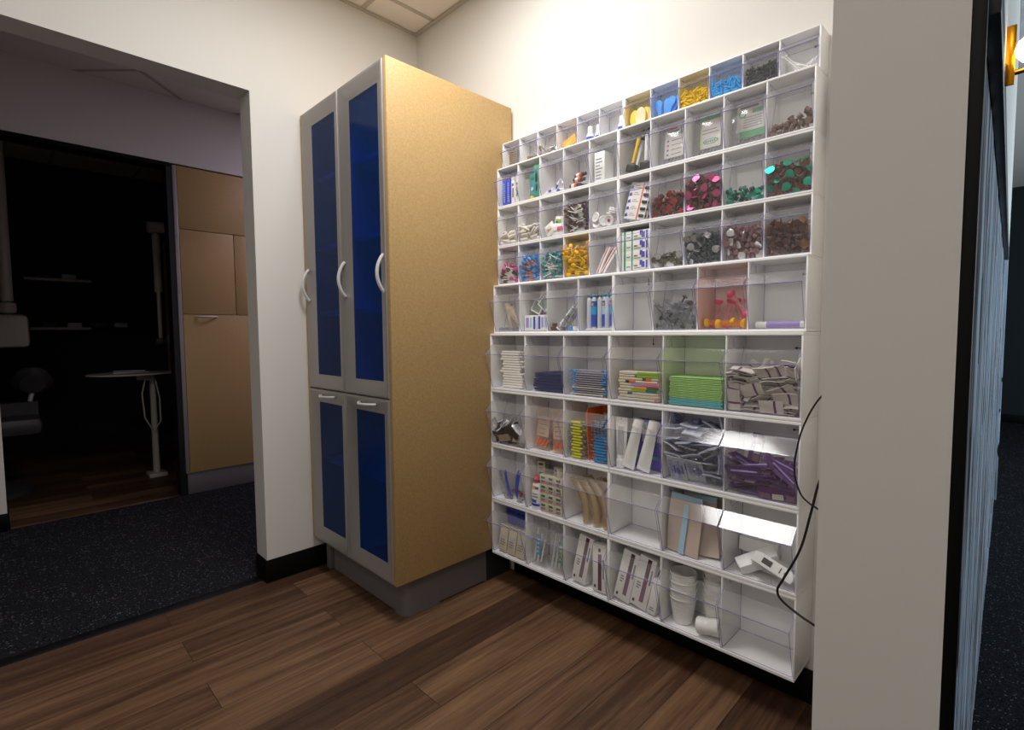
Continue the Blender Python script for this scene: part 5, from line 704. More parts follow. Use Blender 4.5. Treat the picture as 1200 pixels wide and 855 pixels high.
@item('foam_cup', 'cup')
def _():
    prof = [(0, 0), (.030, 0)]
    for k in range(6): prof += [(.030 + .0018*k + .0012, .004 + k*.012), (.030 + .0018*k + .0003, .013 + k*.012)]
    prof += [(.042, .078), (.0435, .080), (.0435, .083), (.0405, .083), (.028, .003), (0, .003)]
    return MB().lathe(prof, 'white', 24), []
@item('wrapped_roll', 'paper roll')
def _():
    return MB().lathe([(0, -.034), (.023, -.034), (.026, -.031), (.026, -.012), (.0245, -.010), (.0245, .010), (.026, .012), (.026, .031), (.023, .034), (0, .034)], 'white', 20), []
# ------------------------------------------------------------------ setting: materials
def tex_coord(nt, scale=(1, 1, 1), rot=(0, 0, 0)):
    g = nd(nt, 'NewGeometry'); mp = nd(nt, 'Mapping'); mp.inputs['Scale'].default_value = scale; mp.inputs['Rotation'].default_value = rot
    nt.links.new(g.outputs['Position'], mp.inputs[0]); return mp.outputs[0]
def ramp(nt, src, stops):
    r = nd(nt, 'ValToRGB'); e = r.color_ramp.elements
    while len(e) < len(stops): e.new(.5)
    for i, (p, c) in enumerate(stops): e[i].position = p; e[i].color = lin(c)
    nt.links.new(src, r.inputs[0]); return r.outputs[0]
def paint(name, col, bump=.03, scale=260, rough=.75):
    m, nt, out = new_mat(name); b = nd(nt, 'BsdfPrincipled', Roughness=rough); b.inputs['Base Color'].default_value = lin(col); b.inputs['Specular IOR Level'].default_value = .25
    n = nd(nt, 'TexNoise', Scale=scale, Detail=2.0); nt.links.new(tex_coord(nt), n.inputs['Vector'])
    bp = nd(nt, 'Bump', Strength=bump, Distance=.002); nt.links.new(n.outputs[0], bp.inputs['Height']); nt.links.new(bp.outputs[0], b.inputs['Normal'])
    nt.links.new(b.outputs[0], out.inputs[0]); return m
def wood_floor(name, dark, mid, light):
    m, nt, out = new_mat(name); b = nd(nt, 'BsdfPrincipled'); b.inputs['Specular IOR Level'].default_value = .35
    v = tex_coord(nt, (1, 1, 1), (0, 0, R(90)))
    br = nd(nt, 'TexBrick', offset=.37, offset_frequency=2, Scale=1.0); nt.links.new(v, br.inputs['Vector'])
    for k, x in (('Color1', (0, 0, 0, 1)), ('Color2', (1, 1, 1, 1)), ('Mortar', (.5, .5, .5, 1))): br.inputs[k].default_value = x
    br.inputs['Mortar Size'].default_value = .0009; br.inputs['Brick Width'].default_value = 1.22; br.inputs['Row Height'].default_value = .152; br.inputs['Bias'].default_value = 0
    # grain runs along y, shifted plank by plank
    sh = nd(nt, 'VectorMath', operation='MULTIPLY_ADD'); nt.links.new(br.outputs[0], sh.inputs[0]); sh.inputs[1].default_value = (3, 7, 1); nt.links.new(tex_coord(nt, (26, 1.5, 1)), sh.inputs[2])
    n1 = nd(nt, 'TexNoise', Scale=1.0, Detail=5.0, Roughness=.62, Distortion=.6); nt.links.new(sh.outputs[0], n1.inputs['Vector'])
    sh2 = nd(nt, 'VectorMath', operation='MULTIPLY_ADD'); nt.links.new(br.outputs[0], sh2.inputs[0]); sh2.inputs[1].default_value = (3, 7, 1); nt.links.new(tex_coord(nt, (160, 5, 1)), sh2.inputs[2])
    n2 = nd(nt, 'TexNoise', Scale=1.0, Detail=3.0); nt.links.new(sh2.outputs[0], n2.inputs['Vector'])
    mx = nd(nt, 'Math', operation='MULTIPLY_ADD'); nt.links.new(n1.outputs[0], mx.inputs[0]); mx.inputs[1].default_value = .62
    m2 = nd(nt, 'Math', operation='MULTIPLY_ADD'); nt.links.new(n2.outputs[0], m2.inputs[0]); m2.inputs[1].default_value = .26
    m3 = nd(nt, 'Math', operation='MULTIPLY'); nt.links.new(br.outputs[0], m3.inputs[0]); m3.inputs[1].default_value = .22
    nt.links.new(m3.outputs[0], m2.inputs[2]); nt.links.new(m2.outputs[0], mx.inputs[2])
    col = ramp(nt, mx.outputs[0], ((.30, dark), (.52, mid), (.82, light)))
    dk = nd(nt, 'Mix', data_type='RGBA'); nt.links.new(br.outputs['Fac'], dk.inputs[0]); nt.links.new(col, dk.inputs[6]); dk.inputs[7].default_value = lin('1c120b')
    nt.links.new(dk.outputs[2], b.inputs['Base Color'])
    rr = nd(nt, 'MapRange'); rr.inputs[3].default_value = .38; rr.inputs[4].default_value = .6; nt.links.new(n2.outputs[0], rr.inputs[0]); nt.links.new(rr.outputs[0], b.inputs['Roughness'])
    bp = nd(nt, 'Bump', Strength=.12, Distance=.002); nt.links.new(n2.outputs[0], bp.inputs['Height']); nt.links.new(bp.outputs[0], b.inputs['Normal'])
    nt.links.new(b.outputs[0], out.inputs[0]); return m
def carpet(name, base, fleck, amount):
    m, nt, out = new_mat(name); b = nd(nt, 'BsdfPrincipled', Roughness=1.0); b.inputs['Specular IOR Level'].default_value = .05
    def cell(sc):
        f = nd(nt, 'VectorMath', operation='FLOOR'); nt.links.new(tex_coord(nt, sc), f.inputs[0])
        w = nd(nt, 'TexWhiteNoise', noise_dimensions='3D'); nt.links.new(f.outputs[0], w.inputs['Vector']); return w.outputs[0]
    big = nd(nt, 'TexNoise', Scale=1.0, Detail=2.0); nt.links.new(tex_coord(nt, (60, 7, 1)), big.inputs['Vector'])
    big2 = nd(nt, 'TexNoise', Scale=1.0, Detail=2.0); nt.links.new(tex_coord(nt, (7, 60, 1)), big2.inputs['Vector'])
    mxx = nd(nt, 'Math', operation='MAXIMUM'); nt.links.new(big.outputs[0], mxx.inputs[0]); nt.links.new(big2.outputs[0], mxx.inputs[1])
    th = nd(nt, 'MapRange'); nt.links.new(mxx.outputs[0], th.inputs[0]); th.inputs[1].default_value = .50; th.inputs[2].default_value = .80; th.inputs[3].default_value = 1.0; th.inputs[4].default_value = amount
    gt = nd(nt, 'Math', operation='GREATER_THAN'); nt.links.new(cell((300, 230, 1)), gt.inputs[0]); nt.links.new(th.outputs[0], gt.inputs[1])
    gr = cell((330, 330, 1))
    c0 = ramp(nt, gr, ((0, base), (1, '2b2b2f')))
    mix = nd(nt, 'Mix', data_type='RGBA'); nt.links.new(gt.outputs[0], mix.inputs[0]); nt.links.new(c0, mix.inputs[6]); mix.inputs[7].default_value = lin(fleck)
    nt.links.new(mix.outputs[2], b.inputs['Base Color'])
    bp = nd(nt, 'Bump', Strength=.5, Distance=.003); nt.links.new(gr, bp.inputs['Height']); nt.links.new(bp.outputs[0], b.inputs['Normal'])
    nt.links.new(b.outputs[0], out.inputs[0]); return m
def speckled(name, a, b_, rough=.5):
    m, nt, out = new_mat(name); b = nd(nt, 'BsdfPrincipled', Roughness=rough); b.inputs['Specular IOR Level'].default_value = .4
    n = nd(nt, 'TexNoise', Scale=150.0, Detail=4.0, Roughness=.7); nt.links.new(tex_coord(nt), n.inputs['Vector'])
    nt.links.new(ramp(nt, n.outputs[0], ((.3, a), (.7, b_))), b.inputs['Base Color'])
    nt.links.new(b.outputs[0], out.inputs[0]); return m
def weathered(name):
    m, nt, out = new_mat(name); b = nd(nt, 'BsdfPrincipled', Roughness=.9); b.inputs['Specular IOR Level'].default_value = .1
    n = nd(nt, 'TexNoise', Scale=1.0, Detail=5.0, Roughness=.65); nt.links.new(tex_coord(nt, (14, 20, 1.3)), n.inputs['Vector'])
    n2 = nd(nt, 'TexNoise', Scale=1.0, Detail=2.0); nt.links.new(tex_coord(nt, (20, 34, 5)), n2.inputs['Vector'])
    c = ramp(nt, n.outputs[0], ((.36, '2a2625'), (.45, '6f6967'), (.53, '8b98a4'), (.68, 'b4c2ce')))
    gt = nd(nt, 'Math', operation='GREATER_THAN'); nt.links.new(n2.outputs[0], gt.inputs[0]); gt.inputs[1].default_value = .61
    mix = nd(nt, 'Mix', data_type='RGBA'); nt.links.new(gt.outputs[0], mix.inputs[0]); nt.links.new(c, mix.inputs[6]); mix.inputs[7].default_value = lin('1a1614')
    nt.links.new(mix.outputs[2], b.inputs['Base Color']); nt.links.new(b.outputs[0], out.inputs[0]); return m

WALL = paint('wall_paint', 'dcd8d1')
CEIL = paint('ceiling_tile', 'e9e3da', .25, 420, .9)
FLOOR = wood_floor('walnut_plank', '291b13', '4e3626', '86664a')
CARPET = carpet('flecked_carpet', '08080a', '66666a', .86)
BASE = plain('rubber_baseboard', '020202', .55, 0, .2)
MDF = speckled('tan_fibreboard', 'a98958', 'bf9f6c')
MATS['mdf'] = MDF; MATS['wall'] = WALL; MATS['ceil'] = CEIL; MATS['base'] = BASE
MATS['blue_glass'] = clear('blue_glass', '7c9fe0', .22, '35609f', .22, .12)
MATS['weathered'] = weathered('weathered_blue_board')
MATS['glow'] = plain('lamp_glow', 'ffe2b0', .5, 0, .5, 9)
MATS['frosted'] = plain('panel_diffuser', 'fff4e6', .5, 0, .5, 0)
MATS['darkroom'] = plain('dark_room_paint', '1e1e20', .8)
MATS['darkfloor'] = FLOOR

CEIL_Z = 2.64; XL = -1.9116; XH = -3.60; HW = .12
def wallbox(name, *boxes, m='wall'):
    b = MB()
    for q in boxes: b.box(*q, m)
    return struct(name, b)
# walls: bin wall (y=0), left wall with the doorway (x=XL), end of the right partition, and what encloses the rooms
wallbox('wall_bins', (XL - HW, .232, 0, .12, 0, 2.75))
wallbox('wall_left', (XL - HW, XL, -.84, 0, 0, 2.75), (XL - HW, XL, -2.15, -.84, 2.098, 2.75), (XL - HW, XL, -3.4, -2.15, 0, 2.75))
wallbox('wall_right', (.232, .3565, -.918, -.903, 0, 2.75), (.232, .335, -.903, .12, 0, 2.75))
wallbox('wall_back', (-5.9, 3.7, -3.52, -3.4, 0, 2.75))
wallbox('wall_hall', (XH - HW, XH, -3.4, -1.634, 0, 2.75), (XH - HW, XH, -1.634, -.30, 2.216, 2.75), (XH - HW, XH, -.30, 2.2, 0, 2.75))
wallbox('wall_hall_end', (XH, XL - HW, 2.1, 2.2, 0, 2.75))
wallbox('wall_east', (3.6, 3.7, -3.4, 7.0, 0, 2.9))
DARKW = paint('dark_wall_paint', '1b2324', .02)
MATS['darkw'] = DARKW
wallbox('wall_far', (-1.2, 3.7, 6.66, 6.78, 0, 2.9), m='darkw')
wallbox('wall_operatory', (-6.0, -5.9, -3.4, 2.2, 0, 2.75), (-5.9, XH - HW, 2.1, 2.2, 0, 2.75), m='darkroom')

def grid_ceiling(name, x0, x1, y0, y1, z, ox, oy, m=CEIL):
    b = MB().box(x0, x1, y0, y1, z, z + .1, m)
    t = .012
    k = math.ceil((x0 - ox)/.61)
    while ox + k*.61 < x1: b.box(ox + k*.61 - t, ox + k*.61 + t, y0, y1, z - .0015, z - .0002, 'tile_edge'); k += 1
    k = math.ceil((y0 - oy)/.61)
    while oy + k*.61 < y1: b.box(x0, x1, oy + k*.61 - t, oy + k*.61 + t, z - .0028, z - .0016, 'tile_edge'); k += 1
    return struct(name, b)
grid_ceiling('ceiling_room', XL, 3.6, -3.4, 0, CEIL_Z, -1.741, -.319)
b = MB().box(XL, .232, -.022, -.0005, CEIL_Z - .006, CEIL_Z - .003, 'tile_edge').box(XL + .0005, XL + .022, -3.4, -.022, CEIL_Z - .006, CEIL_Z - .003, 'tile_edge')
struct('trim_ceiling_angle', b)
def diagonal_ceiling(name, x0, x1, y0, y1, z, px_, py_):
    """lay-in ceiling whose grid runs at 45 degrees through the point (px_, py_)"""
    b = MB().box(x0, x1, y0, y1, z, z + .1, CEIL); t = .012*math.sqrt(2)
    for sgn, zz in ((1, .0002), (-1, .0016)):
        for k in range(-8, 9):
            c = py_ - sgn*px_ + k*.61*math.sqrt(2)          # bar: y = sgn*x + c
            xs = sorted((sgn*(y0 + t - c), sgn*(y1 - t - c))); a, e = max(x0 + .002, xs[0]), min(x1 - .002, xs[1])
            if e - a > .02: b.prism([(a, sgn*a + c - t), (e, sgn*e + c - t), (e, sgn*e + c + t), (a, sgn*a + c + t)], 'z', z - zz - .0012, z - zz, 'tile_edge')
    return struct(name, b)
diagonal_ceiling('ceiling_hall', XH, XL - HW, -3.4, 2.1, CEIL_Z, -3.33, -.96)
grid_ceiling('ceiling_operatory', -5.9, XH - HW, -3.4, 2.1, CEIL_Z, -4.2, -.6)
grid_ceiling('ceiling_reception', .3565, 3.6, 0, 6.66, 2.70, .75, .3, paint('reception_ceiling', '8b9499', .2, 300))
b = MB().box(-1.2, .3565, .12, 6.66, 2.70, 2.8, 'ceil'); struct('ceiling_reception_side', b)

struct('floor_room', MB().box(XL - .058, .36, -3.4, 0, -.05, 0, FLOOR))
struct('floor_hall', MB().box(XH - .02, XL - .058, -3.4, 2.1, -.05, 0, CARPET))
struct('floor_operatory', MB().box(-5.9, XH - .02, -3.4, 2.1, -.05, 0, FLOOR))
struct('floor_reception', MB().box(.36, 3.6, -3.4, 6.66, -.05, 0, CARPET).box(-1.2, .36, .12, 6.66, -.05, 0, CARPET))
struct('trim_floor_strip', MB().prism([(XL - .085, 0), (XL - .032, 0), (XL - .040, .006), (XL - .078, .006)], 'y', -2.15, -.84, 'base'))
def base(name, *boxes):
    b = MB()
    for q in boxes: b.box(*q, 0, .100, 'base', .002)
    return struct(name, b)
base('baseboard_left', (XL, XL + .008, -.848, -.0), (XL - HW, XL, -.848, -.84))
base('baseboard_bins', (-1.21, .225, -.010, -.001))
base('baseboard_right', (.224, .232, -.926, -.002), (.232, .3565, -.926, -.918))
base('baseboard_hall', (XH, XH + .008, -3.4, -1.634), (XH - HW, XH, -1.634, -1.626))
base('baseboard_far', (-1.2, 3.6, 6.648, 6.658))
# dark frame round the operatory opening
struct('trim_operatory_head', MB().box(XH - HW, XH + .004, -1.634, -.775, 2.190, 2.214, BASE))

# ------------------------------------------------------------------ tall supply cabinet in the corner
def rect_frame(x0, x1, z0, z1, prof, m):
    """mitred frame: prof = [(inset, y)] closed loop swept round the rectangle"""
    b = MB(); rings = []
    for s, y in prof: rings.append([b.v(p) for p in ((x0+s, y, z0+s), (x1-s, y, z0+s), (x1-s, y, z1-s), (x0+s, y, z1-s))])
    n = len(prof)
    for i in range(n):
        A, B = rings[i], rings[(i+1) % n]
        for k in range(4):
            j = (k+1) % 4; b.f([A[k], A[j], B[j], B[k]], m)
    bmesh.ops.recalc_face_normals(b.bm, faces=b.bm.faces[:])
    return b
def bow(p0, p1, out, r, m, n=12):
    """bow pull from p0 to p1, arching by vector out"""
    p0, p1, out = Vector(p0), Vector(p1), Vector(out); pts = []
    for k in range(n+1):
        t = k/n; pts.append(p0.lerp(p1, t) + out*math.sin(math.pi*t)**.75 if 0 < k < n else p0.lerp(p1, t))
    return MB().tube(pts, r, m, 8)
cab = thing('supply_cabinet', 'tall tan supply cabinet with four blue glass doors, standing in the corner', 'cabinet', Matrix.Translation((XL, 0, 0)))
CT = Matrix.Translation((-XL, 0, 0))
cb = MB(); cb.T = CT
CX0, CX1, CF, CZ0, CZ1 = XL + .003, -1.2020, -.616, .152, 2.053
cb.box(CX1 - .019, CX1, -.6325, -.0135, CZ0, CZ1, 'mdf', .0012).box(CX0, CX0 + .019, -.6325, -.0135, CZ0, CZ1, 'mdf', .0012)
cb.box(CX0 + .019, CX1 - .019, CF, -.0135, CZ1 - .019, CZ1 - .0005, 'mdf').box(CX0 + .019, CX1 - .019, CF, -.0135, CZ0 + .0005, CZ0 + .019, 'mdf')
cb.box(CX0 + .019, CX1 - .019, -.022, -.0135, CZ0 + .019, CZ1 - .019, 'white')
cb.box((CX0 + CX1)/2 - .009, (CX0 + CX1)/2 + .009, CF, -.022, CZ0 + .019, CZ1 - .019, 'white')
obj('carcass', cb, cab)
for z in (.50, .838, 1.17, 1.46, 1.76):
    for s in (0, 1):
        sb = MB(); sb.T = CT; xm = (CX0 + CX1)/2
        x0, x1 = (CX0 + .0195, xm - .0095) if s == 0 else (xm + .0095, CX1 - .0195)
        obj('shelf', sb.box(x0, x1, -.58 if z != .838 else -.612, -.0225, z, z + .02, 'white', .001), cab)
DX = [(CX0 + .0205, (CX0 + CX1)/2 - .0015), ((CX0 + CX1)/2 + .0015, CX1 - .0200)]
for up in (1, 0):
    z0, z1 = (.850, CZ1 - .002) if up else (CZ0 + .002, .847)
    for s, (x0, x1) in enumerate(DX):
        fr = rect_frame(x0, x1, z0, z1, [(0, -.617), (0, -.632), (.003, -.6365), (.007, -.6375), (.013, -.6370), (.052, -.6205), (.056, -.6203), (.060, -.6190), (.060, -.6165)], 'aluminium')
        fr.bm.transform(CT)
        dr = obj('door', fr, cab)
        g = MB(); g.T = CT; g.box(x0 + .059, x1 - .059, -.6182, -.6167, z0 + .059, z1 - .059, 'blue_glass'); go = obj('glass_pane', g, dr); go['label'] = 'blue glass pane'
        if up:
            hs = [x0 + .022] if s == 0 else [x0 + .022, x1 - .018]
            for hx in hs:
                zc = 1.305
                h = bow((hx, -.634, zc - .068), (hx, -.634, zc + .068), (0, -.028, 0), .0066, 'chrome'); h.bm.transform(CT); obj('handle', h, dr)['label'] = 'silver bow handle'
        else:
            xc = (x0 + x1)/2 + .01; h = bow((xc - .062, -.634, z1 - .026), (xc + .062, -.634, z1 - .026), (0, -.030, 0), .0055, 'chrome'); h.bm.transform(CT); obj('handle', h, dr)['label'] = 'silver bow handle'
pl = MB(); pl.T = CT
def rc(x0, x1, y0, r=.04):
    """plinth outline with a rounded front right corner, floor plan"""
    return [(x0, y0)] + [(x1 - r + r*math.sin(a), y0 + r - r*math.cos(a)) for a in [R(90*k/8) for k in range(9)]]
pl.prism(rc(-1.815, -1.232, -.578) + [(-1.232, -.015), (-1.815, -.015)], 'z', .006, .1515, 'toe_grey', None, True); obj('plinth', pl, cab)
pl = MB(); pl.T = CT; out = rc(-1.30, -1.229, -.581, .043) + [(-1.229, -.42)]; inn = [(-1.2325, -.42)] + [(x - .0035 if x > -1.26 else x, y + .0035) for x, y in rc(-1.30, -1.229, -.581, .043)][::-1]
pl.prism(out + inn, 'z', .0005, .1512, 'toe_grey', None, True); obj('corner_plinth', pl, cab)
pl = MB(); pl.T = CT; pl.box(-1.870, -1.832, -.590, -.560, .0005, .150, 'toe_grey', .003); obj('end_plinth', pl, cab)
pl = MB(); pl.T = CT; pl.box(-1.2318, -1.2285, -.17, -.165, .0005, .150, 'toe_grey').box(-1.2318, -1.2300, -.165, -.02, .0005, .150, 'toe_dark'); obj('side_plinth', pl, cab)

# ------------------------------------------------------------------ tilt-bin units on the wall
def cup_mesh(g, tint):
    w, d, h, p = g['w'], g['d'], g['h'], g['p']; t = .0018; e = 'clear_edge'
    x0, x1 = .0008, w - .0008; zb = .0006; zl = .65*h; zt = .83*h; y0 = .0045
    b = MB(); bb, bt = g['bb'] + .0024, g['bt'] + .0024
    b.panel((x0, y0, zb), (x1, y0, zb), (x1, bb, zb), (x0, bb, zb), -t, tint, e)                 # floor
    b.panel((x0, y0, zb), (x1, y0, zb), (x1, -p, zl), (x0, -p, zl), t, tint, e)                  # leaning front
    b.panel((x0, -p, zl), (x1, -p, zl), (x1, y0, zt), (x0, y0, zt), t, tint, e)                  # lip sloping back up
    b.tube([(x0, -p + .0008, zl), (x1, -p + .0008, zl)], .0013, e, 6)
    b.panel((x0, bb, zb), (x1, bb, zb), (x1, bt, .80*h), (x0, bt, .80*h), -t, tint, e)           # back
    poly = [(y0 + .002, zb + t), (bb, zb + t), (bt, .80*h), (bt, .84*h), (min(bt*.5, .05), .84*h), (min(bt*.5, .05) - .004, .97*h), (.012, .97*h), (.010, zt), (y0, zt), (-p + .002, zl)]
    b.prism(poly, 'x', x0, x0 + t, tint, e); b.prism(poly, 'x', x1 - t, x1, tint, e)
    return b.mesh('tilt_bin')
BOUNCE_TINT = {(1, 7): 'clear_yellow_bounce', (1, 8): 'clear_blue_bounce', (1, 9): 'clear_yellow_bounce', (1, 10): 'clear_blue_bounce', (4, 4): 'clear_yellow_bounce', (5, 7): 'clear_pink_bounce', (6, 5): 'clear_green_bounce'}  # colour bounced from the contents, put into the clear plastic as a tint
CUPS = {}
NUMW = {6: 'six', 5: 'five', 4: 'four', 3: 'three'}
def keyhole(vert):
    b = MB(); A = TR(0, -.0004, 0, 90)
    b.lathe([(0, -.0004), (.0036, -.0004), (.0036, .0003), (0, .0003)], 'darkgrey', 10, A)
    b.box(-.0012, .0012, -.0007, 0, .002, .022, 'darkgrey') if vert else b.box(.002, .022, -.0007, 0, -.0012, .0012, 'darkgrey')
    return b.mesh('mounting_slot')
KH = [keyhole(0), keyhole(1)]
for i in range(9):
    n, H, D, t = ROW_N[i], ROW_H[i], ROW_D[i], ROW_T[i]
    for un in range(2):
        x0 = -2*UNIT_W + un*UNIT_W; z0 = ROW_TOP[i] - H
        u = thing('tilt_bin_unit', 'white tilt-bin unit of %s clear bins, %s row, %s half' % (NUMW[n], rowname(i+1), ('left', 'right')[un]), 'storage unit', Matrix.Translation((x0, -.001, z0)), 'tilt-bin units on the wall')
        hb = MB(); W = UNIT_W; f = -D + .001; bv = .0009
        hb.box(.0006, W - .0006, f, 0, .0004, .0004 + t, 'white_plastic', bv); hb.box(.0006, W - .0006, f, 0, H - .0004 - t, H - .0004, 'white_plastic', bv)
        for xx in (.0006, W - .0006 - SIDE_T): hb.box(xx, xx + SIDE_T, f, 0, .0004 + t, H - .0004 - t, 'white_plastic', .0007)
        hb.box(.0006 + SIDE_T, W - .0006 - SIDE_T, -.003, 0, .0004 + t, H - .0004 - t, 'white_plastic')
        for k in range(1, n):
            g = bin_geo(i+1, un*n + k + 1); xd = g['x'] - .004 - x0; hb.box(xd + .0004, xd + .0036, f + .0006, -.003, .0004 + t, H - .0004 - t, 'white_plastic', .0007)
        obj('housing', hb, u)
        for k in range(n):
            c = un*n + k + 1; g = bin_geo(i+1, c); tint = BOUNCE_TINT.get((i+1, c), 'clear')
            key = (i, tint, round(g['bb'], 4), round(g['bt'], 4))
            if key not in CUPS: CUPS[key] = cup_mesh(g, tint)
            cu = bpy.data.objects.new('tilt_bin', CUPS[key]); COL.objects.link(cu); cu.parent = u
            cu.location = (g['x'] - x0, g['y'] + .001, g['z'] - z0)
            if tint != 'clear': cu['label'] = tint.split('_')[1] + ' bounce-tinted clear bin'
        g = bin_geo(i+1, un*n + n)
        for vert, fx in ((0, .72), (1, .40)) if i > 3 else ((0, .72),):
            if vert and (i, un) not in ((4, 0), (4, 1), (5, 0), (5, 1)): continue
            o = bpy.data.objects.new('mounting_slot', KH[vert]); COL.objects.link(o); o.parent = u
            gg = bin_geo(i+1, un*n + (1 if vert else n)); o.location = (gg['x'] - x0 + gg['w']*fx, -.0031, H*(.80 if not vert else .83)); o['label'] = 'dark keyhole slot'

# ------------------------------------------------------------------ right of the units: cords, holder, partition end
def cord(name, label, pts, r=.0032):
    P_ = [Vector(p) for p in pts]; out = []
    for i in range(len(P_) - 1):
        a, b_, c, d = P_[max(i-1, 0)], P_[i], P_[i+1], P_[min(i+2, len(P_)-1)]
        for k in range(8):
            t = k/8; out.append(.5*((2*b_) + (c-a)*t + (2*a-5*b_+4*c-d)*t*t + (3*b_-a-3*c+d)*t**3))
    out.append(P_[-1])
    return tag(obj(name, MB().tube(out, r, 'rubber', 8)), label, 'cord')
CAM_P = Vector((.408, -1.6359, 1.0877))
yaw, pitch, roll = .784088, .0623334, -.0075310
f_ = Vector((-math.sin(yaw)*math.cos(pitch), math.cos(yaw)*math.cos(pitch), -math.sin(pitch))); r_ = Vector((math.cos(yaw), math.sin(yaw), 0)); u_ = r_.cross(f_)
CAM_AX = (math.cos(roll)*r_ + math.sin(roll)*u_, -math.sin(roll)*r_ + math.cos(roll)*u_, f_)
c1 = [Vector((0.0576, -0.2050, 0.9264)), Vector((0.0215, -0.2050, 0.8542)), Vector((0.0055, -0.2050, 0.7886)), Vector((0.0010, -0.2050, 0.7259)), Vector((0.0162, -0.2050, 0.6735)), Vector((0.0382, -0.2050, 0.6520)), Vector((0.0556, -0.2050, 0.6430))]
cord('power_cord', 'thin black cord looping beside the purple packets, upper of the two', [(.2318, -.15, c1[0].z + .10), (.12, -.19, c1[0].z + .055)] + c1 + [(.10, -.19, c1[-1].z - .035), (.2318, -.15, c1[-1].z - .05)], .0022)
c2 = [Vector((0.0640, -0.2170, 0.7252)), Vector((0.0456, -0.2170, 0.6393)), Vector((0.0230, -0.2170, 0.5343)), Vector((-0.0150, -0.2170, 0.4432)), Vector((-0.0287, -0.2170, 0.4086)), Vector((-0.0178, -0.2170, 0.3849)), Vector((0.0234, -0.2170, 0.3619)), Vector((0.0607, -0.2170, 0.3478))]
cord('power_cord', 'black cord hanging down across the bottom bins, lower of the two', [(.2318, -.16, c2[0].z + .14), (.10, -.19, c2[0].z + .09)] + c2 + [(.10, -.2, c2[-1].z - .03), (.2318, -.16, c2[-1].z - .04)], .0030)
hb = MB(); hb.prism([(-.060, 1.60), (-.001, 1.60), (-.001, 1.76), (-.040, 1.76), (-.044, 1.68)], 'x', .035, .20, 'white_plastic')
hd = obj('wall_dispenser', hb); tag(hd, 'white flared wall dispenser half hidden behind the grey wall edge', 'dispenser')

# ------------------------------------------------------------------ hall cabinet
hc = thing('hall_cabinet', 'tall tan cabinet with bow handle, built into the hall wall', 'cabinet', Matrix.Translation((XH, -.55, 0)))
HT = Matrix.Translation((-XH, .55, 0))
def part(name, parent, fn, label=None, T=HT):
    b = MB(); b.T = T; fn(b); o = obj(name, b, parent)
    if label: o['label'] = label
    return o
part('carcass', hc, lambda b: b.box(XH - .36, XH - .021, -.738, -.3005, .146, 2.21, 'mdf'))
part('edge_strip', hc, lambda b: b.box(XH - .12, XH + .001, -.762, -.7385, .146, 2.205, 'aluminium', .002), 'aluminium edge strip')
part('side_post', hc, lambda b: b.box(XH - .12, XH - .004, -.795, -.7625, .0, 2.189, 'black'), 'black side post')
for nm, y0, y1, z0, z1 in (('door', -.736, -.302, 1.797, 2.205), ('door', -.736, -.407, 1.231, 1.793), ('door', -.403, -.302, 1.231, 1.793), ('door', -.736, -.302, .148, 1.227)):
    dd = part(nm, hc, lambda b: b.box(XH - .020, XH, y0, y1, z0, z1, 'mdf', .0012))
    if z0 == .148:
        h = bow((XH, -.66, 1.214), (XH, -.53, 1.214), (.028, 0, 0), .0055, 'chrome'); h.bm.transform(HT); obj('handle', h, dd)['label'] = 'silver bow handle'
part('plinth', hc, lambda b: b.box(XH - .34, XH - .008, -.752, -.3005, 0, .144, 'toe_grey', .004))

# ------------------------------------------------------------------ dark treatment room behind the hall
XO = -4.35
a = Vector((-4.3500, -0.9430, 0.8082)); post_t = Vector((-4.3500, -0.7827, 0.6793)); post_b = Vector((-4.3500, -0.7935, 0.0317))
tt = thing('instrument_table', 'pale oval instrument table on a post, in the dark room', 'table', Matrix.Translation((post_b.x, post_b.y, 0)))
TT = Matrix.Translation((-post_b.x, -post_b.y, 0)); c0 = Vector((XO, a.y, a.z))
n = 28
part('table_top', tt, lambda b: b.prism([(c0.x + .20*math.cos(2*math.pi*k/n), c0.y + .02 + .27*math.sin(2*math.pi*k/n)) for k in range(n)], 'z', c0.z - .011, c0.z, 'dental_grey', None, True), None, TT)
part('post', tt, lambda b: b.cyl((post_b.x, post_b.y, .03), (post_b.x, post_b.y, c0.z - .05), .024, 'dental_grey', .020, 14), None, TT)
part('foot', tt, lambda b: b.box(post_b.x - .07, post_b.x + .07, post_b.y - .06, post_b.y + .06, 0, .03, 'dental_grey', .006), None, TT)
part('bracket', tt, lambda b: b.tube([(post_b.x, post_b.y, c0.z - .055), (c0.x, c0.y + .14, c0.z - .04), (c0.x, c0.y + .05, c0.z - .038)], [.024, .026, .020], 'dental_grey', 10), None, TT)
part('hose', tt, lambda b: b.tube([(c0.x + .05, c0.y + .10, c0.z - .03), (c0.x + .06, c0.y + .07, c0.z - .16), (c0.x + .06, c0.y + .08, c0.z - .34), (c0.x + .06, c0.y + .13, c0.z - .45), (c0.x + .06, c0.y + .18, c0.z - .38), (c0.x + .06, c0.y + .18, c0.z - .2), (c0.x + .05, c0.y + .16, c0.z - .06)], .006, 'dental_grey', 8), 'looping grey hose', TT)
tag(obj('instrument_tray', MB().box(c0.x - .08, c0.x + .08, c0.y - .10, c0.y + .12, c0.z + .0005, c0.z + .012, 'aluminium', .003).cyl((c0.x - .05, c0.y - .08, c0.z + .016), (c0.x + .05, c0.y + .1, c0.z + .016), .004, 'chrome')), 'metal instrument tray lying on the oval table', 'tray')
p0 = Vector((-4.3500, -0.7251, 1.9100)); p1 = Vector((-4.3500, -0.7347, 1.4224)); p2 = Vector((-4.3500, -0.7497, 1.0678))
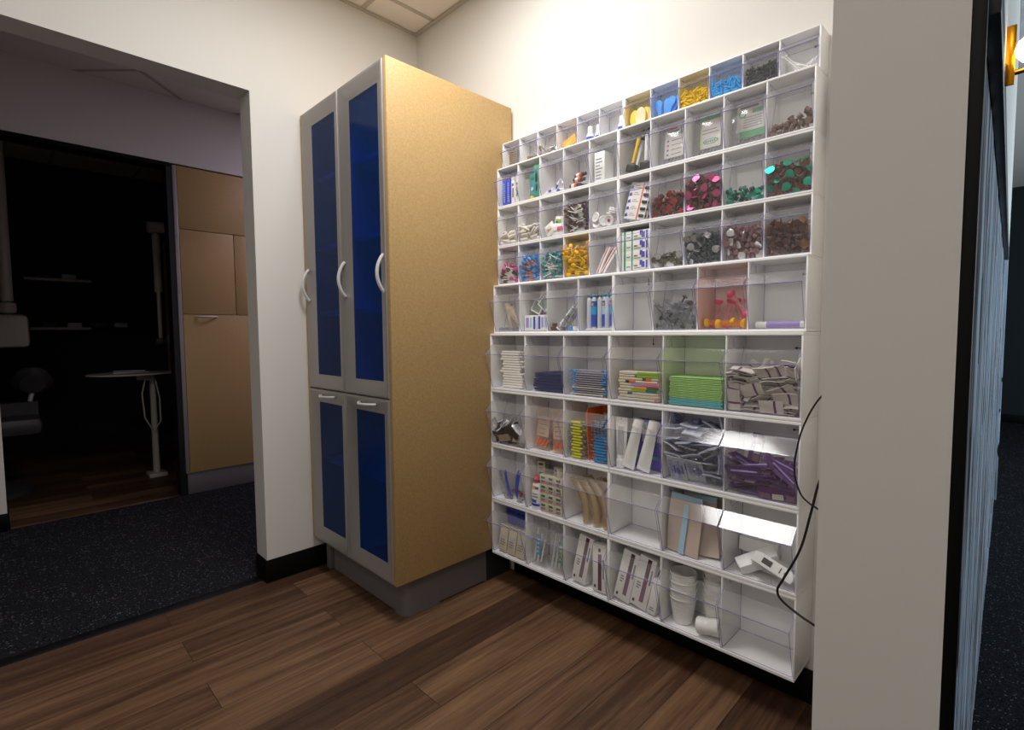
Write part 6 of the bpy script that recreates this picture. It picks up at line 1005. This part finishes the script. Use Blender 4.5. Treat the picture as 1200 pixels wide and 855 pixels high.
lm = thing('wall_lamp_arm', 'pale jointed arm on a vertical tube above the oval table', 'lamp arm', Matrix.Translation((p0.x, p0.y, p2.z)))
LT = Matrix.Translation((-p0.x, -p0.y, -p2.z))
part('head', lm, lambda b: b.cyl((p0.x, p0.y - .05, p0.z), (p0.x, p0.y + .10, p0.z + .012), .045, 'dental_grey', .042, 16), None, LT)
part('upper_tube', lm, lambda b: b.cyl((p0.x, p0.y, p0.z - .046), (p0.x, p0.y, p1.z), .026, 'dental_grey', None, 14), None, LT)
part('lower_tube', lm, lambda b: b.cyl((p0.x, p0.y, p1.z - .0005), (p0.x, p0.y, p2.z), .014, 'dental_grey', None, 12), None, LT)
part('joint', lm, lambda b: b.box(p0.x - .03, p0.x + .03, p0.y - .035, p0.y + .035, p2.z - .05, p2.z - .0005, 'dental_dark', .008), None, LT)
part('wall_plate', lm, lambda b: b.box(p0.x - .02, p0.x + .02, p0.y + .036, p0.y + .14, p2.z - .10, p2.z + .03, 'dental_dark', .005).box(p0.x - .30, p0.x + .02, p0.y + .10, p0.y + .14, p2.z - .3, p0.z - .06, 'mdf', .002), None, LT)
q = Vector((-4.4000, -1.5682, 1.1234))
mn = thing('treatment_light', 'grey rounded box on a ceiling pole, at the left picture edge', 'light', Matrix.Translation((q.x, q.y, q.z)))
MT = Matrix.Translation((-q.x, -q.y, -q.z))
part('housing', mn, lambda b: b.box(q.x - .09, q.x + .09, q.y - .16, q.y + .10, q.z - .11, q.z + .11, 'dental_grey', .03), None, MT)
part('knuckle', mn, lambda b: b.lathe([(0, -.05), (.045, -.03), (.05, 0), (.045, .03), (0, .05)], 'dental_grey', 14, Matrix.Translation((q.x, q.y, q.z + .155))), None, MT)
part('pole', mn, lambda b: b.cyl((q.x, q.y, q.z + .20), (q.x, q.y, CEIL_Z - .005), .035, 'dental_grey', None, 14), None, MT)
q2 = Vector((-4.6000, -1.4609, 0.7661))
ch = thing('dental_chair', 'dark padded treatment chair with round headrest, deep in the dark room', 'chair', Matrix.Translation((q2.x, q2.y - .3, 0)))
KT = Matrix.Translation((-q2.x, -q2.y + .3, 0))
part('headrest', ch, lambda b: b.lathe([(0, -.05), (.07, -.045), (.11, 0), (.10, .04), (0, .055)], 'dental_dark', 16, TR(q2.x, q2.y, q2.z, 0, -70)), None, KT)
part('backrest', ch, lambda b: b.prism([(-.06, .48), (.05, .46), (.05, q2.z - .14), (-.05, q2.z - .14)], 'y', q2.y - .28, q2.y + .02, 'dental_dark'), None, Matrix.Translation((-.3*0, .3 - q2.y, 0)))
part('headrest_bar', ch, lambda b: b.cyl((q2.x, q2.y - .02, q2.z - .139), (q2.x, q2.y, q2.z - .05), .015, 'chrome'), None, KT)
part('seat', ch, lambda b: b.box(q2.x - .25, q2.x + .30, q2.y - .75, q2.y + .03, .42, .54, 'dental_dark', .04), None, KT)
part('base', ch, lambda b: b.lathe([(0, 0), (.28, 0), (.28, .03), (.10, .06), (.08, .42), (0, .42)], 'dental_dark', 20, Matrix.Translation((q2.x, q2.y - .3, 0))), None, KT)
for k, (s0, s1) in enumerate(((Vector((-5.8600, -1.4339, 1.5908)), Vector((-5.8600, -0.9781, 1.5977))), (Vector((-5.8600, -1.4109, 1.1565)), Vector((-5.8600, -0.9994, 1.1325))))):
    tag(obj('wall_shelf', MB().box(-5.899, -5.72, s0.y, s1.y, s0.z - .012, s0.z + .012, 'dental_grey', .002)), ('upper', 'lower')[k] + ' long shelf on the far wall of the dark room', 'shelf', 'shelves in the dark room')
    for j in range(4 if k else 2):
        bx = s0.y + .08 + j*.17
        tag(obj('storage_box', MB().box(-5.86, -5.76, bx, bx + .10, s0.z + .0125, s0.z + .055, 'dental_grey' if j % 2 else 'dental_dark', .004)), 'small box in a row on the %s dark-room shelf' % ('upper', 'lower')[k], 'box', 'boxes on %s dark-room shelf' % ('upper', 'lower')[k])

# ------------------------------------------------------------------ reception side of the partition
PV = Matrix.Translation((.3565, -.918, 0)) @ Matrix.Rotation(R(.90), 4, 'Z')
cl = MB(); cl.T = PV
rd = random.Random(11); L = 3.74; z = 0; 
nb = 22
for k in range(nb):
    y0 = .0165 + (L - .0165)*k/nb; y1 = .0165 + (L - .0165)*(k+1)/nb - .002; t = .0062 + rd.uniform(-.0008, .0008)
    cl.box(.0005, t, y0, y1, .004, 2.695 if True else 0, 'weathered', .0015)
panel = obj('wall_cladding', cl); panel['kind'] = 'structure'; panel.name = 'wall_cladding'
pt = MB(); pt.T = PV; pt.box(-.020, 0, .0165, 1.05, 0, 2.638, 'wall').box(-.10, 0, 1.05, L, 0, 2.698, 'wall'); struct('wall_partition', pt)
tr = MB(); tr.T = PV; tr.box(.0002, .0120, 0, .016, .0, 2.638, 'base', .001); struct('trim_corner', tr)
te = MB(); te.T = PV; te.box(-.10, .016, L, L + .02, 0, 2.698, 'weathered', .003); struct('trim_cladding_end', te)
FR = thing('picture_frame', 'long black framed picture hung high on the weathered board wall', 'picture', PV @ Matrix.Translation((.0072, .045, 1.42)))
def fpart(name, fn, label=None):
    b = MB(); fn(b); o = obj(name, b, FR)
    if label: o['label'] = label
FL = 2.7
fpart('frame', lambda b: b.box(0, .014, 0, FL, 0, .045, 'black', .002).box(0, .014, 0, FL, .955, 1.0, 'black', .002).box(0, .014, 0, .045, .0455, .9545, 'black', .002).box(0, .014, FL - .045, FL, .0455, .9545, 'black', .002))
fpart('picture', lambda b: b.box(.002, .0135, .0455, FL - .0455, .0455, .9545, 'offwhite'), 'pale picture surface')
YS = -.60
s0 = Vector((0.3761, -0.6000, 1.4748)); sa = Vector((0.3744, -0.6000, 1.4508)); s1 = Vector((0.3934, -0.6000, 1.4730))
sl = thing('brass_sconce', 'small brass lamp with upright plate and glowing bulb, at the upper right picture corner', 'lamp', Matrix.Translation(s0))
ST = Matrix.Translation(-s0)
part('plate', sl, lambda b: b.box(s0.x - .0055, s0.x + .0065, YS, YS + .004, s0.z - .041, s0.z + .041, 'brass', .001), None, ST)
part('arm', sl, lambda b: b.cyl((s0.x - .004, YS + .008, sa.z), (s1.x + .03, YS + .008, sa.z + .004), .0035, 'brass'), None, ST)
part('bulb', sl, lambda b: b.lathe([(0, -.017), (.009, -.015), (.0150, -.006), (.0160, .002), (.0125, .011), (.006, .017), (.005, .023), (0, .0235)], 'glow', 18, Matrix.Translation((s1.x + .004, YS - .012, s1.z))), 'glowing bulb', ST)
part('socket', sl, lambda b: b.cyl((s1.x + .004, YS - .012, s1.z + .0237), (s1.x + .004, YS - .012, s1.z + .040), .006, 'brass').tube([(s1.x + .004, YS - .012, s1.z + .038), (s1.x + .022, YS - .004, s1.z + .030), (s1.x + .024, YS + .008, sa.z + .004)], .003, 'brass', 8), None, ST)

# ------------------------------------------------------------------ lights
def area(name, loc, rot, sx, sy, power, col=(1, 1, 1), spread=180):
    l = bpy.data.lights.new(name, 'AREA'); l.shape = 'RECTANGLE'; l.size = sx; l.size_y = sy; l.energy = power; l.color = col; l.spread = R(spread)
    o = bpy.data.objects.new(name, l); COL.objects.link(o); o.location = loc; o.rotation_euler = [R(a) for a in rot]; return o
lamp = area('room_panel', (-.85, -.78, CEIL_Z - .012), (0, 0, 0), .66, .66, 26.5, (1, .985, .97)); lamp.data.shape = 'DISK'
area('reception_window', (3.4, 2.8, 1.5), (0, 90, 0), 2.0, 5.0, 150, (.72, .86, 1))
area('hall_panel', (-2.75, .75, CEIL_Z - .02), (0, 0, 0), .6, .6, 20, (.86, .76, 1))
area('rear_fill', (.3, -2.5, CEIL_Z - .012), (0, 0, 0), .58, .58, 16, (1, .95, .9))  # added fill light behind the camera, stands for no known fixture
w = bpy.data.worlds.new('world'); SC.world = w; w.use_nodes = True
w.node_tree.nodes['Background'].inputs[0].default_value = (.02, .02, .024, 1); w.node_tree.nodes['Background'].inputs[1].default_value = .5

# ------------------------------------------------------------------ camera
cd = bpy.data.cameras.new('camera'); cam = bpy.data.objects.new('camera', cd); COL.objects.link(cam)
cd.sensor_fit = 'HORIZONTAL'; cd.sensor_width = 36; cd.lens = 603.38/1200*36; cd.clip_start = .01
r, up, f = CAM_AX
mm = Matrix((( r.x, up.x, -f.x, CAM_P.x), (r.y, up.y, -f.y, CAM_P.y), (r.z, up.z, -f.z, CAM_P.z), (0, 0, 0, 1)))
cam.matrix_world = mm
SC.camera = cam
SC.view_settings.view_transform = 'Standard'; SC.view_settings.look = 'None'; SC.view_settings.exposure = 0; SC.view_settings.gamma = 1; SC.view_settings.use_curve_mapping = False
SC.cycles.transparent_max_bounces = 48; SC.cycles.max_bounces = 10; SC.cycles.use_denoising = True
SC.cycles.sample_clamp_indirect = 6
# ------------------------------------------------------------------ what lies in the bins
FZ = .0031
def BF(r, c):
    g = bin_geo(r, c); return Matrix.Translation((g['x'], g['y'], g['z']))
def front_y(g, z):
    """inner face of the cup's leaning front at height z"""
    h, p = g['h'], g['p']; zl, zt = .65*h, .83*h
    y = .0045 + (-p - .0045)*z/zl if z < zl else -p + (p + .0045)*min(1, (z - zl)/(zt - zl))
    return y + .0034
def P(r, c, key, u, v, w, desc, rx=0, ry=0, rz=0, group=None):
    """set an item down in bin (r, c): (u, v) from the bin's front left corner, its lowest point w above the cup's floor, nudged clear of the cup's walls"""
    g = bin_geo(r, c); A = TR(u, v, 0, rx, ry, rz); name, cat, root, parts = proto(key)
    pts = [A @ q.co for me in ([root] if root else []) + [m for _, m, _ in parts] for q in me.vertices]
    dz = FZ + w - min(q.z for q in pts); x0, x1 = min(q.x for q in pts), max(q.x for q in pts)
    dx = max(0, .0036 - x0) - max(0, x1 - (g['w'] - .0036))
    dy = max(0, max(front_y(g, q.z + dz) - q.y for q in pts))
    over = max(q.y + dy - (g['bb'] + (g['bt'] - g['bb'])*min(1, (q.z + dz)/(.8*g['h'])) - .0028) for q in pts)
    if over > 0 and dy == 0:
        room = min(q.y - front_y(g, q.z + dz) for q in pts); dy = -min(over, room); over -= -dy
    if DEBUG and (over > .0005 or x1 - x0 > g['w'] - .0072 or max(q.z for q in pts) + dz > g['h']): print('TIGHT', r, c, key, round(over, 4), round(x1 - x0 - g['w'] + .0072, 4), round(max(q.z for q in pts) + dz - g['h'], 4))
    return make(key, BF(r, c) @ Matrix.Translation((dx, dy, dz)) @ A, desc + ' ' + where(r, c), (group + ' ' + where(r, c)) if group else None)
DEBUG = False

for r, c, spec in HEAPS:
    for k, x, y, z, qw, qx, qy, qz in REST[(r, c)]:
        key, n, desc, grp = spec[k]
        q = Quaternion((qw, qx, qy, qz)); q.normalize()
        make(key, BF(r, c) @ Matrix.Translation((x/1e4, y/1e4, z/1e4 + .0001)) @ q.to_matrix().to_4x4(), desc + ' ' + where(r, c), grp + ' ' + where(r, c))

# top row
for k in range(8):
    for j in range(2): P(1, 1, 'metal_rod:gold', .046, .016 + j*.0095, k*.0088, 'metal rod with gold collars, stacked', 0, 90, 0, 'gold-collared rods stacked')
for k in range(3):
    for j in range(2): P(1, 2, 'metal_rod:gold', .050, .016 + j*.0095, k*.0088, 'metal rod with gold collars, low stack', 0, 90, 0, 'gold-collared rods stacked')
P(1, 4, 'leaning_packet', .050, .022, 0, 'orange-yellow packet with pale print, lying aslant', -8, -20)
P(1, 5, 'dropper_bottle', .040, .024, 0, 'left white dropper bottle with blue band')
P(1, 5, 'dropper_bottle', .071, .034, 0, 'right white dropper bottle with blue band')
P(1, 6, 'dropper_bottle', .076, .026, 0, 'lone white dropper bottle with blue band')
for k, (u, v, a) in enumerate(((.023, .034, 6), (.050, .038, -4), (.074, .034, 8), (.030, .022, -6), (.066, .024, 4))):
    P(1, 7, 'foam_oval:paleyellow' if k not in (1, 2) else 'foam_oval:yellow', u, v, 0, 'pale yellow foam oval' if k not in (1, 2) else 'bright yellow foam oval', 0, a, 0, 'pale yellow foam ovals' if k not in (1, 2) else 'bright yellow foam ovals')
P(1, 7, 'foam_oval:white', .054, .0125, 0, 'white foam oval before the yellow ones')
for k, (u, v, a) in enumerate(((.022, .016, -10), (.036, .022, 12), (.050, .016, 16), (.064, .023, 22), (.074, .030, 12))):
    P(1, 8, 'paddle:azure', u, v, 0, 'blue plastic paddle standing aslant', -4, a, 0, 'blue paddles standing aslant')

# second row
for u, d in ((.018, 'outer left'), (.042, 'second')): P(2, 1, 'slim_blue_carton', u, .045, 0, d + ' slim blue carton')
for u, d in ((.068, 'third'), (.092, 'fourth')): P(2, 1, 'slim_white_carton', u, .045, 0, d + ' carton, white with navy print')
P(2, 2, 'clear_packet', .026, .026, 0, 'clear film packet beside the teal tube', -4)
P(2, 2, 'toothpaste_tube', .057, .028, 0, 'teal tube standing on yellow cap')
P(2, 2, 'green_carton', .092, .036, 0, 'green and teal carton')
P(2, 5, 'white_print_carton', .030, .045, 0, 'white carton with grey print')
for k, (u, v, a, col, d) in enumerate(((.028, .054, 16, 'white', 'rear left white'), (.034, .018, 16, 'yellow', 'yellow'), (.084, .054, 10, 'white', 'rear right white'), (.102, .018, 2, 'white', 'front right white'))):
    P(2, 6, 'mixing_dispenser:' + col, u, v, 0, d + ' dispenser with black ends', 0, a if k < 3 else a, 0)
for c, st, d in ((7, 'dots', 'film pouch, card with coloured dots inside'), (8, 'green', 'film pouch, green-topped card inside'), (9, 'wide', 'film pouch, wide white card inside')):
    P(2, c, 'card_pouch:' + st, .060, .038, 0, d, -6)
P(2, 9, 'clear_packet', .022, .020, 0, 'slim clear packet beside the card pouch', -3)

for k, (u, v, w, a, b_) in enumerate(((.030, .022, .002, 70, 'lowest'), (.060, .030, .004, 30, 'leaning'), (.080, .018, .002, 84, 'front lying'), (.090, .034, .004, -28, 'right leaning'))):
    P(2, 3, 'small_syringe', u, v, w*0, b_ + ' small white syringe with blue band', -3, a)
for k, (u, v, w, a, b_) in enumerate(((.040, .020, 0, 90, 'lower front'), (.050, .042, 0, 90, 'lower rear'), (.056, .022, .0190, 94, 'middle front'), (.052, .034, .0385, 86, 'topmost'))):
    P(2, 4, 'brown_vial', u, v, w, b_ + ' brown vial with red and white label', 0, a, 3)

# third row
for k, (u, v, w, a, c1, c2, d) in enumerate(((.034, .016, 0, -28, 'white', 'amber', 'white and amber'), (.062, .026, .030, 8, 'lime', 'royal', 'green and blue'), (.088, .018, 0, 0, 'hotpink', 'redstripe', 'low pink'), (.092, .040, .052, 10, 'paper', 'hotpink', 'topmost pink'))):
    P(3, 3, 'sachet:%s:%s' % (c1, c2), u, v + (.01 if k in (1, 3) else 0), w, d + ' printed sachet', -6, a)
P(3, 3, 'sachet:white:white', .060, .020, 0, 'plain white sachet at the bottom', -4, 6)
for k in range(3): P(3, 6, 'blister_card:%d' % 0, .056 + .006*k, .017 + .010*k, 0, ('front', 'middle', 'back')[k] + ' blister card with orange stripe', -5, 13 - 3*k)

# fourth row
for k in range(6): P(4, 5, 'striped_strip', .026 + .012*k, (.016 + .006*(k % 3)), 0, 'curved strip with red stripes', -4, 14 + 3*k, 0, 'red-striped strips')
for k in range(4): P(4, 6, 'striped_carton', .0577, .037, k*.0328, ('bottom', 'second-lowest', 'third-lowest', 'topmost')[k] + ' white carton, green stripes, violet triangles')

# fifth row
P(5, 2, 'low_white_carton', .040, .046, 0, 'left low white carton, blue print')
P(5, 2, 'low_white_carton_mirrored', .106, .046, 0, 'right low white carton, blue print')
for k, (u, v, w, a, d) in enumerate(((.040, .050, .063, 24, 'lowest left'), (.100, .034, .072, 40, 'front right'), (.074, .050, .088, 38, 'topmost'), (.112, .058, .078, 10, 'rear right'))):
    P(5, 2, 'mirror_tile', u, v, w, d + ' small mirror tile with steel rim', -8, a)
P(5, 3, 'long_syringe:white', .030, .030, 0, 'leaning white syringe with blue tip', -6, 40)
P(5, 3, 'long_syringe:clear', .058, .045, 0, 'leaning clear syringe behind the white one', -6, 34)
P(5, 3, 'long_syringe:clear2', .050, .016, 0, 'leaning clear syringe in front', -2, 40)
for k, (u, v, w) in enumerate(((.016, .013, 0), (.030, .060, 0), (.016, .034, 0), (.017, .024, .0142))): P(5, 3, 'bottle_cap:chocolate', u, v, w, 'brown plastic cap', 0, 0, 0, 'brown plastic cap pile')
P(5, 3, 'bottle_cap:azure', .098, .016, 0, 'bright blue plastic cap'); P(5, 3, 'bottle_cap:white', .121, .018, 0, 'white plastic cap')
for k, d in enumerate(('left', 'middle', 'right')): P(5, 4, 'dual_cartridge:' + ('skyblue', 'paleblue', 'skyblue')[k], .042 + .0435*k - (.002 if k == 2 else 0), .026 + .004*(k % 2), 0, d + ' twin-barrel cartridge with teal caps')
P(5, 8, 'print_tube', .080, .026, 0, 'white tube with lilac band, lying', 0, 90, 3)
P(5, 8, 'bottle_cap:white', .024, .042, 0, 'white cap behind the lying tube')

P(5, 1, 'specimen_funnel', .052, .040, .010, 'left cream see-through funnel', -4, -16); P(5, 1, 'specimen_funnel', .100, .034, .002, 'right cream see-through funnel, leaning lower', 20, -24)
for k, (u, v, w, a, b_, rx) in enumerate(((.052, .038, .004, 90, 'rear lying', 0), (.092, .016, 0, 90, 'front lying', 0))): P(5, 7, 'sand_timer:yellow', u, v, w, b_ + ' sand timer with yellow caps', rx, a, 4 - 10*k)
for k, (u, v, w, a, b_) in enumerate(((.058, .080, 0, 14, 'left rear standing'), (.024, .080, 0, 6, 'far left standing'), (.094, .082, 0, -18, 'middle leaning'), (.126, .080, 0, -6, 'far right standing'), (.112, .050, .030, -40, 'topmost leaning'))): P(5, 7, 'sand_timer:hotpink', u, v, w, b_ + ' sand timer with pink caps', -4, a)

# sixth row
rd = random.Random(5)
for k in range(15): P(6, 1, 'cotton_pad:0', .096 + rd.uniform(-.012, .010), .070, k*.0102, 'white cotton pad in the stack', 0, 0, 0, 'stacked cotton pads')
for k in range(6): P(6, 2, 'folded_cloth:%d' % (k % 3), .103 + rd.uniform(-.006, .006), .072, k*.0118, 'folded navy cloth', 0, 0, 0, 'folded navy cloths')
for k in range(12):
    for j in range(5):
        cr = k in (0, 3) and j < 3
        P(6, 3, 'tipped_swab:cream:cream' if cr else 'tipped_swab:clear_teal:azure', .098 + rd.uniform(-.010, .010), .016 + j*.0078, k*.0078, 'cream swab lying in the bundle' if cr else 'grey swab with blue tips', 0, 0, 180*rd.randint(0, 1), 'cream swabs' if cr else 'blue-tipped swabs')
SL = [('paper', 0, .3, 'hotpink', .94, 1), ('paper', .2, .4, 'cream', .5, .9), ('darkgreen', .24, .36, 'paper', .5, .9), ('lime', .35, .72, 'darkgreen', .72, 1), ('amber', .38, .7, 'darkgreen', .7, 1), ('hotpink', .6, 1, 'lilac', .3, .6), ('black', .2, .3, 'orange', .30, .46), ('chocolate', .62, .7, 'orange', .7, .84), ('lime', .47, 1, 'darkgreen', .42, .47), ('lime', .48, 1, 'paper', .1, .4)]
SN = ['cream with pink corner', 'plain cream', 'cream with dark green mark', 'yellow-green and dark green', 'amber and dark green', 'magenta ended', 'black and orange marked', 'brown and orange marked', 'lower lime ended', 'topmost lime ended']
for k, s in enumerate(SL): P(6, 4, 'paper_sleeve:' + ':'.join(str(x) for x in s), .099 + rd.uniform(-.004, .004), .058, k*.0096, SN[k] + ' paper sleeve')
z = 0
for k in range(17):
    col = 'napkin_blue' if k < 4 else 'napkin_green'
    P(6, 5, 'paper_napkin:%s:%d' % (col, k % 3), .099 + rd.uniform(-.003, .003), .062, z, 'folded blue paper napkin' if k < 4 else 'folded green paper napkin', 0, 0, 0, 'folded blue napkins' if k < 4 else 'folded green napkins'); z += .0052

# seventh row
P(7, 2, 'orange_pouch:0', .050, .040, 0, 'left film pouch with orange hubs', -6, 3); P(7, 2, 'orange_pouch:1', .152, .034, 0, 'right film pouch with orange hubs', -4, -6)
for k in range(13):
    for j in range(2): P(7, 3, 'capped_needle:chartreuse', .044 + rd.uniform(-.004, .004), .022 + j*.022, k*.0106, 'yellow-green capped needle in the stack', 0, 90, 180*(k % 2), 'yellow-green needles')
P(7, 3, 'divider_card', .098, .062, 0, 'orange divider card between the needles')
for k in range(9):
    for j in range(2): P(7, 3, 'capped_needle:needleblue', .148 + rd.uniform(-.006, .006), .022 + j*.022, k*.0106, 'blue capped needle lying crosswise', 0, 90, 180*(k % 2), 'blue needles lying crosswise')
for k in range(5):
    for j in range(4): P(7, 3, 'capped_needle:needleblue', .122 + j*.0135, .046, .0960 + k*.0110, 'blue capped needle pointing out front', 90, 0, 0, 'blue needles pointing out front')
P(7, 4, 'squeeze_tube', .028, .028, 0, 'leftmost white tube standing on cap')
P(7, 4, 'squeeze_tube', .097, .028, 0, 'middle white tube, cap upward', 176, 12); P(7, 4, 'squeeze_tube', .155, .024, 0, 'rightmost white tube, leaning cap upward', 177, 12)
P(7, 4, 'violet_carton', .082, .075, 0, 'left violet carton behind the tubes', -3, 3); P(7, 4, 'violet_carton', .150, .075, 0, 'right violet carton behind the tubes', -3, -4)

# eighth row
for k, (u, v, a, b_, col) in enumerate(((.062, .030, -16, 'left', 'blue'), (.104, .046, 8, 'middle', 'blue'), (.130, .024, 14, 'right', 'blue'), (.030, .040, -30, 'left', 'clear_grey'), (.160, .050, 10, 'right', 'clear_grey'))): P(8, 1, 'scaler:' + col, u, v, .012, b_ + (' blue' if col == 'blue' else ' clear') + ' plastic hand tool standing upright', 0, 90 + a, 0)

P(8, 2, 'lotion_bottle', .035, .030, 0, 'white bottle with red cap')
for k in range(4):
    for j in range(3): P(8, 2, 'tiny_green_label_box', .083 + j*.0385, .030, k*.0365, 'tiny cream box with green label', 0, 0, 0, 'cream boxes stacked in front')
    P(8, 2, 'tiny_green_label_box', .034, .072, k*.0365, 'tiny cream box behind the bottle', 0, 0, 0, 'cream boxes behind bottle')
P(8, 2, 'tiny_green_label_box', .030, .074, 4*.0365, 'tiny cream box topping the left stack', 0, 0, 8); P(8, 2, 'tiny_green_label_box', .150, .034, 4*.0365, 'tiny cream box topping the right stack', 0, 0, -22)
for k, (u, v, a, b_) in enumerate(((.086, .024, -25, 'front left'), (.100, .085, -25, 'rear left'), (.131, .024, -25, 'front middle'), (.164, .085, -25, 'rear right'), (.176, .024, -25, 'front right'))):
    P(8, 3, 'tray_channel:%d' % (k % 2), u, v, 0, b_ + ' cream curved plastic channel', -5, a)
for k, (u, v, a, b_, kk) in enumerate(((.060, .020, 2, 'broad', '0'), (.128, .050, -5, 'middle', '1'), (.150, .082, -10, 'rightmost', '2'))):
    P(8, 5, 'sterile_pouch:' + kk, u, v, 0, b_ + ' tan pouch with pale blue edge', -5, a)

# bottom row
for k in range(3):
    P(9, 1, 'white_tube_carton:0', .042 + .052*k, .032, 0, ('left', 'middle', 'right')[k] + ' cream carton leaning in front', -6, 4); P(9, 1, 'blue_lidded_carton', .046 + .054*k, .096, 0, ('left', 'middle', 'right')[k] + ' blue carton at the back')
P(9, 2, 'supply_pouch:skyblue:1', .050, .022, 0, 'left film pouch with sky blue strip', -6, -3); P(9, 2, 'supply_pouch:green:2', .146, .022, 0, 'right film pouch with green strip', -6, -3)
P(9, 2, 'supply_pouch:tubegrey:3', .100, .090, 0, 'rear film pouch with grey strip', -4, 3)
P(9, 3, 'plum_striped_carton', .054, .036, 0, 'left white carton with plum stripe', -6, 9); P(9, 3, 'narrow_plum_carton', .152, .034, 0, 'right white carton with plum stripe', -4, -3)
P(9, 4, 'plum_striped_carton', .038, .036, 0, 'left white carton with plum stripe', -5, 11); P(9, 4, 'plum_striped_carton', .1030, .036, 0, 'middle white carton with plum stripe', -5, 11); P(9, 4, 'plain_white_carton', .176, .030, 0, 'narrow plain white carton', -5, 10)
for k in range(4): P(9, 5, 'foam_cup', .047, .060, k*.027, 'ribbed white cup in left stack', 0, 0, 0, 'left stack of ribbed cups')
for k in range(5): P(9, 5, 'foam_cup', .144, .098, k*.027, 'ribbed white cup in right stack', 0, 0, 0, 'right stack of ribbed cups')
P(9, 5, 'wrapped_roll', .146, .028, 0, 'white paper roll lying in front', 0, 80, 8)
